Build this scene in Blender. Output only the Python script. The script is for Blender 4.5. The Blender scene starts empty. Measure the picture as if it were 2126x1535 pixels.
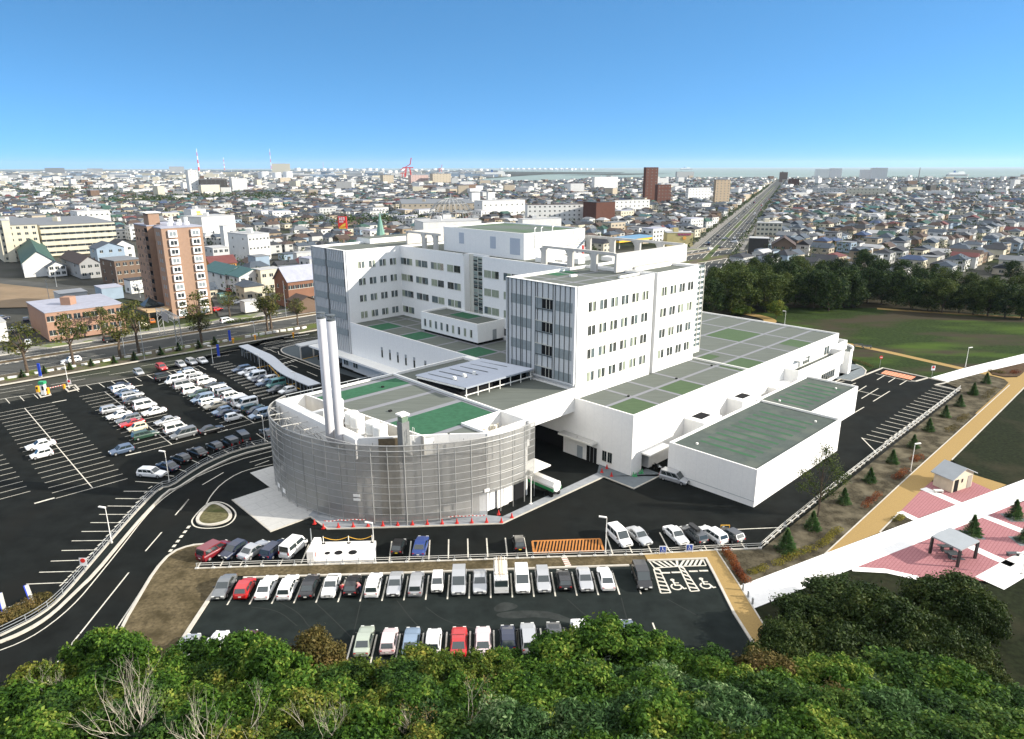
import bpy, math, random
import numpy as np
from mathutils import Vector, Matrix
random.seed(7); RNG = np.random.default_rng(11)
SC = bpy.context.scene; COL = SC.collection
R = math.radians
# ---------------------------------------------------------------- camera
HC = 48.0; FPX = 1443.0; TH = R(16.21); RO = R(.117); YAW = R(45.8)
cam = bpy.data.objects.new('camera', bpy.data.cameras.new('camera')); COL.objects.link(cam)
cam.data.sensor_width = 36.0; cam.data.lens = FPX/2126*36.0
cam.data.clip_start = 1.0; cam.data.clip_end = 90000.0
cam.location = (0, 0, HC)
cam.rotation_euler = (Matrix.Rotation(math.pi/2-TH, 4, 'X') @ Matrix.Rotation(-RO, 4, 'Z')).to_euler()
SC.camera = cam
# ---------------------------------------------------------------- sun, sky, exposure
SUN_EL = R(23.5); SUN_AZ = R(-9.0)          # azimuth measured from +X
sd = Vector((math.cos(SUN_EL)*math.cos(SUN_AZ), math.cos(SUN_EL)*math.sin(SUN_AZ), math.sin(SUN_EL)))
sun = bpy.data.objects.new('sun', bpy.data.lights.new('sun', 'SUN')); COL.objects.link(sun)
sun.data.energy = 5.0; sun.data.angle = R(.5); sun.data.color = (1.0, .93, .82)
sun.rotation_euler = sd.to_track_quat('Z', 'Y').to_euler(); sun.location = (200, 0, 200)
W = bpy.data.worlds.new('World'); SC.world = W; W.use_nodes = True
nt = W.node_tree; bg = nt.nodes['Background']
sky = nt.nodes.new('ShaderNodeTexSky'); sky.sky_type = 'NISHITA'; sky.sun_disc = False
sky.sun_elevation = SUN_EL; sky.sun_rotation = math.pi/2-SUN_AZ
sky.air_density = 1.0; sky.dust_density = .3; sky.ozone_density = 4.0; sky.altitude = 50
tc = nt.nodes.new('ShaderNodeTexCoord'); sp = nt.nodes.new('ShaderNodeSeparateXYZ'); cb = nt.nodes.new('ShaderNodeCombineXYZ')
mz = nt.nodes.new('ShaderNodeMath'); mz.operation = 'MULTIPLY_ADD'; mz.inputs[1].default_value = 2.1; mz.inputs[2].default_value = .34
nt.links.new(tc.outputs['Generated'], sp.inputs[0]); nt.links.new(sp.outputs['X'], cb.inputs['X']); nt.links.new(sp.outputs['Y'], cb.inputs['Y'])
nt.links.new(sp.outputs['Z'], mz.inputs[0]); nt.links.new(mz.outputs[0], cb.inputs['Z']); nt.links.new(cb.outputs[0], sky.inputs['Vector'])
tn = nt.nodes.new('ShaderNodeMix'); tn.data_type = 'RGBA'; tn.blend_type = 'MULTIPLY'; tn.inputs['Factor'].default_value = 1.0; tn.inputs['B'].default_value = (.84, 1.38, 1.42, 1)
nt.links.new(sky.outputs[0], tn.inputs['A'])
# added fill: unseen upper sky made whiter and brighter to lift shaded walls
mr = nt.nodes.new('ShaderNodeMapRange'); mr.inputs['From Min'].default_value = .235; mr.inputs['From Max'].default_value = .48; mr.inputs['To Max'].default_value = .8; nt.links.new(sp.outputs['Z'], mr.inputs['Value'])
skyfill = nt.nodes.new('ShaderNodeMix'); skyfill.data_type = 'RGBA'; skyfill.inputs['B'].default_value = (7.0, 6.95, 7.0, 1)
nt.links.new(mr.outputs[0], skyfill.inputs['Factor']); nt.links.new(tn.outputs['Result'], skyfill.inputs['A']); nt.links.new(skyfill.outputs['Result'], bg.inputs['Color'])
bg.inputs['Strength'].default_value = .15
SC.view_settings.view_transform = 'Standard'; SC.view_settings.look = 'None'
SC.view_settings.exposure = .72; SC.view_settings.gamma = 1.0; SC.view_settings.use_curve_mapping = False
SC.cycles.max_bounces = 5; SC.cycles.transparent_max_bounces = 10; SC.cycles.diffuse_bounces = 3
SC.cycles.volume_bounces = 0; SC.cycles.caustics_reflective = False; SC.cycles.caustics_refractive = False
# ---------------------------------------------------------------- from a measured sight line to a place on the site
def ray(px, py):
    x = (px-1063)/FPX; y = (py-767.5)/FPX
    c, s = math.cos(RO), math.sin(RO); x, y = c*x-s*y, s*x+c*y
    ct, st = math.cos(TH), math.sin(TH)
    return (x, ct-y*st, -st-y*ct)
def G(px, py, z=0.0):
    r = ray(px, py); t = (z-HC)/r[2]; return Vector((r[0]*t, r[1]*t, z))
def at_depth(px, py, Y):
    r = ray(px, py); t = Y/r[1]; return Vector((r[0]*t, Y, HC+r[2]*t))
AX = Vector((math.sin(YAW), math.cos(YAW), 0)); BX = Vector((math.cos(YAW), -math.sin(YAW), 0))
O0 = G(1309.6, 989.8)
def P(a, b, z=0.0):
    v = O0+AX*a+BX*b; return Vector((v.x, v.y, z))
ANG_A = math.atan2(AX.y, AX.x)
def Z(ox, oy, s):
    return lambda x, y: (ox+x/s, oy+y/s)
z2 = Z(520, 740, 3.037); z4 = Z(1100, 740, 2.797); z5 = Z(0, 660, 3.221); z6 = Z(0, 1000, 3.037); z7 = Z(380, 1050, 3.037)
z8 = Z(1000, 1050, 3.037); z9 = Z(1500, 800, 3.07); zb = Z(1500, 560, 3.396); zl = Z(0, 440, 3.037); zc = Z(200, 720, 5.906)
zw = Z(480, 680, 9.664); zp = Z(0, 700, 6.442); zr = Z(1200, 290, 2.296); zh = Z(0, 290, 3.037); zm = Z(600, 290, 3.037)
def GP(zf, pts, z=0.0):
    return [G(*zf(x, y), z) for x, y in pts]
# ---------------------------------------------------------------- materials
MATS = {}
def mat(name, col, rough=.85, noise=.0, nscale=1.0, metal=0.0, col2=None, coat=0.0, bump=0.0, spec=None, stretch=None, detail=4, emit=None, contrast=None):
    if name in MATS: return MATS[name]
    m = bpy.data.materials.new(name); m.use_nodes = True; n = m.node_tree; b = n.nodes['Principled BSDF']
    b.inputs['Roughness'].default_value = rough; b.inputs['Metallic'].default_value = metal
    b.inputs['Specular IOR Level'].default_value = spec if spec is not None else (.08 if rough >= .84 else (.2 if rough > .65 else .5))
    if coat: b.inputs['Coat Weight'].default_value = coat; b.inputs['Coat Roughness'].default_value = .05
    c = (*col, 1); b.inputs['Base Color'].default_value = c
    if noise or col2:
        t = n.nodes.new('ShaderNodeTexNoise'); t.inputs['Scale'].default_value = nscale; t.inputs['Detail'].default_value = detail; t.inputs['Roughness'].default_value = .6
        geo = n.nodes.new('ShaderNodeNewGeometry')
        if stretch:
            mp = n.nodes.new('ShaderNodeMapping'); mp.inputs['Scale'].default_value = stretch[:3]; mp.inputs['Rotation'].default_value = (0, 0, stretch[3] if len(stretch) > 3 else 0)
            n.links.new(geo.outputs['Position'], mp.inputs[0]); n.links.new(mp.outputs[0], t.inputs['Vector'])
        else: n.links.new(geo.outputs['Position'], t.inputs['Vector'])
        r = n.nodes.new('ShaderNodeValToRGB'); e = r.color_ramp.elements
        lo, hi = contrast or (.3, .7); e[0].position = lo; e[1].position = hi
        if col2: e[0].color = c; e[1].color = (*col2, 1)
        else:
            e[0].color = tuple(max(0, x*(1-noise)) for x in col)+(1,); e[1].color = tuple(min(1, x*(1+noise)) for x in col)+(1,)
        n.links.new(t.outputs['Fac'], r.inputs[0]); n.links.new(r.outputs[0], b.inputs['Base Color'])
        if bump:
            bp = n.nodes.new('ShaderNodeBump'); bp.inputs['Strength'].default_value = bump; bp.inputs['Distance'].default_value = .05
            n.links.new(t.outputs['Fac'], bp.inputs['Height']); n.links.new(bp.outputs[0], b.inputs['Normal'])
    if emit: b.inputs['Emission Color'].default_value = (*emit, 1); b.inputs['Emission Strength'].default_value = 1
    MATS[name] = m; return m
def mix2(m, col3, nscale, lo=.5, hi=.65, stretch=None):
    'lay large blotches of a third colour over a noise material'
    n = m.node_tree; b = n.nodes['Principled BSDF']; src = b.inputs['Base Color'].links[0].from_socket
    t = n.nodes.new('ShaderNodeTexNoise'); t.inputs['Scale'].default_value = nscale; t.inputs['Detail'].default_value = 5
    geo = n.nodes.new('ShaderNodeNewGeometry'); 
    if stretch:
        mp = n.nodes.new('ShaderNodeMapping'); mp.inputs['Scale'].default_value = stretch[:3]; mp.inputs['Rotation'].default_value = (0, 0, stretch[3] if len(stretch) > 3 else 0)
        n.links.new(geo.outputs['Position'], mp.inputs[0]); n.links.new(mp.outputs[0], t.inputs['Vector'])
    else: n.links.new(geo.outputs['Position'], t.inputs['Vector'])
    r = n.nodes.new('ShaderNodeValToRGB'); r.color_ramp.elements[0].position = lo; r.color_ramp.elements[1].position = hi
    x = n.nodes.new('ShaderNodeMix'); x.data_type = 'RGBA'; x.inputs['B'].default_value = (*col3, 1)
    n.links.new(t.outputs['Fac'], r.inputs[0]); n.links.new(r.outputs[0], x.inputs['Factor']); n.links.new(src, x.inputs['A']); n.links.new(x.outputs['Result'], b.inputs['Base Color'])
    return m
def leafmat(name, cols, trans=.25):
    if name in MATS: return MATS[name]
    m = bpy.data.materials.new(name); m.use_nodes = True; n = m.node_tree; b = n.nodes['Principled BSDF']; out = n.nodes['Material Output']
    b.inputs['Roughness'].default_value = .6; b.inputs['Specular IOR Level'].default_value = .12
    g = n.nodes.new('ShaderNodeNewGeometry'); r = n.nodes.new('ShaderNodeValToRGB'); e = r.color_ramp.elements
    while len(e) < len(cols): e.new(.5)
    for i, c in enumerate(cols): e[i].position = i/(len(cols)-1); e[i].color = (*c, 1)
    t = n.nodes.new('ShaderNodeTexNoise'); t.inputs['Scale'].default_value = .35; t.inputs['Detail'].default_value = 2
    n.links.new(g.outputs['Position'], t.inputs['Vector'])
    mx = n.nodes.new('ShaderNodeMath'); mx.operation = 'MULTIPLY_ADD'; mx.inputs[1].default_value = .55
    m2 = n.nodes.new('ShaderNodeMath'); m2.operation = 'MULTIPLY_ADD'; m2.inputs[1].default_value = 1.5; m2.inputs[2].default_value = -.52
    n.links.new(t.outputs['Fac'], m2.inputs[0]); n.links.new(g.outputs['Random Per Island'], mx.inputs[0]); n.links.new(m2.outputs[0], mx.inputs[2])
    n.links.new(mx.outputs[0], r.inputs[0]); n.links.new(r.outputs[0], b.inputs['Base Color'])
    if trans:
        tr = n.nodes.new('ShaderNodeBsdfTranslucent'); ms = n.nodes.new('ShaderNodeMixShader'); ms.inputs[0].default_value = trans
        n.links.new(r.outputs[0], tr.inputs['Color']); n.links.new(b.outputs[0], ms.inputs[1]); n.links.new(tr.outputs[0], ms.inputs[2]); n.links.new(ms.outputs[0], out.inputs['Surface'])
    MATS[name] = m; return m
def gridmat(name, col, line, sx, sy, ang, lw=.06, rough=.9, noise=.06):
    'paving or panel joints in world XY turned by ang'
    if name in MATS: return MATS[name]
    m = mat(name, col, rough, noise, 2.0); n = m.node_tree; b = n.nodes['Principled BSDF']; src = b.inputs['Base Color'].links[0].from_socket
    geo = n.nodes.new('ShaderNodeNewGeometry'); mp = n.nodes.new('ShaderNodeMapping'); mp.vector_type = 'TEXTURE'; mp.inputs['Rotation'].default_value = (0, 0, ang); mp.inputs['Scale'].default_value = (sx, sy, 1)
    bt = n.nodes.new('ShaderNodeTexBrick'); bt.inputs['Scale'].default_value = 1; bt.inputs['Mortar Size'].default_value = lw; bt.inputs['Color1'].default_value = (0, 0, 0, 1); bt.inputs['Color2'].default_value = (.12, .12, .12, 1); bt.inputs['Mortar'].default_value = (1, 1, 1, 1); bt.inputs['Brick Width'].default_value = 1; bt.inputs['Row Height'].default_value = .5
    x = n.nodes.new('ShaderNodeMix'); x.data_type = 'RGBA'; x.inputs['B'].default_value = (*line, 1)
    n.links.new(geo.outputs['Position'], mp.inputs[0]); n.links.new(mp.outputs[0], bt.inputs['Vector']); n.links.new(bt.outputs['Color'], x.inputs['Factor']); n.links.new(src, x.inputs['A']); n.links.new(x.outputs['Result'], b.inputs['Base Color'])
    return m
def meshmetal(name, col, cover):
    'perforated metal: the share `cover` of it is metal, the rest is holes'
    if name in MATS: return MATS[name]
    m = mat(name, col, .45, .05, 1.5, metal=.6); n = m.node_tree; b = n.nodes['Principled BSDF']; out = n.nodes['Material Output']
    tr = n.nodes.new('ShaderNodeBsdfTransparent'); ms = n.nodes.new('ShaderNodeMixShader'); ms.inputs[0].default_value = cover
    n.links.new(tr.outputs[0], ms.inputs[1]); n.links.new(b.outputs[0], ms.inputs[2]); n.links.new(ms.outputs[0], out.inputs['Surface'])
    return m
# ---------------------------------------------------------------- objects
WL = {}
def tag(o, label=None, cat=None, group=None, kind=None):
    if label: o['label'] = label
    if cat: o['category'] = cat
    if group: o['group'] = group
    if kind: o['kind'] = kind
    return o
def thing(name, label, cat, loc=(0, 0, 0), group=None, rz=0.0):
    o = bpy.data.objects.new(name, None); COL.objects.link(o); o.location = loc; o.rotation_euler = (0, 0, rz); o.empty_display_size = .5
    WL[o.name] = Vector(loc); return tag(o, label, cat, group)
class MB:
    def __init__(s): s.v = []; s.f = []; s.m = []
    def poly(s, pts, mi=0):
        n = len(s.v); s.v.extend([tuple(p) for p in pts]); s.f.append(tuple(range(n, n+len(pts)))); s.m.append(mi)
    def prism(s, pts, z0, z1, mi=0, mt=None, bottom=False):
        n = len(pts); ar = sum(pts[i][0]*pts[(i+1) % n][1]-pts[(i+1) % n][0]*pts[i][1] for i in range(n))
        if ar < 0: pts = pts[::-1]
        k = len(s.v); s.v.extend([(p[0], p[1], z0) for p in pts]+[(p[0], p[1], z1) for p in pts])
        for i in range(n):
            j = (i+1) % n; s.f.append((k+i, k+j, k+n+j, k+n+i)); s.m.append(mi)
        s.f.append(tuple(range(k+n, k+2*n))); s.m.append(mi if mt is None else mt)
        if bottom: s.f.append(tuple(range(k+n-1, k-1, -1))); s.m.append(mi)
    def ab(s, a0, a1, b0, b1, z0, z1, mi=0, mt=None, bottom=True):
        s.prism([P(a0, b0), P(a1, b0), P(a1, b1), P(a0, b1)], z0, z1, mi, mt, bottom)
    def box(s, x0, x1, y0, y1, z0, z1, mi=0, mt=None, bottom=True):
        s.prism([(x0, y0), (x1, y0), (x1, y1), (x0, y1)], z0, z1, mi, mt, bottom)
    def bar(s, p, q, w, h, mi=0):
        'beam from p to q, w wide, h high, top centred on the line'
        p = Vector(p); q = Vector(q); d = q-p; u = Vector((-d.y, d.x, 0)); u = (u.normalized() if u.length > 1e-6 else Vector((1, 0, 0)))*w/2; up = Vector((0, 0, h/2)) if abs(d.z) < d.length*.95 else Vector((0, h/2, 0))
        if abs(d.z) >= d.length*.95: u = Vector((w/2, 0, 0))
        k = len(s.v)
        for c in (p, q): s.v.extend([tuple(c-u-up), tuple(c+u-up), tuple(c+u+up), tuple(c-u+up)])
        for f in ((0, 1, 5, 4), (1, 2, 6, 5), (2, 3, 7, 6), (3, 0, 4, 7), (3, 2, 1, 0), (4, 5, 6, 7)): s.f.append(tuple(k+i for i in f)); s.m.append(mi)
    def tube(s, pts, rs, n=6, mi=0, cap=True):
        pts = [Vector(p) for p in pts]; rs = rs if isinstance(rs, (list, tuple)) else [rs]*len(pts); k = len(s.v)
        for i, p in enumerate(pts):
            d = (pts[min(i+1, len(pts)-1)]-pts[max(i-1, 0)]).normalized(); u = d.orthogonal().normalized() if abs(d.z) < .99 else Vector((1, 0, 0)); w = d.cross(u).normalized(); u = w.cross(d)
            for j in range(n):
                t = 2*math.pi*j/n; s.v.append(tuple(p+(u*math.cos(t)+w*math.sin(t))*rs[i]))
        for i in range(len(pts)-1):
            for j in range(n): s.f.append((k+i*n+j, k+i*n+(j+1) % n, k+(i+1)*n+(j+1) % n, k+(i+1)*n+j)); s.m.append(mi)
        if cap: s.f.append(tuple(k+(len(pts)-1)*n+j for j in range(n))); s.m.append(mi); s.f.append(tuple(k+n-1-j for j in range(n))); s.m.append(mi)
    def cyl(s, x, y, z0, z1, r, n=12, mi=0, r2=None): s.tube([(x, y, z0), (x, y, z1)], [r, r if r2 is None else r2], n, mi)
    def strip(s, pts, w, z, mi=0, closed=False, z1=None):
        'flat ribbon (or raised kerb when z1 is given) along a polyline'
        pts = [Vector((p[0], p[1], 0)) for p in pts]; n = len(pts); L = []; Rr = []
        for i, p in enumerate(pts):
            a = pts[i-1] if (i > 0 or closed) else p; b = pts[(i+1) % n] if (i < n-1 or closed) else p
            d1 = (p-a).normalized() if (p-a).length > 1e-6 else None; d2 = (b-p).normalized() if (b-p).length > 1e-6 else None
            d1 = d1 or d2; d2 = d2 or d1; m = (d1+d2); m = m.normalized() if m.length > 1e-6 else d1; nn = Vector((-m.y, m.x, 0)); c = max(.5, nn.dot(Vector((-d1.y, d1.x, 0))))
            L.append(p+nn*(w/2/c)); Rr.append(p-nn*(w/2/c))
        for i in range(n if closed else n-1):
            j = (i+1) % n
            if z1 is None: s.poly([(Rr[i].x, Rr[i].y, z), (Rr[j].x, Rr[j].y, z), (L[j].x, L[j].y, z), (L[i].x, L[i].y, z)], mi)
            else: s.prism([Rr[i], Rr[j], L[j], L[i]], z, z1, mi)
    def build(s, name, mats, parent=None, smooth=False):
        me = bpy.data.meshes.new(name); off = WL.get(parent.name, Vector((0, 0, 0))) if parent else Vector((0, 0, 0))
        v = [(x-off.x, y-off.y, zz-off.z) for x, y, zz in s.v] if off.length else s.v
        me.from_pydata(v, [], s.f)
        mats = mats if isinstance(mats, (list, tuple)) else [mats]
        for m in mats: me.materials.append(m)
        if any(s.m): me.polygons.foreach_set('material_index', s.m)
        if smooth: me.polygons.foreach_set('use_smooth', [True]*len(s.f))
        me.update(); o = bpy.data.objects.new(name, me); COL.objects.link(o)
        if parent: o.parent = parent; WL[o.name] = off
        return o
def build_split(mb, name, mats, parent):
    'one object for every separate piece of the mesh builder'
    par = list(range(len(mb.v)))
    def find(i):
        while par[i] != i: par[i] = par[par[i]]; i = par[i]
        return i
    for f in mb.f:
        for i in f[1:]: par[find(i)] = find(f[0])
    groups = {}
    for f, m in zip(mb.f, mb.m): groups.setdefault(find(f[0]), []).append((f, m))
    out = []
    for g in groups.values():
        n = MB(); ix = {}
        for f, m in g:
            for i in f:
                if i not in ix: ix[i] = len(n.v); n.v.append(mb.v[i])
            n.f.append(tuple(ix[i] for i in f)); n.m.append(m)
        out.append(n.build(name, mats, parent))
    return out
def copy_tree(o, loc=None, rz=None, sc=None, parent=None, top=True):
    c = o.copy(); COL.objects.link(c)
    if parent: c.parent = parent
    if top:
        if loc is not None: c.location = loc
        if rz is not None: c.rotation_euler = (0, 0, rz)
        if sc is not None: c.scale = (sc, sc, sc) if not isinstance(sc, (tuple, list)) else sc
    for ch in KIDS(o): copy_tree(ch, parent=c, top=False)
    return c
def KIDS(o): return list(o.children)
def hull_sheet(name, pts, z, m, kind='structure', label=None):
    b = MB(); pts = [(p[0], p[1], z) for p in pts]
    ar = sum(pts[i][0]*pts[(i+1) % len(pts)][1]-pts[(i+1) % len(pts)][0]*pts[i][1] for i in range(len(pts)))
    if ar < 0: pts = pts[::-1]
    b.poly(pts); o = b.build(name, m); tag(o, kind=kind); return o
def smooth(pts, it=2, closed=False):
    pts = [Vector(p) for p in pts]
    for _ in range(it):
        q = []; n = len(pts)
        if not closed: q.append(pts[0])
        for i in range(n if closed else n-1):
            a, b = pts[i], pts[(i+1) % n]; q += [a*.75+b*.25, a*.25+b*.75]
        if not closed: q.append(pts[-1])
        pts = q
    return pts
ORD = ['first', 'second', 'third', 'fourth', 'fifth', 'sixth', 'seventh', 'eighth', 'ninth', 'tenth', 'eleventh', 'twelfth', 'thirteenth', 'fourteenth', 'fifteenth', 'sixteenth', 'seventeenth', 'eighteenth', 'nineteenth', 'twentieth', 'twenty-first', 'twenty-second', 'twenty-third', 'twenty-fourth', 'twenty-fifth', 'twenty-sixth', 'twenty-seventh', 'twenty-eighth', 'twenty-ninth', 'thirtieth']
# ================================================================ GROUND
M_asph = mix2(mat('asphalt', (.0105, .0122, .0115), .95, .3, .35, spec=.05), (.0125, .0130, .0115), .09, .48, .72)
M_asph2 = mix2(mat('asphalt_older', (.0155, .0200, .0188), .95, .25, .5, spec=.05), (.022, .026, .024), .12, .55, .8)
M_road = mix2(mat('road_asphalt', (.062, .064, .060), .9, .14, .2), (.088, .086, .078), .05, .45, .7)
M_white = mat('road_paint', (.56, .53, .45), .8, .22, 3.0)
M_yellow = mat('yellow_paint', (.75, .42, .06), .7)
M_orange = mat('orange_paint', (.42, .17, .045), .8, .15, 2)
M_conc = mat('concrete', (.46, .45, .42), .9, .1, .8)
M_apron = gridmat('concrete_apron', (.46, .455, .43), (.37, .365, .35), 4.0, 4.0, ANG_A, .012)
M_kerb = mat('kerb_concrete', (.46, .43, .37), .9, .12, 1.5)
M_pathg = mat('grey_path', (.20, .215, .22), .9, .1, 2)
M_dry = mix2(mat('dry_grass', (.105, .083, .047), 1, .45, 2.4), (.045, .036, .018), .35, .45, .7)
M_dirt = mix2(mat('planting_soil', (.048, .041, .026), 1, .5, 4.0), (.125, .108, .072), .45, .42, .66)
M_lawn = mix2(mix2(mat('lawn', (.020, .034, .008), 1, .45, 1.2), (.050, .085, .012), .05, .50, .68, (.6, 1.4, 1)), (.040, .034, .021), .035, .50, .60, (.7, 1.6, 1))
M_lawnd = mix2(mat('lawn_dark', (.013, .017, .007), 1, .5, 1.8), (.036, .032, .019), .12, .5, .75)
M_ochre = mat('ochre_path', (.30, .205, .082), .95, .10, 6)
M_wpath = mat('white_path', (.80, .78, .74), .9, .05, 3)
M_pink = gridmat('pink_paving', (.335, .16, .165), (.25, .10, .11), .75, .75, ANG_A, .05)
M_town = mix2(mat('town_ground', (.055, .055, .047), 1, .25, .05), (.028, .038, .014), .012, .5, .62)
M_red = mat('red_surface', (.42, .10, .055), .9, .1, 3)
# one sheet for the land, one for the sea
hull_sheet('sea', [(-60000, -1500), (60000, -1500), (60000, 70000), (-60000, 70000)], -1.2, mat('sea_water', (.17, .225, .215), .9, .06, .001, col2=(.21, .265, .255)))
coast = [(-9000, -600), (9000, -600), (9000, 1900), (4200, 2150), (2900, 2450), (2000, 2750), (1300, 2900), (700, 3050), (330, 3000), (200, 2500), (60, 2380), (-160, 2550), (-120, 3300), (60, 4300), (250, 5200), (900, 6000), (1100, 7000), (-400, 9500), (-3000, 14000), (-9000, 19000), (-16000, 20000), (-16000, -600)]
hull_sheet('ground', coast, -.3, M_town)
spit = [(330, 4700), (650, 4600), (1250, 5600), (900, 5800)]
hull_sheet('breakwater_land', spit, -.2, M_town)
# the hill that carries the camera, hidden below the front trees
nx, ny = 60, 40; b = MB()
def hill_z(x, y):
    t = max(0, 56-y-max(0, (-30-x))*.3); return -.15+min(34, t*.30+t*t*.0055)*(1.0)
for j in range(ny+1):
    for i in range(nx+1):
        x = -110+220*i/nx; y = -40+100*j/ny; b.v.append((x, y, hill_z(x, y)))
for j in range(ny):
    for i in range(nx): k = j*(nx+1)+i; b.f.append((k, k+1, k+nx+2, k+nx+1)); b.m.append(0)
tag(b.build('hill', mix2(mat('hill_soil', (.03, .032, .016), 1, .5, 1.5), (.06, .05, .03), .2), smooth=True), kind='structure')
# site asphalt
site = [G(*p) for p in [(-80, 852), (0, 838), (300, 778), (480, 722), (640, 692), (760, 676)]]+[P(0, -130), P(40, -60), P(81, -36)]+[G(*p) for p in [(1830, 764), (1927, 785), (1960, 797), (1990, 808), (1800, 960), (1580, 1142), (1500, 1200), (1560, 1330), (1640, 1480)]]+[Vector((20, 48, 0)), Vector((-50, 42, 0)), Vector((-110, 60, 0))]
hull_sheet('car_park_asphalt', site, .0, M_asph)
lot = [z6(1310, 755), z6(1480, 600), z7(470, 455), z7(1200, 432), z7(2090, 405), z8(930, 380), z8(1050, 345), z8(1415, 340), z8(1600, 680), z8(1740, 930), z8(1900, 1200), (900, 1500), (420, 1480), z6(1100, 1080), z6(1150, 1010)]
hull_sheet('front_lot_asphalt', [G(*p) for p in lot], .012, M_asph2)
# boulevard on the left, running parallel to the hospital
def RB(t, s): return P(t, s)     # along A, across B
def ab_of(px, py):
    g = G(px, py)-O0; return g.dot(AX), g.dot(BX)
s_near = sum(ab_of(*p)[1] for p in [(0, 786), (330, 724), (560, 676)])/3     # verge edge nearest the car park
s_k1 = sum(ab_of(*p)[1] for p in [(0, 742), (330, 690)])/2
s_far = sum(ab_of(*p)[1] for p in [(0, 738), (330, 676)])/2
_v = [ab_of(0, 735)[1], ab_of(0, 722)[1]]
T0 = -260; T1 = (G(*zr(640, 520))-O0).dot(AX)+8
def band(name, s0, s1, z, m): return hull_sheet(name, [P(T0, s0), P(T1, s0), P(T1, s1), P(T0, s1)], z, m)
SB = [ab_of(*zp(*p))[1] for p in [(0, 650), (0, 520), (0, 370), (0, 330), (0, 250), (0, 190)]]   # kerb, near carriageway edge, median near, median far, far kerb, pavement
print('BANDS', [round(x, 1) for x in SB])
band('verge', SB[0], SB[1], .10, mix2(mat('verge_soil', (.10, .085, .06), 1, .3, 1.5), (.09, .11, .03), .2, .5, .6))
band('boulevard', SB[1], SB[4], .02, M_road)
band('median', SB[2], SB[3], .12, mix2(mat('median_soil', (.13, .095, .055), 1, .3, 1.0), (.09, .10, .03), .1, .55, .7))
band('pavement', SB[4], SB[5], .10, mix2(mat('pavement_slabs', (.22, .21, .19), 1, .2, 1.0), (.12, .15, .05), .15, .5, .6))
k = MB()
for s in (SB[0], SB[4], SB[2], SB[3]): k.strip([P(T0, s), P(T1, s)], .5, -.05, 0, z1=.18)
tag(k.build('boulevard_kerbs', M_kerb), kind='structure')
k = MB()
def dashes(p, q, on, off, w=.15, z=.03):
    p = Vector(p); q = Vector(q); L = (q-p).length; d = (q-p)/L; t = 0
    while t < L: k.strip([p+d*t, p+d*min(L, t+on)], w, z); t += on+off
s1 = SB[1]*.62+SB[2]*.38; s2 = SB[3]*.5+SB[4]*.5
dashes(P(T0, s1), P(T1, s1), 6, 6); dashes(P(T0, s2), P(T1, s2), 6, 6)
for s in (SB[1]-.6, SB[2]+.5, SB[3]-.5, SB[4]+.7): k.strip([P(T0, s), P(T1, s)], .15, .03)
tag(k.build('boulevard_markings', M_white), kind='structure')
# avenue running away on the right, and side streets of the town
av0 = G(*zr(640, 520)); av1 = G(*zr(925, 232)); AVD = (av1-av0).normalized(); AVN = Vector((AVD.y, -AVD.x, 0))
print('AVENUE', av0, av1, math.degrees(math.atan2(AVD.y, AVD.x)))

AVW = 11.5
def AV(t, s, z=0.0): v = av0+AVD*t+AVN*(s+2); return Vector((v.x, v.y, z))
hull_sheet('avenue', [AV(-160, -AVW), AV(2300, -AVW), AV(2300, AVW), AV(-160, AVW)], .06, M_road)
hull_sheet('avenue_pavement', [AV(-160, -AVW-5), AV(2300, -AVW-4), AV(2300, AVW+4), AV(-160, AVW+5)], -.02, mat('avenue_walk', (.20, .19, .17), 1, .2, .3))
k = MB()
for s in (-8, -4.5, 4.5, 8): dashes(AV(-150, s), AV(1300, s), 8, 8, .3, .09)
for s in (-10.8, 10.8, -1.8, 1.8): k.strip([AV(-150, s), AV(1500, s)], .3, .09)
tag(k.build('avenue_markings', M_white), kind='structure')
k = MB()
for t in range(-60, 1500, 110): k.strip([AV(t, 0), AV(t+80, 0)], 2.6, 0, z1=.25)
tag(k.build('avenue_median', mat('median_green', (.07, .09, .035), 1, .4, .4)), kind='structure')
# planting strips, lawns, paths
def sheet(name, zf, pts, z, m): return hull_sheet(name, GP(zf, pts) if zf else [G(*p) for p in pts], z, m)
dry = smooth(GP(z6, [(1340, 395), (1200, 405), (1080, 450), (980, 560), (880, 730), (780, 900), (745, 1000), (700, 1150)]), 1)
dry2 = GP(z6, [(1000, 1200), (1130, 1030), (1310, 755), (1390, 640), (1480, 600)])+GP(z7, [(1200, 428), (2090, 400)])+GP(z8, [(930, 376), (1045, 350), (1020, 305), (500, 325), (20, 340)])+GP(z7, [(1225, 362), (85, 395)])
hull_sheet('dry_grass_verge', list(dry)+dry2, .10, M_dry)
# island
isl = smooth(GP(z6, [(1350, 140), (1400, 155), (1455, 200), (1450, 240), (1400, 265), (1320, 280), (1262, 272), (1243, 250), (1255, 215), (1310, 155)]), 2, True)
hull_sheet('island_grass', isl, .14, mix2(mat('island_turf', (.11, .10, .05), 1, .35, 2), (.06, .07, .025), .4))
sheet('planted_bank', None, [z8(1470, 290), z8(1600, 285), z9(250, 1050), z9(1520, 45), (1990, 806), zb(1560, 800), zb(1800, 730), zb(1900, 745), zb(1990, 770), zb(2020, 800), zb(1960, 860), zb(1790, 1015), z9(1200, 570), z9(650, 1080), z9(110, 1285), z9(0, 1140)], .09, M_dirt)
sheet('lawn', None, [(1500, 640), (1700, 640), (1824, 640), (2300, 664), (2300, 740), (2126, 737), (2000, 766), (1933, 785), (1927, 785), (1833, 764), (1812, 766), (1795, 775), (1760, 740), (1740, 700)], .05, M_lawn)
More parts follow.
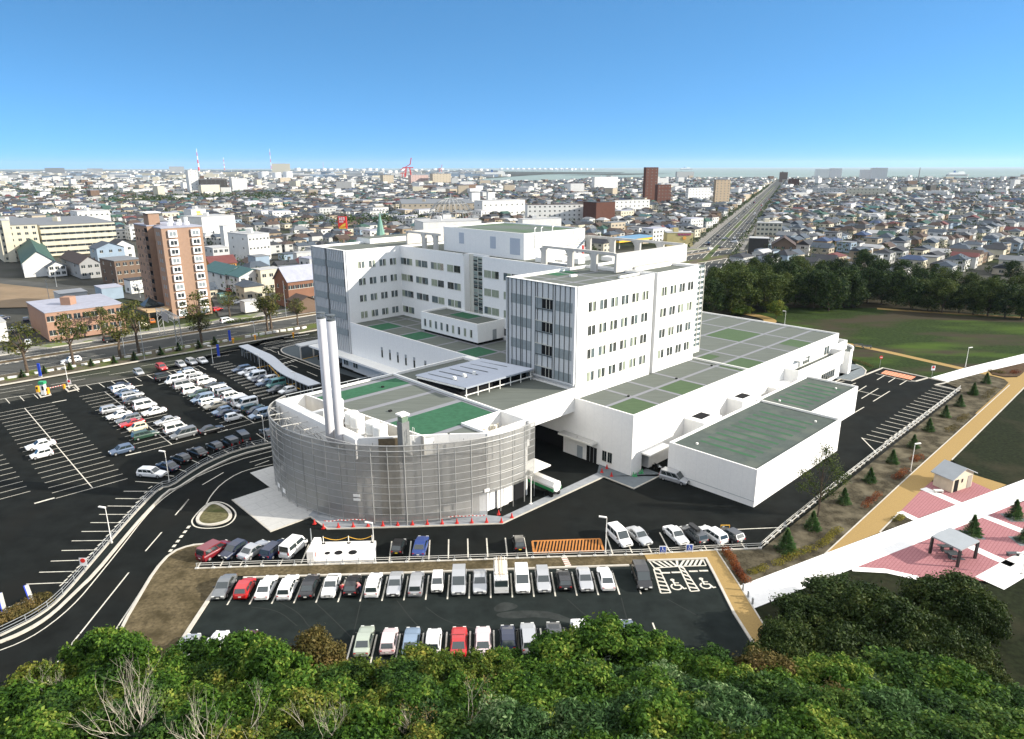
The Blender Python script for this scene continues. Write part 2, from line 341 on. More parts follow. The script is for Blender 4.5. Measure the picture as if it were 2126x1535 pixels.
sheet('woodland_floor', None, [(1440, 560), (2400, 600), (2400, 668), (2126, 660), (1824, 643), (1700, 640), (1640, 660), (1440, 650)], .03, mat('woodland_floor', (.03, .026, .014), 1, .4, .3))
sheet('lawn_right', z9, [(1460, 482), (1922, 25), (2200, -250), (2300, 430), (1922, 600), (1800, 640), (1585, 572), (1480, 490)], .06, M_lawnd)
sheet('lawn_front_right', z9, [(200, 1432), (820, 1182), (1040, 1190), (1250, 1240), (1700, 1272), (1922, 1160), (2300, 1000), (2300, 2000), (1500, 2300), (560, 2100), (380, 1800)], .06, M_lawnd)
sheet('bed', z9, [(1005, 940), (1130, 815), (1212, 866)], .10, M_dirt)
sheet('bed', zb, [(1885, 715), (1960, 685), (2126, 660), (2200, 655), (2150, 745), (2070, 757), (1985, 758), (1900, 738)], .12, mat('heather_bed', (.075, .05, .03), 1, .4, 1.5))
sheet('ochre_path', z9, [(650, 1080), (1200, 570), (1830, 0), (2100, -240), (2200, -180), (1922, 20), (1460, 480), (1330, 620), (1275, 665), (1130, 815), (1000, 945)], .13, M_ochre)
sheet('ochre_path', z9, [(1590, 572), (1810, 640), (1725, 678), (1580, 622)], .125, M_ochre)
sheet('ochre_path', zb, [(1765, 728), (1870, 712), (1900, 745), (1990, 764), (2075, 762), (2160, 700), (2300, 640), (2300, 760), (2126, 720), (1950, 1020), (1780, 1020), (1990, 830), (2016, 800), (1985, 775), (1900, 752)], .118, M_ochre)
sheet('ochre_path', z8, [(1018, 305), (1480, 285), (1620, 500), (1715, 655), (1880, 925), (2060, 1200), (1950, 1230), (1755, 940), (1590, 680), (1415, 335), (1045, 350)], .13, M_ochre)
def pathstrip(name, pts, w, z, m):
    b = MB(); b.strip(smooth(pts, 2), w, z); tag(b.build(name, m), kind='structure')
pathstrip('ochre_path', [G(*zb(x, y)) for x, y in [(860, 522), (1000, 548), (1200, 590), (1400, 636), (1600, 680), (1740, 712)]], 2.4, .075, M_ochre)
pathstrip('ochre_path', [G(*zb(x, y)) for x, y in [(1090, 276), (1300, 292), (1700, 315), (2126, 342), (2500, 366)]], 3.0, .075, M_ochre)
pathstrip('ochre_path', [G(*zb(x, y)) for x, y in [(100, 300), (230, 322), (330, 350), (340, 372), (250, 400)]], 4, .075, M_ochre)
sheet('white_path', None, [z9(110, 1285), z9(650, 1080), z9(1240, 860), z9(1922, 605), z9(2400, 430), z9(2400, 545), z9(1922, 740), z9(1530, 900), z9(820, 1180), z9(200, 1430)], .145, M_wpath)
sheet('white_path', zb, [(1470, 765), (1700, 700), (2126, 598), (2500, 520), (2500, 585), (2126, 660), (1900, 712), (1590, 795)], .145, M_wpath)
sheet('pink_paving', z9, [(840, 1170), (1480, 910), (1640, 845), (1922, 745), (2300, 610), (2300, 900), (1922, 1120), (1690, 1255), (1250, 1228), (1040, 1186)], .135, M_pink)
sheet('pink_paving', z9, [(1130, 812), (1275, 665), (1330, 620), (1590, 620), (1725, 678), (1500, 760), (1235, 858)], .135, M_pink)
k = MB()
for pl, w in (([(820, 1178), (1040, 1190), (1250, 1237)], 1.0), ([(1700, 1268), (1922, 1140), (2300, 960)], 3.2), ([(1660, 838), (1780, 885), (1960, 955)], 1.4), ([(1580, 1035), (1720, 1100), (1850, 1155)], 1.4), ([(1278, 662), (1400, 715), (1508, 762)], 1.5), ([(1128, 812), (1232, 862)], 1.2)):
    k.strip(GP(z9, pl), w, .149)
tag(k.build('white_paving_strips', M_wpath), kind='structure')
sheet('red_hatched_pad', zb, [(1150, 710), (1365, 755), (1330, 778), (1115, 732)], .012, gridmat('red_pad', (.45, .10, .05), (.6, .35, .22), 1.2, 1.2, ANG_A+.78, .10))
# aprons and pavements round the hospital
apr = [z6(1465, 118), z6(1695, 42), (560, 1012), (519, 983), (575, 968), P(-39, -41.3), P(-20, -41), P(-20, -8), P(-14, -7)]
def mixpts(l, z=0): return [G(*p) if isinstance(p, tuple) else p for p in l]
hull_sheet('concrete_apron', mixpts([z6(1465, 118), z6(1695, 42), (640, 1000), (700, 1040), (652, 1072), z6(1707, 317)]), .105, M_apron)
hull_sheet('concrete_apron', mixpts([(519, 983), (562, 970), P(-36, -43), P(-25, -30), (652, 1072), (560, 1013)]), .10, M_apron)
hull_sheet('footway', mixpts([(640, 1072), (680, 1099), (860, 1094), (1043, 1087.5), (1253.5, 990.5), (1240, 983), (1043, 1074), (1012, 1071), P(-24, -8), P(-30, -25), (652, 1060)]), .11, mat('footway_concrete', (.26, .275, .29), .9, .12, 1.2))
hull_sheet('footway', mixpts([(1240, 983), (1253.5, 990.5), (1316, 1015), (1375, 986), P(4.2, 4.2), P(4.2, 0), P(0, 0), P(0, -6.5)]), .112, mat('footway_slate', (.15, .17, .18), .9, .12, 1.2))
hull_sheet('footway', mixpts([P(60, 0.2), zb(715, 765), zb(820, 775), zb(905, 785), zb(1000, 745), zb(1010, 715), zb(985, 690), zb(940, 672), zb(900, 668), P(78, 1)]), .10, mat('footway_slate', (.2, .2, .2)))
# kerbs round the site
k = MB()
def kerb(pts, w=.3, h=.16, closed=False): k.strip(pts, w, -.02, 0, closed, z1=h)
kerb(isl, .45, .2, True)
kerb(list(dry), .35); kerb(GP(z6, [(1480, 602), (1390, 642), (1310, 757), (1200, 925), (1130, 1035)]), .45)
kerb(GP(z7, [(380, 458), (1200, 434), (2090, 403)])+GP(z8, [(930, 380)]), .3)
kerb(GP(z8, [(1045, 350), (1415, 337), (1480, 460), (1590, 680), (1755, 940), (1950, 1230)]), .3)
kerb(mixpts([z6(1465, 118), z6(1707, 317), (645, 1074), (680, 1099.5), (860, 1094.5), (1043, 1088), (1253.5, 991), (1316, 1015.5), (1375, 986.5)]), .2, .13)
kerb(GP(zb, [(1005, 745), (1130, 695), (1360, 745), (1450, 765), (1360, 790), (1330, 788)]), .35); kerb(GP(zb, [(1450, 765), (1590, 797), (1500, 815), (1670, 855)]), .35)
kerb(GP(z9, [(650, 1082), (1200, 572), (1830, 2)]), .18); kerb(GP(z9, [(1000, 943), (1130, 812)]), .18); kerb(GP(z9, [(1460, 480), (1922, 18), (2200, -240)]), .18)
kerb(GP(z8, [(1480, 287), (1620, 500), (1715, 655), (1880, 925)]), .18)
kerb(GP(zb, [(790, 795), (830, 775), (908, 787), (1003, 745), (1012, 715), (985, 688), (940, 670)]), .25)
ent = smooth(GP(zw, [(1780, 800), (1400, 650), (1130, 560), (1010, 500), (1000, 440), (1080, 400), (1300, 350), (1700, 270)]), 1); kerb(ent, .3)
kerb(GP(z5, [(250, 500), (275, 533), (338, 518), (330, 505)]), .35); kerb(GP(z5, [(432, 470), (458, 495), (525, 480), (500, 452), (440, 462)]), .35)
verge_out = GP(z5, [(0, 452), (300, 400), (660, 325), (1000, 252), (1400, 190), (1590, 165)])
tag(k.build('kerbs', M_kerb), kind='structure')
hull_sheet('entrance_court', list(ent)+[P(0, -100), P(0, -60)], .012, mat('entrance_paving', (.085, .10, .105), .9, .1, 1))
# painted lines
k = MB()
def line(zf, a, b, w=.15, z=.022): k.strip([G(*zf(*a)), G(*zf(*b))], w, z)
# left car park: double bays along B with cross lines along A
BAYS = []
def bay(c0, c1, left=5.0, right=5.0, zf=z5, l0=0, l1=0, n=None):
    p = G(*zf(*c0)); q = G(*zf(*c1)); L = (q-p).length; n = n or int(round(L/2.5)); d = (q-p)/L
    k.strip([p, q], .16, .024)
    for i in range(n+1):
        c = p+d*(L*i/n); k.strip([c-AX*(left), c+AX*(right)], .13, .020)
    BAYS.append((p, d, L/n, n))
bay((165, 605), (620, 1140)); bay((700, 495), (1150, 848)); bay((1190, 372), (1700, 705))
bay((-420, 640), (-60, 1230)); 
for a, b_ in (((230, 1243), (365, 1205)), ((840, 922), (945, 898)), ((1455, 768), (1525, 748)), ((350, 568), (445, 550)), ((845, 470), (955, 450)), ((1060, 447), (1115, 433))): line(z5, a, b_, .42, .027)
p0 = G(*z5(1530, 292)); q0 = G(*z5(1900, 520)); LL = (q0-p0).length; dd = (q0-p0)/LL; n = int(LL/2.5)
for i in range(n+1):
    c = p0+dd*(i*2.5); k.strip([c-AX*4.6, c], .14, .02); k.strip([c-AX*4.6+dd*.5, c+dd*.5], .14, .02); k.strip([c-AX*4.6, c-AX*4.6+dd*.5], .14, .0205)
# row beside the internal road
rp = G(*z5(-60, 556)); rq = G(*z5(985, 383)); LL = (rq-rp).length; dd = (rq-rp)/LL
for sgn in range(0, int(LL/2.55)+1):
    c = rp+dd*sgn*2.55; pc = sgn*2.55
    if 14.5*.0 <= pc and not (LL*.30 < pc < LL*.475): k.strip([c, c+BX*4.6], .15, .02)
k.strip([rp, rp+dd*LL*.28], .2, .023); k.strip([rp+dd*LL*.49, rq], .2, .023)
rp2 = G(*z5(985, 383)); rq2 = G(*z5(1330, 322)); k.strip([rp2, rq2], .2, .021)
for i in range(9):
    c = rp2+(rq2-rp2)*(i/8); k.strip([c, c+BX*4.6], .15, .02)
for o_ in (0, 1): k.strip([rp+BX*(-1.6-o_*.0), rq2+BX*(-1.6)], .14, .022)
dashes(rp-BX*5.2+AX*0, rq2-BX*5.2+AX*10, 7, 5, .16, .022); dashes(rp-BX*8.0, rq2-BX*8.0+AX*30, 9, 7, .14, .022)
for a, b_ in (((2126, 130), (1750, 175)), ((1850, 205), (1640, 235)), ((2000, 168), (1800, 205)), ((1420, 205), (1320, 222)), ((1380, 180), (1240, 205))): line(z5, a, b_, .15)
# entrance lines
for pl in (([(650, 410), (780, 450), (860, 490), (910, 505)]), ([(650, 410), (800, 400), (960, 425)]), ([(580, 340), (800, 290), (1040, 250)]), ([(1060, 215), (1300, 180)]), ([(1090, 290), (1330, 240)]), ([(960, 655), (1140, 605)]), ([(1100, 790), (1200, 760), (1330, 805)]), ([(1520, 890), (1730, 980)]), ([(940, 480), (960, 540), (1140, 605), (1790, 850)]), ([(820, 390), (1300, 300), (1500, 265)])):
    k.strip(GP(zw, pl), .18, .024)
for i in range(5): line(zw, (1000+i*65, 720-i*18), (1075+i*62, 740-i*18), .45, .026)
for i in range(8): line(zw, (1200+i*45, 205-i*7), (1250+i*45, 185-i*7), .3, .026)
# access road
k.strip(smooth(GP(z6, [(0, 1065), (120, 1020), (250, 950), (390, 845), (500, 740), (600, 620), (700, 497)]), 1), .16, .02)
k.strip(smooth(GP(z6, [(700, 497), (800, 370), (900, 240), (1000, 130), (1100, 55), (1200, 0)])+GP(z5, [(1320, 1060), (1560, 960), (1820, 890)]), 1), .16, .02)
k.strip(smooth(GP(z6, [(1310, 390), (1190, 398), (1062, 455), (968, 560), (865, 730), (765, 880), (715, 960), (690, 1040)]), 1), .16, .02)
for a, b_ in (((1190, 112), (1105, 213)), ((1020, 320), (917, 440)), ((812, 575), (505, 960)), ((500, 965), (360, 1140)), ((615, 935), (595, 960)), ((300, 1210), (120, 1400))): line(z6, a, b_, .17)
for a, b_ in (((1495, 1035), (1353, 1118)), ((1260, 1217), (1205, 1288)), ((1825, 925), (1670, 968)), ((1800, 955), (1705, 990))): line(z5, a, b_, .17)
for i in range(6):
    t = i/5; line(z6, (1192-t*112, 283+t*148), (1176-t*112, 291+t*148), 1.0, .022) if 0 else k.strip([G(*z6(1195-t*112, 280+t*148)), G(*z6(1182-t*112, 296+t*148))], .42, .022)
k.strip(smooth(GP(z5, [(1825, 980), (1700, 1005), (1590, 1040), (1480, 1110), (1410, 1190), (1375, 1255)]), 1), .16, .022)
k.strip(smooth(GP(z6, [(1345, 125), (1420, 135), (1480, 180), (1490, 218), (1460, 262), (1400, 290), (1300, 298), (1230, 288), (1208, 260), (1215, 232), (1290, 150)]), 2, True), .2, .022, closed=True)
for a, b_ in (((780, 62), (972, 62)), ((728, 108), (928, 110)), ((678, 155), (882, 157)), ((625, 208), (838, 208)), ((570, 260), (787, 260)), ((514, 316), (738, 314)), ((452, 375), (685, 372)), ((388, 436), (625, 432)), ((320, 503), (563, 495)), ((247, 573), (500, 566)), ((165, 648), (430, 637))): line(z6, a, b_, .16)
for a, b_ in (((905, 1095), (1090, 1108)), ((1100, 1055), (1165, 1060)), ((1185, 1010), (1245, 1030)), ((1275, 950), (1335, 975)), ((1380, 915), (1425, 938)), ((1470, 870), (1530, 905)), ((1560, 830), (1617, 880)), ((1650, 805), (1705, 852)), ((1715, 775), (1795, 832))): line(z5, a, b_, .16)
for i in range(22):
    t = i/21; a = (960-t*560, 30+t*610+math.sin(t*3.1)*10); line(z6, a, (a[0]-24, a[1]+14+t*6), .2)
k.strip(GP(z6, [(50, 795), (175, 752)]), .2, .0225)
tag(k.build('parking_markings', M_white), kind='structure')
# front lot frame
FU = Vector((math.cos(R(2.36)), math.sin(R(2.36)), 0)); FV = Vector((-FU.y, FU.x, 0)); F0 = G(*z7(278, 628))
PITCH = (G(*z8(866, 548))-F0).dot(FU)/18
def FL(i, v, z=0.0): w = F0+FU*(PITCH*i)+FV*v; return Vector((w.x, w.y, z))
k = MB()
for i in list(range(0, 20)): k.strip([FL(i, 0), FL(i, 5.0)], .17, .026)
UB0 = G(*z7(278, 628)); 
LOWB = []
for i, p in enumerate([(470, 840)]+[(1075+147.3*j, 820-5.6*j) for j in range(8)]): LOWB.append(G(*z7(*p)))
for p in [(222, 780), (370, 775), (515, 770), (657, 762), (800, 755), (940, 748), (1078, 740)]: LOWB.append(G(*z8(*p)))
for p in LOWB: k.strip([p, p-FV*4.8], .17, .026)
UPL = []
for a, b_ in [((92, 395), (120, 345)), ((235, 383), (265, 325)), ((360, 380), (405, 300)), ((490, 375), (550, 250)), ((615, 368), (670, 255)), ((745, 365), (795, 243)), ((1300, 355), (1316, 226)), ((1425, 345), (1438, 224)), ((1550, 340), (1556, 218)), ((1673, 335), (1675, 213)), ((1798, 328), (1795, 209)), ((1922, 325), (1914, 206)), ((2045, 320), (2032, 204))]: k.strip(GP(z7, [a, b_]), .17, .026); UPL.append(G(*z7(*a)))
for a, b_ in [((288, 322), (266, 200)), ((830, 315), (785, 185)), ((950, 300), (895, 180)), ((1072, 298), (1010, 175)), ((1186, 290), (1122, 170)), ((1302, 286), (1235, 165)), ((1420, 280), (1345, 160)), ((1538, 276), (1455, 155)), ((1665, 276), (1580, 155))]: k.strip(GP(z8, [a, b_]), .17, .026)
k.strip(GP(z8, [(1585, 152), (1895, 138)]), .17, .0265); 
k.strip(GP(z9, [(887, 335), (978, 428)]), .2, .0262)
ia = [G(*z9(887, 337)), G(*z9(1355, 3))]; oa = [G(*z9(1050, 375)), G(*z9(1510, 38))]
for i in range(19):
    t = i/18; k.strip([ia[0].lerp(ia[1], t), oa[0].lerp(oa[1], t)], .17, .025)
    c = ia[0].lerp(ia[1], t+.5/18).lerp(oa[0].lerp(oa[1], t+.5/18), .86)
    if i < 18: k.strip([c-(ia[1]-ia[0]).normalized()*.75, c+(ia[1]-ia[0]).normalized()*.75], .2, .025)
for a, b_ in (((950, 860), (1015, 820)), ((980, 910), (1098, 838)), ((1062, 930), (1180, 857)), ((960, 855), (1115, 893)), ((930, 1010), (998, 970)), ((1090, 778), (1145, 745)), ((1170, 795), (1220, 763)), ((1250, 813), (1300, 782)), ((1080, 733), (1330, 790)), ((810, 795), (860, 786)), ((905, 815), (940, 800))): k.strip(GP(zb, [a, b_]), .2, .0235)
# hatched and wheelchair bays
def hatch(corners, n, w, mi=0, z=.0265, edge=.18):
    c = [Vector(x) for x in corners]
    for i in range(4): k.strip([c[i], c[(i+1) % 4]], edge, z+.0012*i, mi)
    for i in range(1, n):
        t0 = i/n; s = 1.0/n*1.0
        lo = c[0].lerp(c[1], max(0, t0-.5/n)); hi = c[3].lerp(c[2], min(1, t0+.9/n)); k.strip([lo, hi], w, z+.006, mi)
hatch(GP(z8, [(1055, 350), (1235, 345), (1235, 385), (1090, 395)]), 5, .28)
hatch(GP(z8, [(1085, 400), (1120, 400), (1192, 550), (1130, 553)]), 1, .2); hatch(GP(z8, [(1240, 380), (1270, 390), (1372, 538), (1318, 542)]), 1, .2)
for i in range(6):
    t = i/6; a = G(*z8(1085+45*t, 400+153*t)); b2 = G(*z8(1120+72*t+8, 400+150*t+10)); k.strip([a, b2], .26, .034)
    a = G(*z8(1240+78*t, 380+162*t)); b2 = G(*z8(1272+100*t+8, 390+148*t+10)); k.strip([a, b2], .26, .034)
hatch(GP(z8, [(1235, 385), (1415, 380), (1395, 337), (1225, 343)]), 6, .28, z=.036)
for x, y in ((1160, 425), (1225, 422), (1335, 415), (1400, 412)): c = G(*z8(x, y)); k.strip([c-FU*.55, c+FU*.55], .32, .03)
def wheelchair(c, s):
    def q(x, y): return c+FU*x*s+FV*y*s
    pts = [q(.42*math.cos(t)-.05, .42*math.sin(t)-.35) for t in [R(a) for a in range(120, 400, 20)]]; k.strip(pts, .14*s, .031)
    k.strip([q(-.12, .45), q(-.1, -.15), q(.3, -.15), q(.5, -.65), q(.72, -.6)], .15*s, .033)
    k.strip([q(-.1, .2), q(.3, .17)], .12*s, .036)
    k.strip([q(-.14+.11*math.cos(R(a)), .62+.11*math.sin(R(a))) for a in range(0, 360, 45)], .14*s, .037, closed=True)
wheelchair(G(*z8(1225, 497)), 1.45); wheelchair(G(*z8(1408, 490)), 1.45)
tag(k.build('parking_markings', M_white), kind='structure')
k = MB(); hatch(GP(z8, [(330, 298), (768, 283), (745, 210), (320, 225)]), 21, .22, edge=.3); tag(k.build('orange_hatching', M_orange), kind='structure')
k = MB()
for pl in ([(1430, 640), (1740, 570)], [(480, 820), (760, 765), (940, 960), (1050, 1100), (1170, 1150), (1380, 1240)], [(1180, 1150), (1280, 1130)], [(1480, 20), (1700, 5)]): k.strip(GP(zw, pl), .35, .03)
tag(k.build('yellow_tactile_line', M_yellow), kind='structure')
k = MB()
for a, b_ in (((160, 655), (203, 768)), ((-5, 705), (28, 832))): k.strip([G(*z6(*a)), G(*z6(*b_))], .45, .03, 0); k.strip([G(*z6(a[0]+7, a[1])), G(*z6(b_[0]+7, b_[1]))], .4, .033, 1)
tag(k.build('blue_edged_markings', [mat('blue_paint', (.03, .07, .5), .7), M_white]), kind='structure')
# faint curved tyre marks and the pale wash mark on the front lot
k = MB()
for zf, pl in ((z7, [(590, 600), (740, 680), (800, 780), (975, 860)]), (z7, [(820, 600), (930, 700), (1080, 850)]), (z7, [(1350, 600), (1440, 720), (1530, 800)]), (z7, [(1530, 640), (1650, 730), (1860, 780)]), (z8, [(540, 590), (660, 700), (790, 770)]), (z7, [(1120, 610), (1075, 810)]), (z7, [(430, 640), (600, 660), (720, 760)]), (z8, [(880, 580), (910, 700), (930, 750)]), (z8, [(1170, 590), (1370, 700)])): k.strip(smooth(GP(zf, pl), 2), .12, .0165)
tag(k.build('tyre_marks', mat('tyre_mark', (.026, .029, .027), .9)), kind='structure')
k = MB(); k.poly([(*p[:2], .0155) for p in smooth(GP(z8, [(85, 685), (150, 668), (300, 660), (450, 670), (600, 730), (720, 775), (560, 745), (380, 700), (200, 715), (110, 705)]), 1, True)])
k.poly([(*p[:2], .0157) for p in smooth(GP(z8, [(90, 680), (260, 640), (150, 600), (70, 640)]), 2, True)])
tag(k.build('wash_mark', mat('wash_mark', (.030, .034, .032), .9, .35, .8)), kind='structure')
# ================================================================ HOSPITAL
M_wall = gridmat('white_wall_panels', (.80, .79, .76), (.735, .73, .715), 3.8, 3.8, ANG_A, .008, noise=.03)
M_cap = mat('parapet_cap', (.82, .80, .74), .6, .03, 1)
M_roof = mat('roof_membrane', (.120, .132, .116), .95, .13, .8, stretch=(.25, 3.0, 1, ANG_A))
M_strip = mat('roof_walk_strip', (.21, .215, .23), .9, .05, 1)
M_green = mat('green_roof_paint', (.038, .110, .062), .9, .14, 1.2)
M_greenl = mat('faded_green_roof', (.072, .108, .058), .95, .15, 2.2, stretch=(.25, 3.0, 1, ANG_A))
M_glass = mat('window_glass', (.02, .028, .03), .08, spec=.8)
M_curt = mat('window_curtain', (.26, .29, .21), .5, .35, 2.5, stretch=(4, 4, .5))
M_curtd = mat('window_dark_curtain', (.085, .115, .12), .3, .3, 2.0)
M_frame = mat('window_frame', (.62, .60, .52), .5)
M_gm = mat('grey_metal', (.32, .34, .35), .5, .08, 1, metal=.3)
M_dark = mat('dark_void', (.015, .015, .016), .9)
M_fin = mat('dark_fin', (.075, .085, .085), .5)
M_louv = mat('louvre_panel', (.56, .57, .57), .6, .06, .8, stretch=(1, 1, 12))
M_louv2 = mat('louvre_mesh_band', (.25, .28, .285), .5, .1, 1.5)
M_con2 = mat('fair_faced_concrete', (.50, .48, .44), .9, .12, .7, stretch=(1, 1, .3))
hosp = thing('hospital', 'large white hospital complex with two ward blocks, louvred end walls and a long low wing', 'hospital', P(20, -40))
def part(name, mb, mats, parent=hosp, **k):
    if name in ('louvre_band', 'green_roof_panel', 'roof_upstand', 'roof_drain', 'louvre_blade', 'door_canopy', 'roof_vent_pipe'): return build_split(mb, name, mats, parent)
    return mb.build(name, mats, parent, **k)
def roofwalls(b, a0, a1, b0, b1, z0, z1, t=.3, drop=.5, skip=''):
    'walls with an open parapet: outer box up to the roof level, then four upstands'
    b.ab(a0, a1, b0, b1, z0, z1-drop, 0, 1)
    b.ab(a0, a1, b0, b0+t, z1-drop, z1, 0, 2); b.ab(a0, a1, b1-t, b1, z1-drop, z1, 0, 2)
    b.ab(a0, a0+t, b0+t, b1-t, z1-drop, z1, 0, 2); b.ab(a1-t, a1, b0+t, b1-t, z1-drop, z1, 0, 2)
WM = [M_wall, M_roof, M_cap]
# low wing E, built round the front tower
b = MB(); roofwalls(b, 37.2, 80.5, -37, 0, 0, 10.48, drop=.35); part('wall', b, WM)
b = MB(); b.ab(0, 37.2, -12.3, 0, 3.4, 10.13, 0, 1); b.ab(-0.0, 2.8, -14.6, 0, 0, 3.4, 0); b.ab(2.8, 37.2, -14.6, -1.5, 0, 3.4, 0)
b.ab(4.8, 37.2, -1.5, 0, 0, 3.4); b.ab(0, 37.2, -.3, 0, 10.13, 10.48, 0, 2); b.ab(0, .3, -12.3, -.3, 10.13, 10.48, 0, 2); part('wall', b, WM)
def roofsheet(rects, z, m, name):
    b = MB()
    for i, (a0, a1, b0, b1) in enumerate(rects): b.poly([P(a0, b0, z+i*.0004), P(a1, b0, z+i*.0004), P(a1, b1, z+i*.0004), P(a0, b1, z+i*.0004)])
    if b.f:
        for k_ in range(len(b.f)):    # keep faces up
            f = b.f[k_]; v = [Vector(b.v[i]) for i in f]
            if (v[1]-v[0]).cross(v[2]-v[0]).z < 0: b.f[k_] = f[::-1]
        part(name, b, m)
BL = [8.2, 14.9, 23, 35.5, 45.5, 57, 68.5]; AL = [-6.3, -12.6, -22, -30]
rs = [(x-.35, x+.35, -12.2 if x < 37 else -36.6, -.4) for x in BL]+[(.4, 80, -6.65, -5.95), (37.5, 80, -12.95, -12.25), (37.5, 80, -22.35, -21.65), (37.5, 80, -30.3, -29.7)]
roofsheet(rs, 10.15, M_strip, 'roof_walkway')
roofsheet([(.35, 7.8, -5.9, -.35), (23.4, 35.1, -5.9, -.35), (45.9, 56.6, -5.9, -.35), (57.4, 68.1, -21.6, -13), (37.6, 45.1, -12.2, -6.7), (68.9, 79.8, -12.2, -6.7)][:1]+[(15.3, 22.6, -5.9, -.35), (35.9, 45.1, -5.9, -.35), (62, 68.1, -5.9, -.35), (57.4, 68.1, -21.6, -13), (37.6, 43, -12.2, -9.5)], 10.14, M_greenl, 'green_roof_panel')
b = MB()
for a, c in ((7.9, -6.9), (22.7, -6.9), (35.2, -6.9)): b.ab(a-.18, a+.18, c-.18, c+.18, 10.13, 10.33)
part('roof_drain', b, M_dark)
# front ward block F
b = MB(); roofwalls(b, 0.25, 21.65, -28.6, -12.3, 10.0, 29.33); b.ab(21.65, 22.74, -28.6, -13.1, 10, 29.0, 0, 1); b2 = b
roofwalls(b, 22.74, 36.8, -28.6, -12.3, 10.0, 29.33); part('wall', b, WM)
b = MB(); b.ab(21.7, 22.7, -13.1, -13.0, 10.2, 29.3); part('drainpipe_slot', b, M_gm)
b = MB(); b.ab(36.8, 43.5, -28.6, -14.8, 10.13, 28.5, 0, 1); part('stair_tower', b, [M_wall, M_cap, M_frame])
b = MB(); 
for i in range(16):
    z = 11.6+i*1.1; b.ab(37.3, 43.3, -14.8, -14.74, z, z+.62, 0)
part('stair_glazing', b, mat('stair_glass', (.10, .13, .13), .15, .5, 1.2))
b = MB()
for a in (37.3, 38.8, 40.3, 41.8, 43.3): b.ab(a-.06, a+.06, -14.76, -14.66, 11.2, 28.3)
part('stair_mullions', b, M_frame)
# windows
def win(plane, p0, p1, z0, z1, kind, parent=hosp, panes=2, out=1, dep=.06, name='window'):
    'p0..p1 along the wall; plane = ("b", value) faces +B, ("a", value) faces -A'
    b = MB(); ax, v = plane; rr = random.Random(int(p0*97+z0*31))
    def bx(q0, q1, y0, y1, w0, w1, mi):
        if ax == 'b': b.ab(q0, q1, v+y0, v+y1, w0, w1, mi)
        else: b.ab(v-y1, v-y0, q0, q1, w0, w1, mi)
    n = panes; w = (p1-p0)/n; g = .10 if n == 2 else .06
    bx(p0-.08, p1+.08, -.02, .05, z0-.12, z0-.02, 3)
    for i in range(n):
        q0 = p0+w*i+(g if i else 0); q1 = p0+w*(i+1)-(g if i < n-1 else 0)
        bx(q0, q1, -.02, .025, z0, z1, 3)
        kk = rr.choice(kind); h = (q1-q0)
        bx(q0+.02, q0+h*.5-.02, .0, .035, z0+.03, z1-.03, kk); bx(q0+h*.5+.02, q1-.02, .0, .035, z0+.03, z1-.03, rr.choice(kind))
    return b.build(name, [M_glass, M_curt, M_curtd, M_frame], parent)
ROWS = [24.85, 20.8, 16.75, 12.7]
for z in ROWS:
    for i in range(6): win(('b', -12.3), 3.05+3.02*i, 4.95+3.02*i, z-.05, z+1.6, [0, 0, 1, 2])
    for i in range(4): win(('b', -12.3), 24.2+3.02*i, 26.1+3.02*i, z-.05, z+1.6, [0, 0, 0, 1, 2])
    for i in range(4): win(('b', -84.5), 4.15+3.05*i, 6.0+3.05*i, z, z+1.6, [2, 2, 0, 1])
    for i, q in enumerate([-84.3, -78.2, -72.1, -66.0, -53.2, -46.95, -40.85, -34.75]):
        if z < 13 and q > -80 and q < -60: continue
        if z < 14 and q >= -60 and q < -46: pass
        win(('a', 16.5), q, q+4.75, z, z+1.6, [1, 1, 2, 0] if i < 2 else [1, 1, 1, 0, 2], panes=3 if 0 else 2)
# louvred end wall of F and of the left block: panels, darker mesh bands, fins, loggias
def louvre_wall(a, b0, b1, zb, zt, secs, loggia, fins, lit=True):
    s = MB(); s.ab(a, a+.22, b0, b1, zb, zt, 0); 
    o = part('louvre_screen', s, [M_louv])
    s = MB()
    for (s0, s1, isl) in secs:
        for z in [r for r in ROWS if r > zb-1]+([8.65] if zb < 8 else []):
            if isl: continue
            s.ab(a-.05, a, s0, s1, z+.02, z+1.7, 0)
    part('louvre_band', s, [M_louv2])
    for (s0, s1, isl) in secs:
        if not isl: continue
        for z in ROWS:
            l = MB(); l.ab(a-.10, a-.0, s0, s1, z-.1, z+1.75, 0); l.ab(a-.14, a-.10, s0+1.55, s1-.1, z+.05, z+1.65, 1); l.ab(a-.2, a-.05, s0, s1, z+1.75, z+1.85, 2); l.ab(a-.2, a-.05, s0, s1, z-.22, z-.1, 3)
            l.ab(a-.15, a-.14, s0+2.5, s0+2.6, z+.05, z+1.65, 2); l.ab(a-.15, a-.14, s0+3.3, s0+3.4, z+.05, z+1.65, 2)
            l.build('loggia_opening', [M_louv2, M_dark, M_frame, M_fin], o)
    s = MB()
    for f in fins: s.ab(a-.13, a-.02, f-.035, f+.035, zb-.1, zt, 0)
    part('louvre_fin', s, [M_fin])
    s = MB(); s.ab(a-.26, a+.22, b0-.06, b0+.12, zb-.1, zt+.05, 0); s.ab(a-.26, a+.22, b1-.12, b1+.02, zb-.1, zt+.05, 0); s.ab(a-.26, a+.3, b0-.06, b1, zt, zt+.06, 1); s.ab(a-.3, a+.0, b0, b1, zb-.35, zb-.1, 0)
    return part('louvre_frame', s, [M_louv, M_cap])
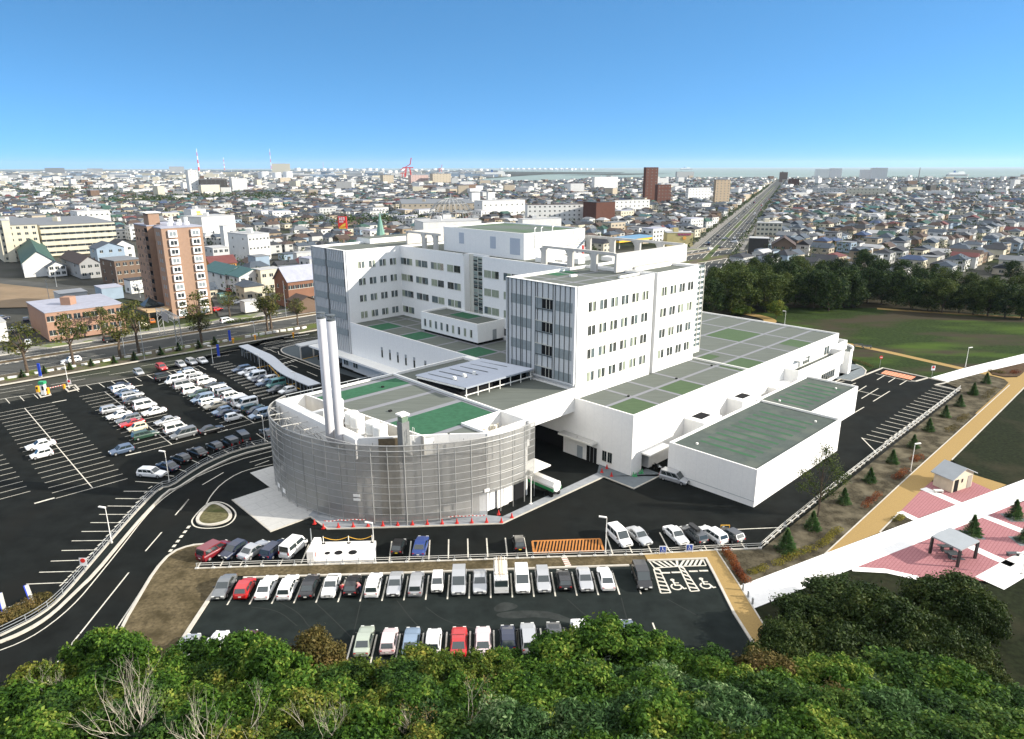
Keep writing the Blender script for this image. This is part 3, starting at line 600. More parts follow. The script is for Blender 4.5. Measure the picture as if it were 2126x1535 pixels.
louvre_wall(.0, -28.7, -12.45, 12.9, 29.3, [(-27.7, -22.5, 0), (-21.5, -17.45, 1), (-17.0, -13.2, 0)], None, [-28.3, -27.4, -26.3, -25.2, -24.8, -23.7, -22.6, -21.6, -21.1, -19.9, -18.6, -17.5, -17.0, -15.9, -14.8, -13.7, -12.6])
s = MB(); s.ab(-.02, .25, -22.5, -21.6, 12.9, 29.28); part('louvre_pier', s, M_louv)
# left ward block
b = MB(); roofwalls(b, 1.1, 34, -100, -84.5, 4.3, 29.33); part('wall', b, WM)
louvre_wall(.85, -100.1, -84.7, 4.6, 29.3, [(-99.3, -93.6, 0), (-92.6, -85.2, 0)], None, [-99.6, -92.9, -93.3])
s = MB()
for i in range(9): s.ab(.55, .70, -99.2+i*.66, -98.9+i*.66, 4.6, 29.2)
for i in range(9): s.ab(.55, .70, -92.3+i*.82, -91.95+i*.82, 4.6, 29.2)
part('louvre_blade', s, M_louv)
s = MB()
for z in ROWS+[8.65]: s.ab(.5, .56, -99.3, -93.6, z+.05, z+1.65, 0); s.ab(.5, .56, -92.6, -85.1, z+.05, z+1.65, 0)
part('louvre_band', s, M_louv2)
b = MB(); b.ab(16, 34, -103, -97, 28.9, 30.2, 0, 1); part('roof_housing', b, [M_cap, M_roof])
# central slab with the stair recess
b = MB(); b.ab(16.5, 34, -84.5, -60.0, 10, 28.83, 0, 1); b.ab(18.3, 34, -60.0, -53.7, 10, 28.83, 0, 1); b.ab(16.5, 36.8, -53.7, -28.6, 10, 28.83, 0, 1)
b.ab(16.5, 16.8, -84.5, -60, 28.83, 29.33, 0, 2); b.ab(16.5, 16.8, -53.7, -28.6, 28.83, 29.33, 0, 2); b.ab(16.5, 18.6, -60.3, -60, 28.83, 29.33, 0, 2); b.ab(18.3, 18.6, -60, -53.7, 28.6, 29.33, 0, 2); b.ab(33.7, 34, -84.5, -53.7, 28.83, 29.33, 0, 2)
b.ab(34, 43.2, -60, -28.6, 10, 28.7, 0, 1)
part('wall', b, WM)
b = MB()
for i in range(4):
    for j in range(9):
        z = 12.6+i*4.05+[0, .75, 1.3, 1.6, 2.15, 2.5, 2.9, 3.3, 3.75][j]; h = [.7, .5, .25, .5, .3, .35, .35, .4, .25][j]
        for c in range(3): b.ab(18.2, 18.3, -58.6+c*1.55, -57.2+c*1.55, z, z+h, [1, 0, 2, 0, 2, 1, 0, 1, 2][(j+c*(i % 2)) % 9])
part('stair_glazing', b, [M_glass, mat('stair_glass_pale', (.28, .33, .29), .3), mat('stair_glass_mid', (.08, .11, .10), .2)])
b = MB(); b.ab(18.15, 18.3, -60, -58.7, 12.2, 29.2); 
for c in range(5): b.ab(18.12, 18.3, -58.75+c*1.55, -58.62+c*1.55, 12.3, 28.9)
for i in range(17): b.ab(18.13, 18.3, -58.7, -54.0, 12.5+i*1.0, 12.56+i*1.0)
part('stair_mullions', b, M_frame)
# court podium, its roof grid, slit windows and canopy
b = MB(); b.ab(.95, 16.5, -84.5, -28.6, 4.3, 11.75, 0, 1); b.ab(.95, 1.25, -84.5, -28.6, 11.75, 12.2, 0, 2); b.ab(1.3, 16.5, -28.6, -28.5, 4.3, 12)
part('wall', b, WM)
roofsheet([(1.3, 16.4, x-.3, x+.3) for x in (-79.6, -73, -66.4, -59.6, -53, -46.4, -39.8, -33.2)]+[(8.4, 9.1, -84.3, -28.9), (13.9, 14.5, -84.3, -67), (1.4, 2.0, -84.3, -28.9)], 11.77, M_strip, 'roof_walkway')
roofsheet([(2.1, 8.3, -79.2, -73.4), (2.1, 8.3, -66, -60), (2.1, 8.3, -46, -40.2), (2.1, 8.3, -33, -29)], 11.765, M_green, 'green_roof_panel')
for q in (-71.65, -68.5, -65.45, -62.4, -59.3, -55.35): win(('a', .95), q, q+.65, 5.98, 7.7, [0], panes=1); b = MB(); b.ab(.9, .95, q, q+.65, 7.7, 8.4); part('louvre_vent', b, M_gm)
b = MB(); b.ab(-2.3, 1.0, -100, -42, 3.85, 4.3, 0, 1); part('entrance_canopy', b, [M_wall, M_cap])
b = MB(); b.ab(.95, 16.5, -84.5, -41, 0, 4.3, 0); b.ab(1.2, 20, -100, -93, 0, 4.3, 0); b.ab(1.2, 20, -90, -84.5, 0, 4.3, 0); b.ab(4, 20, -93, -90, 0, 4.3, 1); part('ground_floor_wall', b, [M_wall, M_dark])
win(('a', .93), -89.2+5, -87.4+5, 1.0, 3.2, [2, 0]); win(('a', 1.18), -89.0, -87.0, .8, 3.0, [2, 0])
# box on the court roof
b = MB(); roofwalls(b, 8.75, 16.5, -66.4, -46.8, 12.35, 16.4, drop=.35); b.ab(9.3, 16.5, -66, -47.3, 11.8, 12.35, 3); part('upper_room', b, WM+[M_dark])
roofsheet([(9.1, 16.2, -60.6, -60.2), (9.1, 16.2, -53.3, -52.9)], 16.08, M_strip, 'roof_walkway'); roofsheet([(12, 16, -60.1, -53.5)], 16.07, M_green, 'green_roof_panel')
for i in range(9): win(('a', 8.75), -65.3+i*2.0, -64.55+i*2.0, 13.2, 14.9, [0, 1, 2], panes=1)
b = MB(); b.ab(13.0, 14.1, -46.8, -46.74, 12.4, 14.6, 0); part('door', b, M_gm)
# penthouse
b = MB(); roofwalls(b, 21.1, 41.2, -72.7, -45.4, 28.2, 34.45, drop=.25); part('penthouse', b, [M_wall, mix2(mat('penthouse_roof', (.12, .14, .125), .95, .1, 1), (.08, .13, .07), .12, .45, .65), M_cap])
for q0, q1, z0, z1 in ((-66.9, -65.2, 30.9, 33.4), (-56.1, -54.3, 30.6, 33.2), (-49.7, -46.6, 29.8, 33.3)):
    b = MB(); b.ab(21.05, 21.1, q0, q1, z0, z1); part('louvre_vent', b, mat('vent_louvre', (.40, .44, .50), .5, .06, 3, stretch=(1, 1, 14)))
b = MB()
for a in (23.2, 24.3, 26.6): b.ab(a, a+.08, -45.4, -45.3, 31.0, 34.3)
for a in (37, 39): b.ab(a, a+.07, -45.4, -45.3, 31.6, 34.2)
b.ab(34, 41, -45.4, -45.25, 31.3, 31.36); b.ab(34, 41, -45.4, -45.25, 30.9, 30.96); part('wall_pipe', b, M_fin)
b = MB()
for a in (25.5, 27.6, 31.2): b.tube([P(a, -46.5, 34.2), P(a, -46.5, 35.2), P(a+.4, -46.5, 35.4)], .13, 6)
part('roof_vent_pipe', b, M_cap)
# roof frames (beams on piers) and the concrete fin wall
def pergola(pts, zt, ends, nm='roof_frame'):
    b = MB()
    for p, q in zip(pts[:-1], pts[1:]): b.bar(P(*p, zt), P(*q, zt), .55, .5, 0)
    for e in ends:
        b.ab(e[0]-.28, e[0]+.28, e[1]-.7, e[1]+.7, 28.6, zt-.2, 0); b.poly([P(e[0], e[1]-1.6, zt-.25), P(e[0], e[1]-.7, zt-1.6), P(e[0], e[1]-.5, zt-.25)], 0)
    return part(nm, b, [M_con2])
pergola([(18.85, -37.6), (18.85, -19.3)], 32.5, [(18.85, -37.3), (18.85, -30.2), (18.85, -24.2)])
pergola([(42.2, -46), (42.2, -19.3)], 32.5, [(42.2, -45), (42.2, -38), (42.2, -31), (42.2, -25)])
b = MB(); b.ab(18.6, 42.5, -19.25, -18.75, 29.1, 32.6, 0, 0); part('fin_wall', b, [M_con2])
b = MB(); b.ab(19.8, 42.5, -86.3, -85.8, 29.35, 32.6, 0, 0); part('fin_wall', b, [M_con2])
pergola([(20.05, -85.8), (20.05, -72.8)], 32.5, [(20.05, -79), (20.05, -74.5)]); pergola([(42.2, -85.8), (42.2, -72.8)], 32.5, [(42.2, -79), (42.2, -75)])
roofsheet([(.5, 21.4, -18.4, -17.8), (.5, 21.4, -23.6, -23.0), (5.5, 6.1, -28.2, -12.8), (12.5, 13.1, -28.2, -12.8), (23.2, 36.4, -20.4, -19.8)], 28.845, M_strip, 'roof_walkway')
roofsheet([(9.5, 15.5, -28.3, -25)], 28.842, M_green, 'green_roof_panel')
b = MB(); b.ab(24, 36.3, -18.6, -18.2, 28.85, 29.7, 0, 1); b.ab(15, 21, -15.5, -15.1, 28.85, 29.3, 0, 1); b.ab(10, 11.6, -22.8, -22.2, 28.85, 29.2); part('roof_upstand', b, [M_cap, M_roof])
# plant on the roof behind the frame
b = MB()
for i, (a, c, w, d, h) in enumerate([(23, -42, 4, 6, .5), (27, -40, 5, 5, .9), (24, -34.5, 2, 2, 1.0), (31, -42, 3, 2, 1.6), (32, -33, 2, 3, .8), (19.5, -38.5, 1.4, 7, .4)]): b.ab(a, a+w, c, c+d, 28.9, 29+h, i % 2, 0)
b.prism([P(20.5, -41.5), P(29, -41.5), P(29, -38), P(20.5, -38)], 28.9, 29.9, 0); part('roof_plant', b, [M_cap, M_gm])
b = MB(); b.tube([P(33, -39, 28.9), P(33, -39, 31.6)], .25, 8); part('red_pipe', b, mat('red_paint_pipe', (.55, .04, .03), .5))
# ---- bridge over the driveway and powerhouse
pw = thing('powerhouse', 'low rounded plant building behind a curved perforated metal screen', 'plant building', P(-30, -25))
def pp(name, mb, mats, **k):
    if name in ('green_roof_panel', 'roof_drain', 'inner_post'): return build_split(mb, name, mats, pw)
    return mb.build(name, mats, pw, **k)
b = MB(); b.ab(-16.5, 0, -41.3, -12.3, 8.0, 11.75, 0, 1); b.ab(-16.5, 0, -12.6, -12.3, 11.75, 12.2, 0, 2); b.ab(-16.5, 0, -41.3, -41.0, 11.75, 12.2, 0, 2); b.ab(-.3, 0, -28.6, -12.6, 11.75, 11.95, 0, 2); b.ab(-.3, .95, -41, -28.7, 11.75, 12.2, 0, 2)
b.ab(.0, 1.3, -41.3, -28.6, 4.3, 11.75, 0, 1); part('bridge', b, WM)
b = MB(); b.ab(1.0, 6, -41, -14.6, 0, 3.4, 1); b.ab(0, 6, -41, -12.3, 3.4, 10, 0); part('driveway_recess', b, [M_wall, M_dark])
# sloping corrugated canopy on the bridge roof
b = MB(); n = 46; A0, A1 = -16.1, -.35
for i in range(n):
    a0 = A0+(A1-A0)*i/n; a1 = A0+(A1-A0)*(i+1)/n; am = (a0+a1)/2
    zz = [(a0, 0), (am, .16), (a1, 0)]
    for (p, dz), (q, ez) in zip(zz[:-1], zz[1:]): b.poly([P(p, -35.3, 12.9+dz), P(p, -21.6, 13.7+dz), P(q, -21.6, 13.7+ez), P(q, -35.3, 12.9+ez)], 0)
    b.poly([P(a0, -35.3, 12.75), P(a1, -35.3, 12.75), P(a1, -21.6, 13.55), P(a0, -21.6, 13.55)][::-1], 1); b.poly([P(a0, -21.6, 13.5), P(a1, -21.6, 13.5), P(a1, -21.6, 13.7), P(am, -21.6, 13.86), P(a0, -21.6, 13.7)], 0)
cn = part('sloping_canopy', b, [mat('corrugated_metal', (.40, .43, .48), .45, .04, 1, metal=.35), M_fin])
b = MB()
for i in range(6): a = -14.2+i*2.35; b.bar(P(a, -34.0+i*.1, 13.12), P(a, -26.3, 13.62), .16, .06)
build_split(b, 'canopy_gap', [M_fin], cn)
b = MB()
for i in range(3): a = -14.3+i*2.2; b.ab(a, a+.35, -27.2, -26.6, 13.5, 14.1)
build_split(b, 'roof_vent', [M_cap], cn)
b = MB()
for i in range(7): a = -15.8+i*2.5; b.tube([P(a, -21.9, 11.75), P(a, -21.9, 13.5)], .09, 6)
b.bar(P(A0, -21.9, 12.35), P(A1, -21.9, 12.35), .12, .15); b.bar(P(A0, -34.8, 12.7), P(A0, -22, 13.5), .2, .25); b.build('canopy_post', [M_cap], cn)
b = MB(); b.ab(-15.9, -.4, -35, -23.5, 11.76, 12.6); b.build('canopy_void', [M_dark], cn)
# powerhouse body
IN = [(-34.1, -41.2), (-31.5, -12.7)]
FP = [(-16.5, -41.4), (-38.9, -41.4), (-38.9, -18.8), (-33.7, -15.0), (-28.6, -11.0), (-24.6, -7.5), (-16.5, -7.2)]
b = MB()
b.prism([P(*q) for q in FP], 0, 9.3, 0, 3)                                   # everything up to the pit floors
b.prism([P(-16.5, -41.4), P(*IN[0]), P(*IN[1]), P(-28.6, -11.2), P(-24.3, -7.8), P(-24.3, -12.9), P(-16.5, -12.9)], 9.3, 11.85, 0, 1)
def wallrun(pts, z0, z1, t=.3, mi=0, mt=2):
    for (p, q) in zip(pts[:-1], pts[1:]):
        P0 = P(*p); P1 = P(*q); d = (P1-P0).normalized(); nn = Vector((-d.y, d.x, 0))*t/2; e = d*(t/2-.004)
        b.prism([P0-nn-e, P1-nn+e, P1+nn+e, P0+nn-e], z0, z1, mi, mt)
wallrun([(-16.6, -41.3), (-38.8, -41.3)], 9.3, 12.2); wallrun([(-38.3, -41.0), (-38.3, -18.9)], 9.3, 12.204, t=1.5); wallrun([(-38.7, -18.6), (-33.7, -14.9), (-28.5, -10.9), (-24.5, -7.4)], 9.3, 12.208)
wallrun([IN[0], IN[1]], 9.3, 12.212, mi=4); wallrun([(-37.6, -33.2), (-33.3, -33.2)], 9.3, 11.9, t=.8); wallrun([(-37.6, -25.2), (-36.4, -22.0), (-32.6, -22)], 9.3, 11.0, t=.3)
wallrun([(-16.65, -40.9), (-16.65, -6.8)], 9.3, 12.22, t=.36); wallrun([(-24.2, -12.8), (-16.9, -12.8)], 8, 12.216); wallrun([(-24.3, -12.9), (-24.3, -7.5)], 8, 12.218); wallrun([(-24.3, -7.4), (-16.5, -7.3)], 8, 12.21, t=.5)
pp('wall', b, [M_wall, M_roof, M_cap, M_con2, M_con2])
def pwsheet(rects, z, m, name):
    b = MB()
    for i, q in enumerate(rects):
        q = [P(*w, z+i*.0004) for w in q]
        if (q[1]-q[0]).cross(q[2]-q[0]).z < 0: q = q[::-1]
        b.poly(q)
    pp(name, b, m)
pwsheet([[(-33.6, -39.4), (-17.5, -39.4), (-17.5, -35.0), (-33.2, -35.0)], [(-31.6, -21.1), (-17.5, -21.1), (-17.5, -13.2), (-31.2, -13.2)]], 11.87, M_green, 'green_roof_panel')
pwsheet([[(-33.8, -40.6), (-17, -40.6), (-17, -39.4), (-33.8, -39.4)], [(-33.2, -34.9), (-17.5, -34.9), (-17.5, -33.8), (-33.2, -33.8)], [(-32.7, -29.3), (-17.5, -28.9), (-17.5, -27.9), (-32.7, -28.2)], [(-32, -22.3), (-17.5, -22.3), (-17.5, -21.1), (-31.8, -21.1)], [(-17.5, -40), (-17, -40), (-17, -13.3), (-17.5, -13.3)], [(-30.5, -13.2), (-24.6, -13.2), (-24.6, -12.1), (-29.5, -12.1)]], 11.86, M_strip, 'roof_walkway')
b = MB(); b.ab(-28.7, -28.2, -25.4, -25, 11.85, 12.1); b.ab(-22.5, -22.1, -36.5, -36.1, 11.85, 12.1); pp('roof_drain', b, M_dark)
# rubble and plant in the second pit
b = MB(); rr = random.Random(5)
for i in range(26):
    a = rr.uniform(-23.3, -18.5); c = rr.uniform(-11.9, -8.3); s = rr.uniform(.2, .6); b.tube([P(a, c, 9.3), P(a+rr.uniform(-.6, .6), c+rr.uniform(-.6, .6), 10.2+s*1.8)], [s, s*.5], 6)
pp('pit_pipework', b, mat('lagged_pipes', (.62, .58, .48), .7, .2, 2))
# curved perforated screen
SCR = smooth([P(-36.5, -43.6), P(-39.5, -42.0), P(-41.7, -39.3), P(-43.4, -34.6), P(-43.9, -29.6), P(-43.2, -25.0), P(-41.7, -20), P(-39.4, -16.3), P(-36.2, -12.7), P(-33.0, -10.4), P(-29.3, -8.1), P(-24.5, -6.35), P(-19.5, -5.8), P(-15.1, -6.2)], 2)
def along(pts, step):
    out = []; acc = 0; nxt = 0
    for p, q in zip(pts[:-1], pts[1:]):
        L = (q-p).length
        while nxt <= acc+L: out.append(p+(q-p)*((nxt-acc)/L)); nxt += step
        acc += L
    return out
S2 = along(SCR, 1.15); NS = len(S2)
b = MB()
for i in range(NS-1):
    p, q = S2[i], S2[i+1]; zb_ = .55 if i < NS*.80 else (3.4 if i < NS*.965 else 1.2)
    b.poly([(p.x, p.y, zb_), (q.x, q.y, zb_), (q.x, q.y, 12), (p.x, p.y, 12)])
pp('perforated_screen', b, meshmetal('perforated_steel', (.36, .355, .33), .62))
b = MB()
for z in [.7, 1.75, 2.8, 3.85, 4.9, 5.95, 6.25, 7.3, 8.35, 9.4, 10.45, 11.2, 12.0]:
    pts = [Vector((p.x, p.y, z)) for p in (S2 if z > 3 else S2[:int(NS*.8)+1])]; b.tube(pts, .04 if z not in (12.0, 11.2) else .085, 5)
for i in range(0, NS, 2):
    p = S2[i]; b.tube([(p.x, p.y, .0), (p.x, p.y, 12)], .05 if i % 4 else .07, 5)
pp('screen_frame', b, mat('galvanised_steel', (.34, .34, .325), .5, .1, 1, metal=.2))
# inner second row of posts and diagonal struts
b = MB(); cen = P(-27, -26)
for i in range(0, int(NS*.86), 4):
    p = S2[i]; q = p+(cen-p).normalized()*1.5; b.tube([(q.x, q.y, 0), (q.x, q.y, 11.8)], .06, 5)
    for z in (2.8, 5.95, 8.35, 11.2): b.tube([(p.x, p.y, z), (q.x, q.y, z)], .04, 4)
    if i < NS*.45: b.tube([(q.x, q.y, 5.9), (p.x, p.y, 8.3), (q.x, q.y, 11)], .04, 4)
pp('inner_post', b, MATS['galvanised_steel'])
b = MB()
for c in (-40.5, -37.5, -34.5, -31.5, -28.5, -25.9):
    # tie beam from the wall to the screen
    tgt = min(S2[:int(NS*.5)], key=lambda s: abs((s-O0).dot(BX)-c)); e_ = P(-39, c, 11.3).lerp(Vector((tgt.x, tgt.y, 11.7)), .95); b.tube([P(-39.0, c, 11.3), e_], .065, 6)
    b.tube([P(-39.0, c, 9.2), P(-40.8, c, 11.5)], .05, 4); b.tube([P(-40.9, c, 11.5), P(-42.0, c, 9.6), P(-42.4, c, 11.3)], .05, 4)
b.tube([P(-41.0, -40.0, 11.9), P(-41.0, -22.5, 11.9), P(-39.6, -17.0, 11.9)], .08, 6); pp('tie_beam', b, M_conc)
b = MB()    # handrail along the wall top, left end
for t in range(9): b.tube([P(-36.5+t*2.2, -42.4, 10.9), P(-36.5+t*2.2, -42.4, 12.2)], .04, 4)
b.tube([P(-36.5, -43.4, 12.1), P(-18, -42.4, 12.2)], .07, 5); b.tube([P(-36.5, -43.4, 11.6), P(-18, -42.4, 11.6)], .05, 5); pp('handrail', b, M_gm)
# rust streaks and panels seen through the screen, doors and white boards
b = MB(); b.prism([P(-36.2, -16.9), P(-34.0, -15.3), P(-34.2, -15.0), P(-36.4, -16.6)], 0.1, 12.0); pp('brown_wall_panel', b, mat('brown_panel', (.16, .125, .08), .8, .3, 1.5))
for zf, x, y, w, h in ((z2, 752, 790, .9, .35), (z2, 752, 803, .9, .5), (z2, 1445, 820, .8, .5)):
    pass
def board(i, z, w, h):
    p = S2[i]; q = S2[i+1]; d = (q-p).normalized(); nn = Vector((d.y, -d.x, 0)); 
    if (p+nn-cen).length < (p-cen).length: nn = -nn
    b = MB(); c = p+nn*.12; b.prism([c-d*w/2-nn*.02, c+d*w/2-nn*.02, c+d*w/2+nn*.02, c-d*w/2+nn*.02], z, z+h); pp('notice_board', b, M_wpath)
# index along the screen for the boards seen in the photo
def near_idx(px, py, z):
    g = G(px, py, z); return min(range(NS-1), key=lambda i: (Vector((S2[i].x, S2[i].y, 0))-Vector((g.x, g.y, 0))).length)
board(near_idx(767, 1003, 4.6), 4.3, 1.0, .4); board(near_idx(767, 1003, 4.6), 3.7, 1.0, .35); board(near_idx(995, 1009, 4), 3.7, .8, .5); board(near_idx(590, 1015, 1), 1.2, .9, .7); board(near_idx(598, 1020, 1)+1, 1.2, .9, .7)
b = MB(); b.ab(-22.8, -20.6, -7.3, -7.1, 0, 3.0, 0); pp('loading_door', b, M_wpath); b = MB(); b.ab(-19.3, -16.9, -7.3, -7.14, 0, 3.2, 0); pp('plant_room_doorway', b, M_dark)
b = MB(); b.ab(-16.4, -12.6, -9.5, -6.0, 3.9, 4.1); pp('door_canopy', b, M_cap)
b = MB(); b.tube([P(-18.4, -4.6, 0), P(-18.4, -4.6, 4.5)], .09, 6); b.ab(-18.6, -18.2, -4.8, -4.4, 0, .15); pp('standpipe', b, M_cap)
# chimneys
M_chim = mat('chimney_white', (.47, .465, .48), .35, .03, .5)
def chimney(name, a, c, label):
    t = thing(name, label, 'chimney', P(a, c, 10.2), 'twin chimneys of the plant building')
    b = MB(); b.tube([P(a+.9, c, 9.6), P(a+.35, c, 10.1), P(a, c, 10.9), P(a, c, 28.3)], [.62]*4, 24); o = b.build('flue', M_chim, t, smooth=False)
    for p in o.data.polygons: p.use_smooth = len(p.vertices) == 4
    b = MB(); b.tube([P(a, c, 28.3), P(a, c, 28.5)], .56, 24); b.build('flue_rim', M_fin, t)
    b = MB()
    for i in range(4): q = i*math.pi/2; b.tube([P(a+.45*math.cos(q), c+.45*math.sin(q), 28.3), P(a+.45*math.cos(q), c+.45*math.sin(q), 29.0)], .03, 4)
    b.tube([P(a, c, 29.0), P(a, c, 29.12)], .62, 16); b.build('rain_cap', M_fin, t)
chimney('chimney', -39.4, -24.3, 'left one of the two tall white chimneys beside the curved screen')
chimney('chimney', -39.25, -21.95, 'right one of the two tall white chimneys beside the curved screen')
# cooling towers in the pit
M_tank = mat('tank_white', (.82, .81, .76), .6, .03, 1)
tk = [(-35.15, -30.0, 1.35, 13.9, 'biggest of the white round tanks, nearest the chimneys and the far pit wall'), (-35.0, -25.6, 1.05, 13.1, 'white round cooling tank just right of the big tank'), (-35.2, -23.7, 1.05, 13.1, 'white round cooling tank in the middle of the row of five'), (-35.0, -20.1, 1.05, 13.1, 'fourth white cooling tank from the left in the pit'), (-35.1, -18.0, 1.05, 13.1, 'rightmost white cooling tank beside the small square flue')]
for a, c, r, zt, lb in tk:
    t = thing('cooling_tank', lb, 'water tank', P(a, c, 9.3), 'round white tanks in the roof pit')
    b = MB(); b.tube([P(a, c, 9.5), P(a, c, 10.6), P(a, c, zt)], [r*.8, r*.88, r], 24); b.build('tank_shell', M_tank, t)
    b = MB(); b.tube([P(a, c, zt), P(a, c, zt+.22), P(a, c, zt+.34)], [r*1.02, r*.96, r*.55], 24); b.build('tank_lid', M_tank, t)
    b = MB(); b.tube([P(a, c, 11.6), P(a, c, 11.72)], r*1.05, 24); b.build('tank_ring', M_cap, t)
t = thing('square_flue', 'square grey brick flue with a louvred cap on the curved plant building', 'flue', P(-34.7, -12.3, 12))
b = MB(); b.ab(-34.9, -33.7, -14.1, -12.9, 9, 14.9); b.build('flue_shaft', mat('flue_brick', (.20, .205, .20), .9, .12, 3), t)
b = MB(); b.ab(-34.8, -33.8, -14.0, -13.0, 14.9, 15.8); b.build('flue_louvre', mat('flue_louvre', (.14, .20, .14), .6, .2, 3), t)
b = MB(); b.ab(-35.0, -33.6, -14.2, -12.8, 15.8, 16.05); b.build('flue_cap', M_cap, t)
b = MB(); b.tube([P(-33.7, -12.2, 12.2), P(-33.7, -12.2, 14.2), P(-33.7, -11.8, 14.2), P(-33.7, -11.8, 12.2)], .05, 4); b.build('ladder', M_cap, t)
# ---- details on the front corner of the low wing
b = MB(); b.ab(-1.6, 0, -14.5, -7.0, 3.7, 4.0, 0, 1); part('door_canopy', b, [M_cap, M_conc]); b = MB(); b.ab(-.9, -.7, -10.9, -10.7, 4.0, 4.02); part('roof_drain', b, M_dark)
b = MB(); b.ab(-.06, 0, -11.4, -10.2, 0, 2.15, 0); part('door', b, mat('grey_door', (.30, .34, .37), .6))
b = MB(); b.ab(-.03, 0, -9.3, -7.1, 0, 2.75, 0); b.ab(-.05, -.03, -8.6, -8.5, 0, 2.7, 1); b.ab(-.05, -.03, -7.8, -7.7, 0, 2.7, 1); part('entrance_doorway', b, [M_dark, M_gm])
win(('a', 0), -5.95, -3.9, 1.0, 2.85, [0])
b = MB(); b.ab(2.6, 8.7, 0, 1.7, 3.15, 3.4, 0, 1); part('side_canopy', b, [M_cap, M_wall]); b = MB(); b.ab(2.85, 2.87, -1.4, 0, 0, 3.1); b.ab(2.87, 4.78, -1.45, -1.4, 0, 3.1); part('side_entrance', b, M_dark)
# ---- far end of the low wing: upper terrace, balcony, curved bay
b = MB(); b.ab(53, 77.0, 0, 3.0, 4.5, 6.2, 0, 1); b.ab(53, 77.0, 2.75, 3.0, 6.2, 7.5, 0, 2); b.ab(76.75, 77.0, 0, 2.75, 6.2, 7.5, 0, 2); b.ab(53, 53.25, 0, 2.75, 6.2, 7.5, 0, 2); b.ab(60, 80.5, 0, 1.2, 0, 4.5, 0, 1); b.ab(80.5, 86.5, -8, 0, 0, 7.0, 0, 1); b.ab(80.5, 86.5, -.3, 0, 7, 7.8, 0, 2); b.ab(86.2, 86.5, -8, 0, 7, 7.8, 0, 2)
part('terrace_wall', b, WM)
bay_ = smooth([P(86.5, -6), P(89.2, -5.5), P(90.2, -3), P(89.6, -.2), P(87, 1.6), P(84, 1.9)], 2)+[P(84, -6)]
b = MB(); b.prism(bay_, 0, 5.6, 0, 1); b.strip(bay_[:-1], .25, 5.6, 0, z1=6.1); part('curved_bay', b, [M_wall, M_roof])
for a0, a1, z0, z1 in ((61.8, 65.2, 6.5, 8.0), (73.0, 75.7, 6.5, 8.4)):
    win(('b', 0.0), a0, a1, z0, z1, [2, 0], panes=4 if a1-a0 > 3 else 2)
win(('b', 1.2), 70, 77.5, .9, 2.7, [0], panes=6)
b = MB(); b.ab(57.5, 61, 0, 1.4, 8.2, 8.4); part('door_canopy', b, M_cap); b = MB(); b.ab(59.5, 60.5, 0, .05, 6.3, 8.1); part('door', b, M_gm)
# ---- annexes
def annex(name, label, a0, a1, b0, b1, h, stripes):
    t = thing(name, label, 'annex building', P(a0, b1))
    b = MB(); roofwalls(b, a0, a1, b0, b1, 0, h, drop=.35, t=.25); w = b.build('wall', [M_wall, M_roof2, M_cap], t)
    b = MB(); b.ab(a0-.03, a0, b0, b1, .9, .96); b.build('plinth_line', M_gm, t)
    for i in range(stripes):
        u = a0+(a1-a0)*(.16+.66*i/(stripes-1)); q = [P(u-.4, b0+(b1-b0)*.18, h-.335), P(u+.35, b0+(b1-b0)*.18, h-.335), P(u+.35+rr.uniform(-.1, .1), b0+(b1-b0)*.82, h-.335), P(u-.4, b0+(b1-b0)*.82, h-.335)]
        if (q[1]-q[0]).cross(q[2]-q[0]).z < 0: q = q[::-1]
        b = MB(); b.poly(q); b.build('green_roof_stripe', M_fgreen, t)
    b = MB(); b.ab(a0+3, a0+3.3, b0+3, b0+3.3, h-.35, h-.1); b.ab(a1-4, a1-3.7, b1-3, b1-2.7, h-.35, h-.1); build_split(b, 'roof_vent', M_cap, t)
    return t
M_roof2 = mix2(mat('annex_roof', (.076, .092, .083), .95, .12, .8), (.098, .112, .096), .25)
M_fgreen = mat('faded_green_stripe', (.058, .09, .066), .95, .12, 1.5, col2=(.042, .115, .058), contrast=(.35, .6))
ax1 = annex('warehouse_annex', 'front white annex with a dark grey green-striped flat roof, nearest the car park', 4.2, 34.6, 4.05, 19, 5.97, 9)
ax2 = annex('warehouse_annex', 'rear white annex with a dark flat roof, further up the service road', 34.7, 57.0, 3.2, 13.6, 5.7, 7)
b = MB(); b.ab(14.8, 20.5, 0, 4.0, 0, 6.3, 0, 1); b.ab(16.2, 19.4, .6, 2.6, 6.3, 6.34, 2); build_split(b, 'link_block', [M_wall, M_wall, M_dark], ax1)
b = MB(); b.ab(29.5, 36.5, 0, 3.2, 0, 6.5, 0, 1); b.ab(31, 34, .6, 2.4, 6.5, 6.54, 2); b.ab(46, 58, 0, 2.0, 0, 5.0, 0, 1); build_split(b, 'link_block', [M_wall, M_wall, M_dark], ax2)
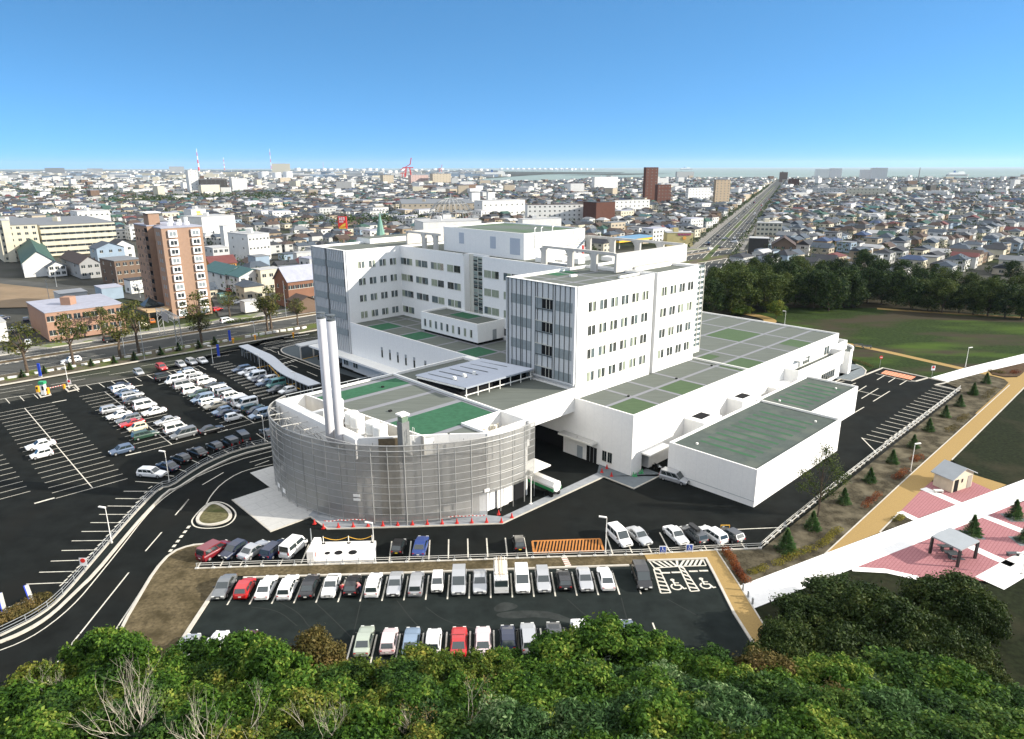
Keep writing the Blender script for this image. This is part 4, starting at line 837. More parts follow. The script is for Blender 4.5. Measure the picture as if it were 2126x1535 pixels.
# ---- covered walkway and bus shelter
t = thing('covered_walkway', 'long snaking walkway roof of pale grey metal on thin posts beside the car park', 'walkway roof', G(*zw(900, 700)))
Lr = smooth(GP(zw, [(150, 385), (450, 530), (720, 700), (960, 920), (1300, 1080), (1560, 1190)], 2.7), 2); Rt = smooth(GP(zw, [(330, 350), (620, 480), (870, 585), (1150, 860), (1500, 1000), (1800, 1140)], 2.7), 2)
b = MB()
for i in range(len(Lr)-1):
    for z, s in ((2.9, 1), (2.7, -1)):
        q = [(Lr[i].x, Lr[i].y, z), (Lr[i+1].x, Lr[i+1].y, z), (Rt[i+1].x, Rt[i+1].y, z), (Rt[i].x, Rt[i].y, z)]; b.poly(q if s > 0 else q[::-1])
    for E_ in (Lr, Rt): b.poly([(E_[i].x, E_[i].y, 2.7), (E_[i+1].x, E_[i+1].y, 2.7), (E_[i+1].x, E_[i+1].y, 2.9), (E_[i].x, E_[i].y, 2.9)])
b.build('walkway_roof', mat('walkway_roof_metal', (.46, .48, .50), .6, .04, 1), t)
for i in range(0, len(Lr), 1):
    b = MB(); c = Lr[i].lerp(Rt[i], .25); b.tube([(c.x, c.y, 0), (c.x, c.y, 2.75)], .08, 6); b.build('post', M_gm, t)
t = thing('bus_shelter', 'flat grey roofed pick-up shelter over the hospital forecourt kerb', 'shelter', G(*zw(1500, 500)))
c0, c1, c2 = G(*zw(1290, 355), 3.2), G(*zw(1400, 405), 3.2), G(*zw(1900, 300), 3.2); c3 = c0+(c2-c1)
b = MB(); b.prism([c0, c1, c2, c3], 3.2, 3.5, 0, bottom=True); b.build('shelter_roof', mat('shelter_roof', (.52, .52, .50), .7), t)
b = MB(); w1 = c1-(c1-c0)*.1; b.prism([w1, c2-(c1-c0)*.1, c2-(c1-c0)*.15, c1-(c1-c0)*.15], .0, 3.2); b.build('rear_wall', mat('shelter_glass', (.10, .12, .13), .3), t)
for q in (c1, c1.lerp(c2, .5), c2): b = MB(); b.cyl(q.x-.2, q.y, 0, 3.2, .22, 8); b.build('post', M_con2, t)
# ================================================================ VEHICLES
PAINT = dict(white=(.80, .80, .78), silver=(.42, .43, .44), grey=(.17, .18, .185), dark_grey=(.06, .065, .07), black=(.008, .008, .009), navy=(.008, .014, .04), blue=(.02, .05, .20), light_blue=(.22, .30, .40), red=(.42, .012, .012), dark_red=(.16, .012, .018), green=(.02, .055, .035), beige=(.50, .45, .34), cream=(.68, .60, .42), pale_green=(.42, .47, .38), pinkish=(.62, .50, .50), teal=(.10, .26, .24), steel_blue=(.09, .13, .20), orange=(.5, .16, .03), maroon=(.08, .012, .02))
def paint(c): return mat('paint_'+c, PAINT[c], .32, coat=.6, metal=.35 if c in ('silver', 'grey', 'light_blue', 'steel_blue', 'dark_grey', 'pale_green') else 0)
M_cglass = mat('car_glass', (.022, .032, .034), .08, spec=1.0); M_tyre = mat('tyre_rubber', (.012, .012, .012), .85); M_rim = mat('wheel_rim', (.50, .50, .50), .35, metal=.6)
M_lamp = mat('headlamp', (.70, .70, .66), .15); M_tail = mat('tail_lamp', (.40, .01, .01), .25); M_plate = mat('number_plate', (.72, .72, .66), .6); M_plateY = mat('number_plate_yellow', (.75, .55, .03), .6); M_trim = mat('black_trim', (.02, .02, .02), .6)
# L, W, H, belt, hoodx (windscreen foot), roof front, roof rear, tail glass foot, hood z, trunk z   (x from front = 0 to L)
KINDS = dict(
 sedan=(4.6, 1.70, 1.40, .90, 1.35, 2.05, 3.30, 3.95, .82, .92), coupe=(4.5, 1.72, 1.28, .86, 1.45, 2.15, 3.10, 3.95, .78, .88),
 wagon=(4.6, 1.70, 1.48, .92, 1.30, 1.95, 4.25, 4.52, .84, .95), hatchback=(3.9, 1.66, 1.46, .92, 1.05, 1.70, 3.45, 3.80, .84, .95),
 small_hatchback=(3.4, 1.48, 1.52, .94, .80, 1.30, 3.05, 3.36, .86, .95), van=(4.4, 1.69, 1.92, 1.08, .55, 1.15, 4.25, 4.36, .92, 1.05),
 minivan=(4.7, 1.76, 1.78, 1.00, 1.00, 1.85, 4.45, 4.66, .88, 1.00), suv=(4.4, 1.76, 1.76, 1.04, 1.20, 1.75, 4.15, 4.34, .98, 1.04))
CARC = {}
def car_meshes(kind):
    if kind in CARC: return CARC[kind]
    L, Wd, H, belt, hx, rf, rr_, tx, hz, tz = KINDS[kind]; w = Wd/2; out = {}
    b = MB()
    # lower body: loft of stations
    st = [(0, .42, .60, .80), (.10, .30, .70, .90), (.55, .22, hz-.02, .98), (hx, .20, belt-.02, 1.0), (L*.5, .20, belt, 1.0), (tx-.05, .20, belt+.01, 1.0), (L-.45 if tx < L-.5 else L-.25, .22, tz, .98), (L-.10, .30, tz-.06, .92), (L, .42, tz-.22, .84)]
    rings = []
    for x, zl, zt, f in st:
        ww = w*f; X = L/2-x
        rings.append([(X, -ww*.90, zl), (X, -ww, zl+.16), (X, -ww, zt-.16), (X, -ww*.93, zt-.03), (X, -ww*.70, zt), (X, ww*.70, zt), (X, ww*.93, zt-.03), (X, ww, zt-.16), (X, ww, zl+.16), (X, ww*.90, zl)])
    for i in range(len(rings)-1):
        for j in range(10):
            a, c = rings[i], rings[i+1]; k_ = (j+1) % 10; b.poly([a[j], a[k_], c[k_], c[j]])
    b.poly(rings[0][::-1]); b.poly(rings[-1])
    # cabin
    rw = w*(.80 if H < 1.7 else .88); bw = w*.93
    cab = [(hx, belt-.03, bw*.96, belt-.02), (rf, H-.04, rw, 0), ((rf+rr_)/2, H, rw, 0), (rr_, H-.05, rw*.98, 0), (tx, max(belt, tz)-.02, bw*.95, 0)]
    T = [(L/2-x, z, yw) for x, z, yw, _ in cab]
    def S(i, s, zz=None, yy=None): X, z, y = T[i]; return (X, s*(yy or y), zz if zz is not None else z)
    Bz = belt-.05
    for s in (-1, 1):
        pts = [S(0, s, Bz, bw), S(1, s), S(2, s), S(3, s), S(4, s, Bz, bw)]; b.poly(pts if s < 0 else pts[::-1])
    for i in range(4): b.poly([S(i, 1), S(i, -1), S(i+1, -1), S(i+1, 1)])
    out['body'] = b
    def inset(p, f, lift):
        p = [Vector(q) for q in p]; c = sum(p, Vector())/len(p); n = (p[1]-p[0]).cross(p[2]-p[0]).normalized()
        if n.dot(c-Vector((0, 0, .6))) < 0: n = -n
        return [c+(q-c)*f+n*lift for q in p]
    g = MB(); g.poly(inset([S(0, 1), S(0, -1), S(1, -1), S(1, 1)], .90, .012)); out['windscreen'] = g
    g = MB(); g.poly(inset([S(3, 1), S(3, -1), S(4, -1), S(4, 1)], .86, .012)); out['rear_window'] = g
    for s, nm in ((-1, 'side_window'), (1, 'side_window.')):
        g = MB(); zb_ = belt+.02
        def lerp(i, t, s=s):   # point on side between belt edge and roof
            a = Vector(S(i, s, Bz, bw)); X, z, y = T[i]; return a
        a0 = Vector(S(0, s, Bz, bw)); a1 = Vector(S(1, s)); a3 = Vector(S(3, s)); a4 = Vector(S(4, s, Bz, bw)); m1 = Vector(S(2, s))
        def at(x, h):          # h 0 belt .. 1 roof on the side face
            X = L/2-x; y = bw+(rw-bw)*h; return Vector((X, s*(y+.012), Bz+(H-.04-Bz)*h))
        def edge(x0, x1, h): return x0+(x1-x0)*h
        n = 3 if L > 4.4 and H > 1.45 else 2; x0b, x0t = hx+.28, rf+.10; x1b, x1t = tx-.30, rr_-.08
        for i in range(n):
            t0, t1 = i/n+.02, (i+1)/n-.02; lo, hi = .16, .86
            q = [at(x0b+(x1b-x0b)*t0, lo), at(x0b+(x1b-x0b)*t1, lo), at(x0t+(x1t-x0t)*t1, hi), at(x0t+(x1t-x0t)*t0, hi)]; g.poly(q if s > 0 else q[::-1])
        out[nm] = g
    r = .31 if H < 1.7 else .33; xs = (L/2-.78 if L > 3.5 else L/2-.6, -L/2+.80 if L > 3.5 else -L/2+.55)
    out['wheels'] = [(x, s*(w-.09), r) for x in xs for s in (-1, 1)]
    for s in (-1, 1):
        g = MB(); g.box(L/2-.12, L/2-.015, s*w*.62-.17, s*w*.62+.17, .58, .72); out['headlight' if s < 0 else 'headlight.'] = g
        g = MB(); g.box(-L/2-.012+.02, -L/2+.16, s*w*.72-.12, s*w*.72+.12, tz-.34, tz-.14) if H < 1.7 else g.box(-L/2-.012, -L/2+.06, s*w*.80-.09, s*w*.80+.09, .75, 1.15); out['taillight' if s < 0 else 'taillight.'] = g
    g = MB(); g.box(L/2-.02, L/2+.015, -.17, .17, .44, .58); out['number_plate'] = g
    g = MB(); g.box(-L/2-.015, -L/2+.02, -.17, .17, .52, .66); out['number_plate.'] = g
    g = MB(); g.box(L/2-.06, L/2+.008, -w*.42, w*.42, .60, .70); out['grille'] = g
    if kind == 'suv': g = MB(); g.tube([(-L/2-.02, 0, .95), (-L/2-.2, 0, .95)], .30, 14); out['spare_wheel'] = g
    for s in (-1, 1): g = MB(); g.box(L/2-hx-.35, L/2-hx-.18, s*(w+.10)-.08, s*(w+.10)+.08, belt, belt+.14); out['mirror' if s < 0 else 'mirror.'] = g
    wm = MB(); wm.tube([(0, -.09, 0), (0, .09, 0)], r, 14, 0); wm.tube([(0, -.097, 0), (0, .097, 0)], r*.58, 10, 1)
    pm = dict(windscreen=M_cglass, rear_window=M_cglass, side_window=M_cglass, headlight=M_lamp, taillight=M_tail, number_plate=M_plate, grille=M_trim, spare_wheel=M_tyre, mirror=M_trim)
    mesh = {}
    def mk(nm, mb, mats):
        me = bpy.data.meshes.new(nm); me.from_pydata(mb.v, [], mb.f); [me.materials.append(x) for x in mats]
        if any(mb.m): me.polygons.foreach_set('material_index', mb.m)
        me.update(); return me
    for nm, mb in out.items():
        if nm in ('wheels', 'body'): continue
        base = nm.rstrip('.'); mesh[nm] = mk(base, mb, [pm[base]])
    mesh['number_plate_y'] = mk('number_plate', out['number_plate.'], [M_plateY])
    CARC[kind] = (out, mesh, mk('wheel', wm, [M_tyre, M_rim]), {}); return CARC[kind]
NCAR = 0
def place_car(kind, color, pos, ang, label, group, cat='car', far=False, extra=None, kei=False, roof=None):
    'ang = heading of the nose'
    global NCAR; NCAR += 1
    out, mesh, wh, bodies = car_meshes(kind)
    if color not in bodies:
        me = bpy.data.meshes.new('body'); me.from_pydata(out['body'].v, [], out['body'].f); me.materials.append(paint(color)); me.update()
        for p in me.polygons: p.use_smooth = False
        bodies[color] = me
    t = thing('parked_car' if group and 'park' in group else 'car', label, cat, (pos[0], pos[1], 0.02), group, ang)
    def ch(nm, me, loc=(0, 0, 0)):
        o = bpy.data.objects.new(nm, me); COL.objects.link(o); o.parent = t; o.location = loc; return o
    ch('body', bodies[color])
    for nm, me in mesh.items():
        if far and nm.rstrip('.') in ('mirror', 'grille', 'number_plate', 'number_plate_y'): continue
        if nm == 'number_plate_y' or (nm == 'number_plate.' and kei): continue
        ch(nm.rstrip('.'), me)
    if kei and not far: ch('number_plate', mesh['number_plate_y'])
    for x, y, z in out['wheels']: ch('wheel', wh, (x, y, z))
    return t
VEL = ang_v = math.atan2(FV.y, FV.x)
gF, gB, gU = 'cars parked in the upper row of the front lot', 'cars parked along the hedge row of the front lot', 'cars parked behind the front guard rail'
def stall(i, v=2.6): return FL(i+.5, v)
row = [(-1, 'sedan', 'grey', -1, 'dark grey sedan nose out at the left end of the front lot row'), (0, 'hatchback', 'red', 1, 'bright red estate-like hatchback backed in beside the dark grey sedan'), (1, 'sedan', 'white', 1, 'white saloon third from the left in the front lot row'), (2, 'wagon', 'white', 1, 'white wagon with a dark sunroof, fourth from the left in the front lot row'), (3, 'sedan', 'black', 1, 'black saloon between the white wagon and the white coupe'), (4, 'coupe', 'white', -1, 'white coupe nose out beside the black car with two people'),
 (5, 'hatchback', 'black', 1, 'black hatchback with two people standing at its sides'), (6, 'wagon', 'white', 1, 'white wagon just right of the two people'), (7, 'sedan', 'silver', -1, 'silver saloon nose out, ninth from the left in the front lot row'), (8, 'wagon', 'silver', 1, 'silver wagon tail out, left of the small white car with a yellow plate'), (9, 'small_hatchback', 'white', -1, 'small white boxy car with a yellow number plate in the front lot row'), (10, 'minivan', 'silver', -1, 'silver grey people carrier nose out in the middle of the front lot row'), (11, 'sedan', 'silver', -1, 'silver-white saloon nose out, left of the flatbed truck'),
 (13, 'minivan', 'white', -1, 'tall white van nose out, right of the flatbed truck'), (14, 'wagon', 'silver', -1, 'silver wagon nose out, right of the tall white van'), (15, 'hatchback', 'black', 1, 'black hatchback below the red and white crossing'), (16, 'sedan', 'silver', -1, 'silver saloon nose out, second last before the gap'), (17, 'sedan', 'white', 1, 'white saloon last before the empty bays'), (18.75, 'minivan', 'black', -1, 'black people carrier nose out beside the wheelchair bays')]
for i, kd, c, s, lb in row:
    place_car(kd, c, stall(i, 2.55 if i != -1 else 2.9), VEL if s > 0 else VEL+math.pi, lb, gF, kei=(kd == 'small_hatchback'))
# flatbed truck with a ladder rack
def truck(pos, ang, label, group):
    t = thing('flatbed_truck', label, 'truck', (pos[0], pos[1], .02), group, ang)
    b = MB(); b.box(.95, 2.45, -.84, .84, .45, 1.25); b.prism([(1.0, -.80), (2.2, -.80), (2.2, .80), (1.0, .80)], 1.25, 1.95); b.build('cab', paint('white'), t)
    t0 = WL[t.name]; WL[t.name] = Vector((0, 0, 0))
    def pt(nm, mb, m):
        o = mb.build(nm, m); o.parent = t; return o
    for o in list(t.children): bpy.data.objects.remove(o)
    b = MB(); b.box(.95, 2.45, -.84, .84, .45, 1.25); b.prism([(1.0, -.80), (2.15, -.80), (2.15, .80), (1.0, .80)], 1.25, 1.95); pt('cab', b, paint('white'))
    b = MB(); b.poly([(2.44, -.75, 1.25), (2.44, .75, 1.25), (2.17, .72, 1.88), (2.17, -.72, 1.88)]); pt('windscreen', b, M_cglass)
    for s in (-1, 1):
        b = MB(); b.box(1.2, 2.1, s*.81-.01, s*.81+.01, 1.28, 1.8); pt('side_window', b, M_cglass); b = MB(); b.box(2.44, 2.47, s*.6-.15, s*.6+.15, .7, .85); pt('headlight', b, M_lamp)
    b = MB(); b.box(-2.5, .9, -.85, .85, .75, .85); b.box(-2.5, .9, -.85, -.80, .85, 1.15); b.box(-2.5, .9, .80, .85, .85, 1.15); b.box(-2.5, -2.45, -.8, .8, .85, 1.15); pt('cargo_bed', b, paint('white'))
    b = MB()
    for x in (-2.4, .8, 2.2): b.tube([(x, -.8, 1.0), (x, -.8, 2.15), (x, .8, 2.15), (x, .8, 1.0)], .04, 4)
    for y in (-.5, 0, .5): b.tube([(-2.6, y, 2.2), (2.3, y, 2.2)], .035, 4)
    pt('ladder_rack', b, M_cap); b = MB(); b.box(-2.4, .7, -.75, .75, 1.15, 1.85); pt('load_cover', b, mat('tarpaulin', (.62, .58, .50), .8, .1, 2))
    b = MB(); b.tube([(-2.4, -.2, 2.3), (2.0, -.2, 2.3)], .04, 4); b.tube([(-2.4, .12, 2.3), (2.0, .12, 2.3)], .04, 4); pt('ladder', b, mat('timber', (.5, .33, .16), .8))
    wh = car_meshes('van')[2]
    for x in (1.7, -1.7):
        for s in (-1, 1): o = bpy.data.objects.new('wheel', wh); COL.objects.link(o); o.parent = t; o.location = (x, s*.75, .33)
    return t
truck(stall(12, 2.7), VEL+math.pi, 'white flatbed truck with a ladder rack and timber on top', gF)
# upper row, behind the guard rail
def U(zf, x, y): return G(*zf(x, y))
up = [(z7, 205, 305, 'minivan', 'dark_red', 1, 62, 'dark red people carrier at the left end behind the guard rail'), (z7, 322, 306, 'hatchback', 'navy', -1, 66, 'navy hatchback beside the dark red people carrier'), (z7, 450, 303, 'sedan', 'silver', 1, 66, 'silver saloon between two navy cars behind the guard rail'), (z7, 585, 296, 'wagon', 'navy', 1, 70, 'navy wagon left of the white boxy van'), (z7, 700, 290, 'van', 'white', 1, 73, 'white boxy van beside the white concrete platform'),
 (z7, 1362, 282, 'small_hatchback', 'black', 1, 87, 'small black car with a yellow plate, left of the blue saloon'), (z7, 1500, 277, 'sedan', 'blue', 1, 88, 'bright blue saloon tail out by the guard rail'), (z8, 235, 260, 'small_hatchback', 'black', 1, 95, 'small black car left of the orange hatched area'),
 (z8, 868, 222, 'minivan', 'white', -1, 111, 'large white people carrier beside the lamp post right of the orange hatching'), (z8, 990, 215, 'sedan', 'silver', -1, 113, 'dark silver saloon right of the large white people carrier'), (z8, 1222, 210, 'sedan', 'white', -1, 108, 'white saloon left of the black wagon with a roof box'), (z8, 1335, 205, 'wagon', 'dark_grey', 1, 112, 'black wagon carrying a roof box'), (z8, 1455, 205, 'wagon', 'white', 1, 116, 'white wagon right of the black wagon with a roof box'), (z8, 1568, 208, 'hatchback', 'dark_grey', 1, 118, 'dark hatchback last in the row next to the yellow hoop')]
for zf, x, y, kd, c, s, a, lb in up:
    p = U(zf, x, y); g0 = U(zf, x, y)
    place_car(kd, c, p, R(a)+(0 if s > 0 else math.pi), lb, gU, kei=(kd == 'small_hatchback'))
c = U(z8, 1335, 205)
t = thing('roof_box', 'black roof box strapped on the dark wagon', 'roof box', (c.x, c.y, 1.5), None, R(112)); b = MB(); b.prism([(-1.0, -.25), (-.9, -.36), (.8, -.36), (1.05, 0), (.8, .36), (-.9, .36), (-1.0, .25)], .02, .34); o = b.build('box_shell', M_trim); o.parent = t; b = MB(); b.box(-.7, -.62, -.5, .5, -.03, .03); b.box(.5, .58, -.5, .5, -.03, .03); o = b.build('roof_bar', M_gm); o.parent = t
# bottom row
low = [(z7, 1145, 880, 'sedan', 'pale_green', 1, 'pale green saloon at the left of the hedge row'), (z7, 1302, 880, 'hatchback', 'pinkish', 1, 'pinkish white hatchback beside the pale green saloon'), (z7, 1440, 890, 'sedan', 'light_blue', 1, 'light blue saloon in the hedge row'), (z7, 1580, 885, 'hatchback', 'white', 1, 'white car between the light blue saloon and the red coupe'), (z7, 1740, 885, 'coupe', 'red', 1, 'bright red coupe in the hedge row'), (z7, 1892, 885, 'sedan', 'pinkish', 1, 'pinkish white saloon right of the red coupe'), (z8, 165, 862, 'hatchback', 'navy', 1, 'navy hatchback half hidden by leaves in the hedge row'), (z8, 296, 860, 'wagon', 'silver', 1, 'silver wagon with red rear trim in the hedge row'), (z8, 462, 855, 'sedan', 'dark_grey', 1, 'dark grey saloon in the hedge row'), (z8, 620, 840, 'sedan', 'white', -1, 'white saloon with its nose to the lot in the hedge row'), (z8, 765, 830, 'hatchback', 'red', 1, 'red hatchback mostly behind the hedge'), (z8, 925, 825, 'hatchback', 'steel_blue', 1, 'steel blue hatchback mostly behind the hedge'),
 (z6, 1175, 1085, 'sedan', 'silver', 1, 'silver saloon under the trees at the far left of the hedge row'), (z6, 1360, 1065, 'sedan', 'white', 1, 'white saloon behind the front tree at the lower left'), (z6, 1545, 1060, 'sedan', 'maroon', 1, 'maroon saloon almost hidden by the front tree')]
for zf, x, y, kd, c, s, lb in low: place_car(kd, c, U(zf, x, y), VEL if s > 0 else VEL+math.pi, lb, gB)
# left car park: (x, y in the enlarged view, kind, colour, nose: + away from us along the bays, label)
gL = 'cars parked in the large left car park'
lotcars = [
 (z5, 275, 870, 'sedan', 'white', -1, 'white saloon in the nearly empty bays at the left'), (z5, 282, 933, 'small_hatchback', 'white', -1, 'small white boxy car beside the white saloon in the nearly empty bays'),
 (zc, 205, 800, 'wagon', 'silver', 1, 'silver wagon at the left edge of the second parking island'), (zc, 285, 872, 'sedan', 'white', -1, 'white saloon in front of the silver wagon, second parking island'), (zc, 395, 925, 'wagon', 'grey', -1, 'dark grey wagon between the white saloon and the red coupe'), (zc, 440, 970, 'coupe', 'red', -1, 'low dark red coupe in the left car park'), (zc, 508, 1030, 'small_hatchback', 'cream', -1, 'small cream coloured car beside the red coupe'), (zc, 605, 1115, 'wagon', 'green', 1, 'dark green wagon nearest the bottom of the second island'),
 (zc, 290, 515, 'sedan', 'navy', -1, 'navy saloon at the top of the second island'), (zc, 330, 545, 'wagon', 'white', 1, 'white wagon at the top of the second island'), (zc, 375, 590, 'sedan', 'steel_blue', 1, 'steel blue saloon, third from the top of the second island'), (zc, 440, 628, 'wagon', 'silver', 1, 'silver wagon, fourth from the top of the second island'), (zc, 480, 685, 'sedan', 'dark_grey', 1, 'dark grey saloon above the white van on the second island'), (zc, 600, 755, 'van', 'white', 1, 'white van on the right side of the second island'), (zc, 712, 828, 'sedan', 'white', -1, 'white saloon below the white van on the second island'), (zc, 870, 945, 'sedan', 'silver', -1, 'silver saloon alone on the right side of the second island'), (zc, 985, 1045, 'van', 'white', 1, 'white van beside the grey people carrier'), (zc, 1075, 1110, 'minivan', 'grey', -1, 'grey people carrier at the bottom right of the second island'),
 (zc, 315, 1305, 'hatchback', 'steel_blue', -1, 'steel blue hatchback driving alone in the aisle'), (zc, 1415, 1050, 'sedan', 'black', 1, 'black saloon with red tail lamps between the islands'),
 (zc, 850, 405, 'minivan', 'black', 1, 'black people carrier at the top left of the third island'), (zc, 970, 445, 'van', 'white', -1, 'white van below the black people carrier'), (zc, 1072, 505, 'van', 'silver', 1, 'silver van third from the top left of the third island'), (zc, 1175, 565, 'suv', 'white', 1, 'white four wheel drive on the left side of the third island'), (zc, 1265, 612, 'wagon', 'green', -1, 'dark green wagon on the left side of the third island'), (zc, 1305, 675, 'minivan', 'light_blue', -1, 'light blue people carrier on the left side of the third island'), (zc, 1400, 705, 'wagon', 'white', 1, 'white wagon behind the beige saloon'), (zc, 1460, 755, 'sedan', 'beige', -1, 'beige saloon on the left side of the third island'), (zc, 1545, 825, 'hatchback', 'light_blue', -1, 'light blue hatchback at the lower part of the third island'), (zc, 1620, 850, 'sedan', 'navy', 1, 'navy saloon behind the small white boxy car'), (zc, 1690, 900, 'small_hatchback', 'white', 1, 'small white boxy car at the bottom of the third island'),
 (zc, 1095, 335, 'hatchback', 'light_blue', -1, 'light blue hatchback at the very top of the third island'), (zc, 1180, 370, 'suv', 'white', 1, 'white four wheel drive at the top of the third island'), (zc, 1240, 405, 'wagon', 'silver', 1, 'silver wagon near the top right of the third island'), (zc, 1345, 455, 'suv', 'white', 1, 'second white four wheel drive from the top right of the third island'), (zc, 1460, 505, 'sedan', 'dark_grey', 1, 'dark grey saloon on the right side of the third island'), (zc, 1535, 575, 'van', 'white', 1, 'upper white van on the right side of the third island'), (zc, 1595, 612, 'van', 'silver', 1, 'silver van between two white vehicles on the third island'), (zc, 1680, 640, 'minivan', 'white', 1, 'white people carrier on the right side of the third island'), (zc, 1700, 690, 'wagon', 'silver', 1, 'silver wagon tucked between white vans, third island'), (zc, 1790, 710, 'van', 'white', 1, 'lower white van on the right side of the third island'), (zc, 1850, 735, 'van', 'white', -1, 'white van facing left at the lower right of the third island'), (zc, 1920, 785, 'wagon', 'green', 1, 'dark green wagon at the lower right of the third island'), (zc, 1985, 815, 'sedan', 'navy', 1, 'navy saloon at the lower right of the third island'), (zc, 2015, 870, 'minivan', 'light_blue', -1, 'light blue people carrier beside the curved screen')]
AVA = math.atan2(AX.y, AX.x)
for zf, x, y, kd, c, s, lb in lotcars: place_car(kd, c, U(zf, x, y), AVA+(0 if s > 0 else math.pi), lb, gL, far=True)
fr = [(210, 885, 'wagon', 'steel_blue'), (340, 940, 'wagon', 'white'), (450, 985, 'hatchback', 'white'), (520, 1040, 'van', 'white'), (610, 1085, 'sedan', 'navy'), (740, 1095, 'wagon', 'white'), (700, 1165, 'sedan', 'steel_blue'), (905, 1190, 'van', 'teal'), (930, 1290, 'sedan', 'dark_grey'), (1130, 1320, 'hatchback', 'white')]
for i, (x, y, kd, c) in enumerate(fr): place_car(kd, c, U(zw, x, y), AVA+math.pi, f'{c.replace("_", " ")} {kd.replace("_", " ")}, {ORD[i]} from the far end of the row under the walkway', gL, far=True)
for x, y, kd, c, lb in [(525, 345, 'hatchback', 'silver', 'silver hatchback alone in the top row beside the internal road'), (805, 280, 'wagon', 'red', 'bright red wagon in the top row beside the internal road'), (1040, 245, 'hatchback', 'silver', 'silver hatchback left of the silver wagon in the top row'), (1172, 215, 'wagon', 'silver', 'silver wagon in the top row of the car park'), (1300, 198, 'sedan', 'white', 'pale saloon at the right end of the top row')]:
    place_car(kd, c, U(zc, x, y), math.atan2(BX.y, BX.x), lb, gL, far=True)
cur = [(z5, 1020, 1060, 'wagon', 'white', ((905, 1095), (1090, 1108)), 'white wagon nearest us in the row along the curved rail'), (z5, 1125, 1015, 'sedan', 'navy', ((1185, 1010), (1245, 1030)), 'navy saloon next to the white wagon by the curved rail'), (z5, 1212, 962, 'hatchback', 'black', ((1185, 1010), (1245, 1030)), 'black hatchback third along the curved rail'), (z5, 1322, 918, 'sedan', 'black', ((1275, 950), (1335, 975)), 'black saloon fourth along the curved rail'), (z5, 1438, 880, 'hatchback', 'black', ((1380, 915), (1425, 938)), 'black hatchback fifth along the curved rail'), (z5, 1542, 855, 'suv', 'black', ((1470, 870), (1530, 905)), 'black four wheel drive with a spare wheel on its back'), (z5, 1625, 825, 'van', 'black', ((1560, 830), (1617, 880)), 'black boxy van sixth along the curved rail'), (z5, 1790, 790, 'sedan', 'dark_grey', ((1715, 775), (1795, 832)), 'dark saloon at the top of the curved rail row')]
for zf, x, y, kd, c, ln, lb in cur:
    d = G(*zf(*ln[1]))-G(*zf(*ln[0])); s = 1 if c == 'white' else -1
    place_car(kd, c, U(zf, x, y), math.atan2(d.y, d.x)+(0 if s > 0 else math.pi), lb, gL)
# silver van at the annex, boulevard traffic
place_car('minivan', 'silver', G(1400, 1000), math.atan2(BX.y, BX.x)+.12, 'silver people carrier with an open door beside the white annex', None)
for x, y, kd, c, off, lb in [(z5(478, 298), 0, 'wagon', 'white', math.pi, 'white wagon driving on the boulevard behind the car park'), (z5(748, 160), 0, 'suv', 'black', 0, 'black four wheel drive on the far lanes of the boulevard'), (z5(1522, 32), 0, 'suv', 'white', 0, 'white four wheel drive on the far lanes near the brown tower')]:
    place_car(kd, c, G(*x), AVA+off, lb, 'traffic on the boulevard', far=True)
misc = [(zl, 1100+340, 505, 'red'), (zl, 830, 455, 'red'), (zl, 880, 460, 'red'), (zl, 1490, 580, 'white'), (zl, 1370, 625, 'red'), (zl, 100, 755, 'white'), (zl, 170, 750, 'silver'), (zl, 165, 690, 'navy'), (zl, 180, 835, 'white'), (zl, 960, 700, 'orange'), (zl, 905, 725, 'cream'), (zl, 1830, 360, 'white'), (zl, 1540, 530, 'silver'), (zl, 20, 680, 'navy')]
ll = ['red hatchback right of the brown tower', 'left one of two red cars behind the brown tower', 'right one of two red cars behind the brown tower', 'white car parked right of the brown tower', 'red car close to the foot of the brown tower', 'white car in the small yard at the far left', 'silver car in the small yard at the far left', 'navy car in the small yard at the far left', 'white car at the kerb below the left street tree', 'orange car under the porch of the brown tower', 'cream car in front of the brown tower porch', 'white car on the grey lot behind the spire', 'silver car by the white shed right of the tower', 'navy car at the left edge of the picture']
for (zf, x, y, c), lb in zip(misc, ll): place_car('hatchback', c, G(*zf(x, y)), AVA+(.3 if x % 3 else 1.4), lb, None, far=True)
# traffic on the avenue
rr = random.Random(3); i = 0
for t in range(20, 760, 21):
    s = rr.choice([-9.6, -6.2, -6.2, 6.2, 6.2, 9.6]); c = rr.choice(['white', 'white', 'silver', 'black', 'navy', 'red', 'grey']); p = AV(t+rr.uniform(-6, 6), s); kd = rr.choice(['sedan', 'wagon', 'van', 'hatchback'])
    place_car(kd, c, p, math.atan2(AVD.y, AVD.x)+(math.pi if s > 0 else 0), f'small {c} {kd} on the long avenue, {ORD[min(i, 29)]} from the crossing' if i < 30 else f'tiny {c} {kd} far along the avenue', 'traffic on the long avenue', far=True); i += 1
for i, (x, y, c, kd) in enumerate([(630, 525, 'white', 'wagon'), (680, 518, 'dark_grey', 'sedan'), (745, 492, 'white', 'wagon'), (700, 475, 'silver', 'sedan'), (610, 500, 'grey', 'sedan')]): place_car(kd, c, G(*zr(x, y)), AVA+i*.9, f'{c.replace("_", " ")} {kd} at the crossing, {ORD[i]} of the five there', 'traffic at the crossing', far=True)
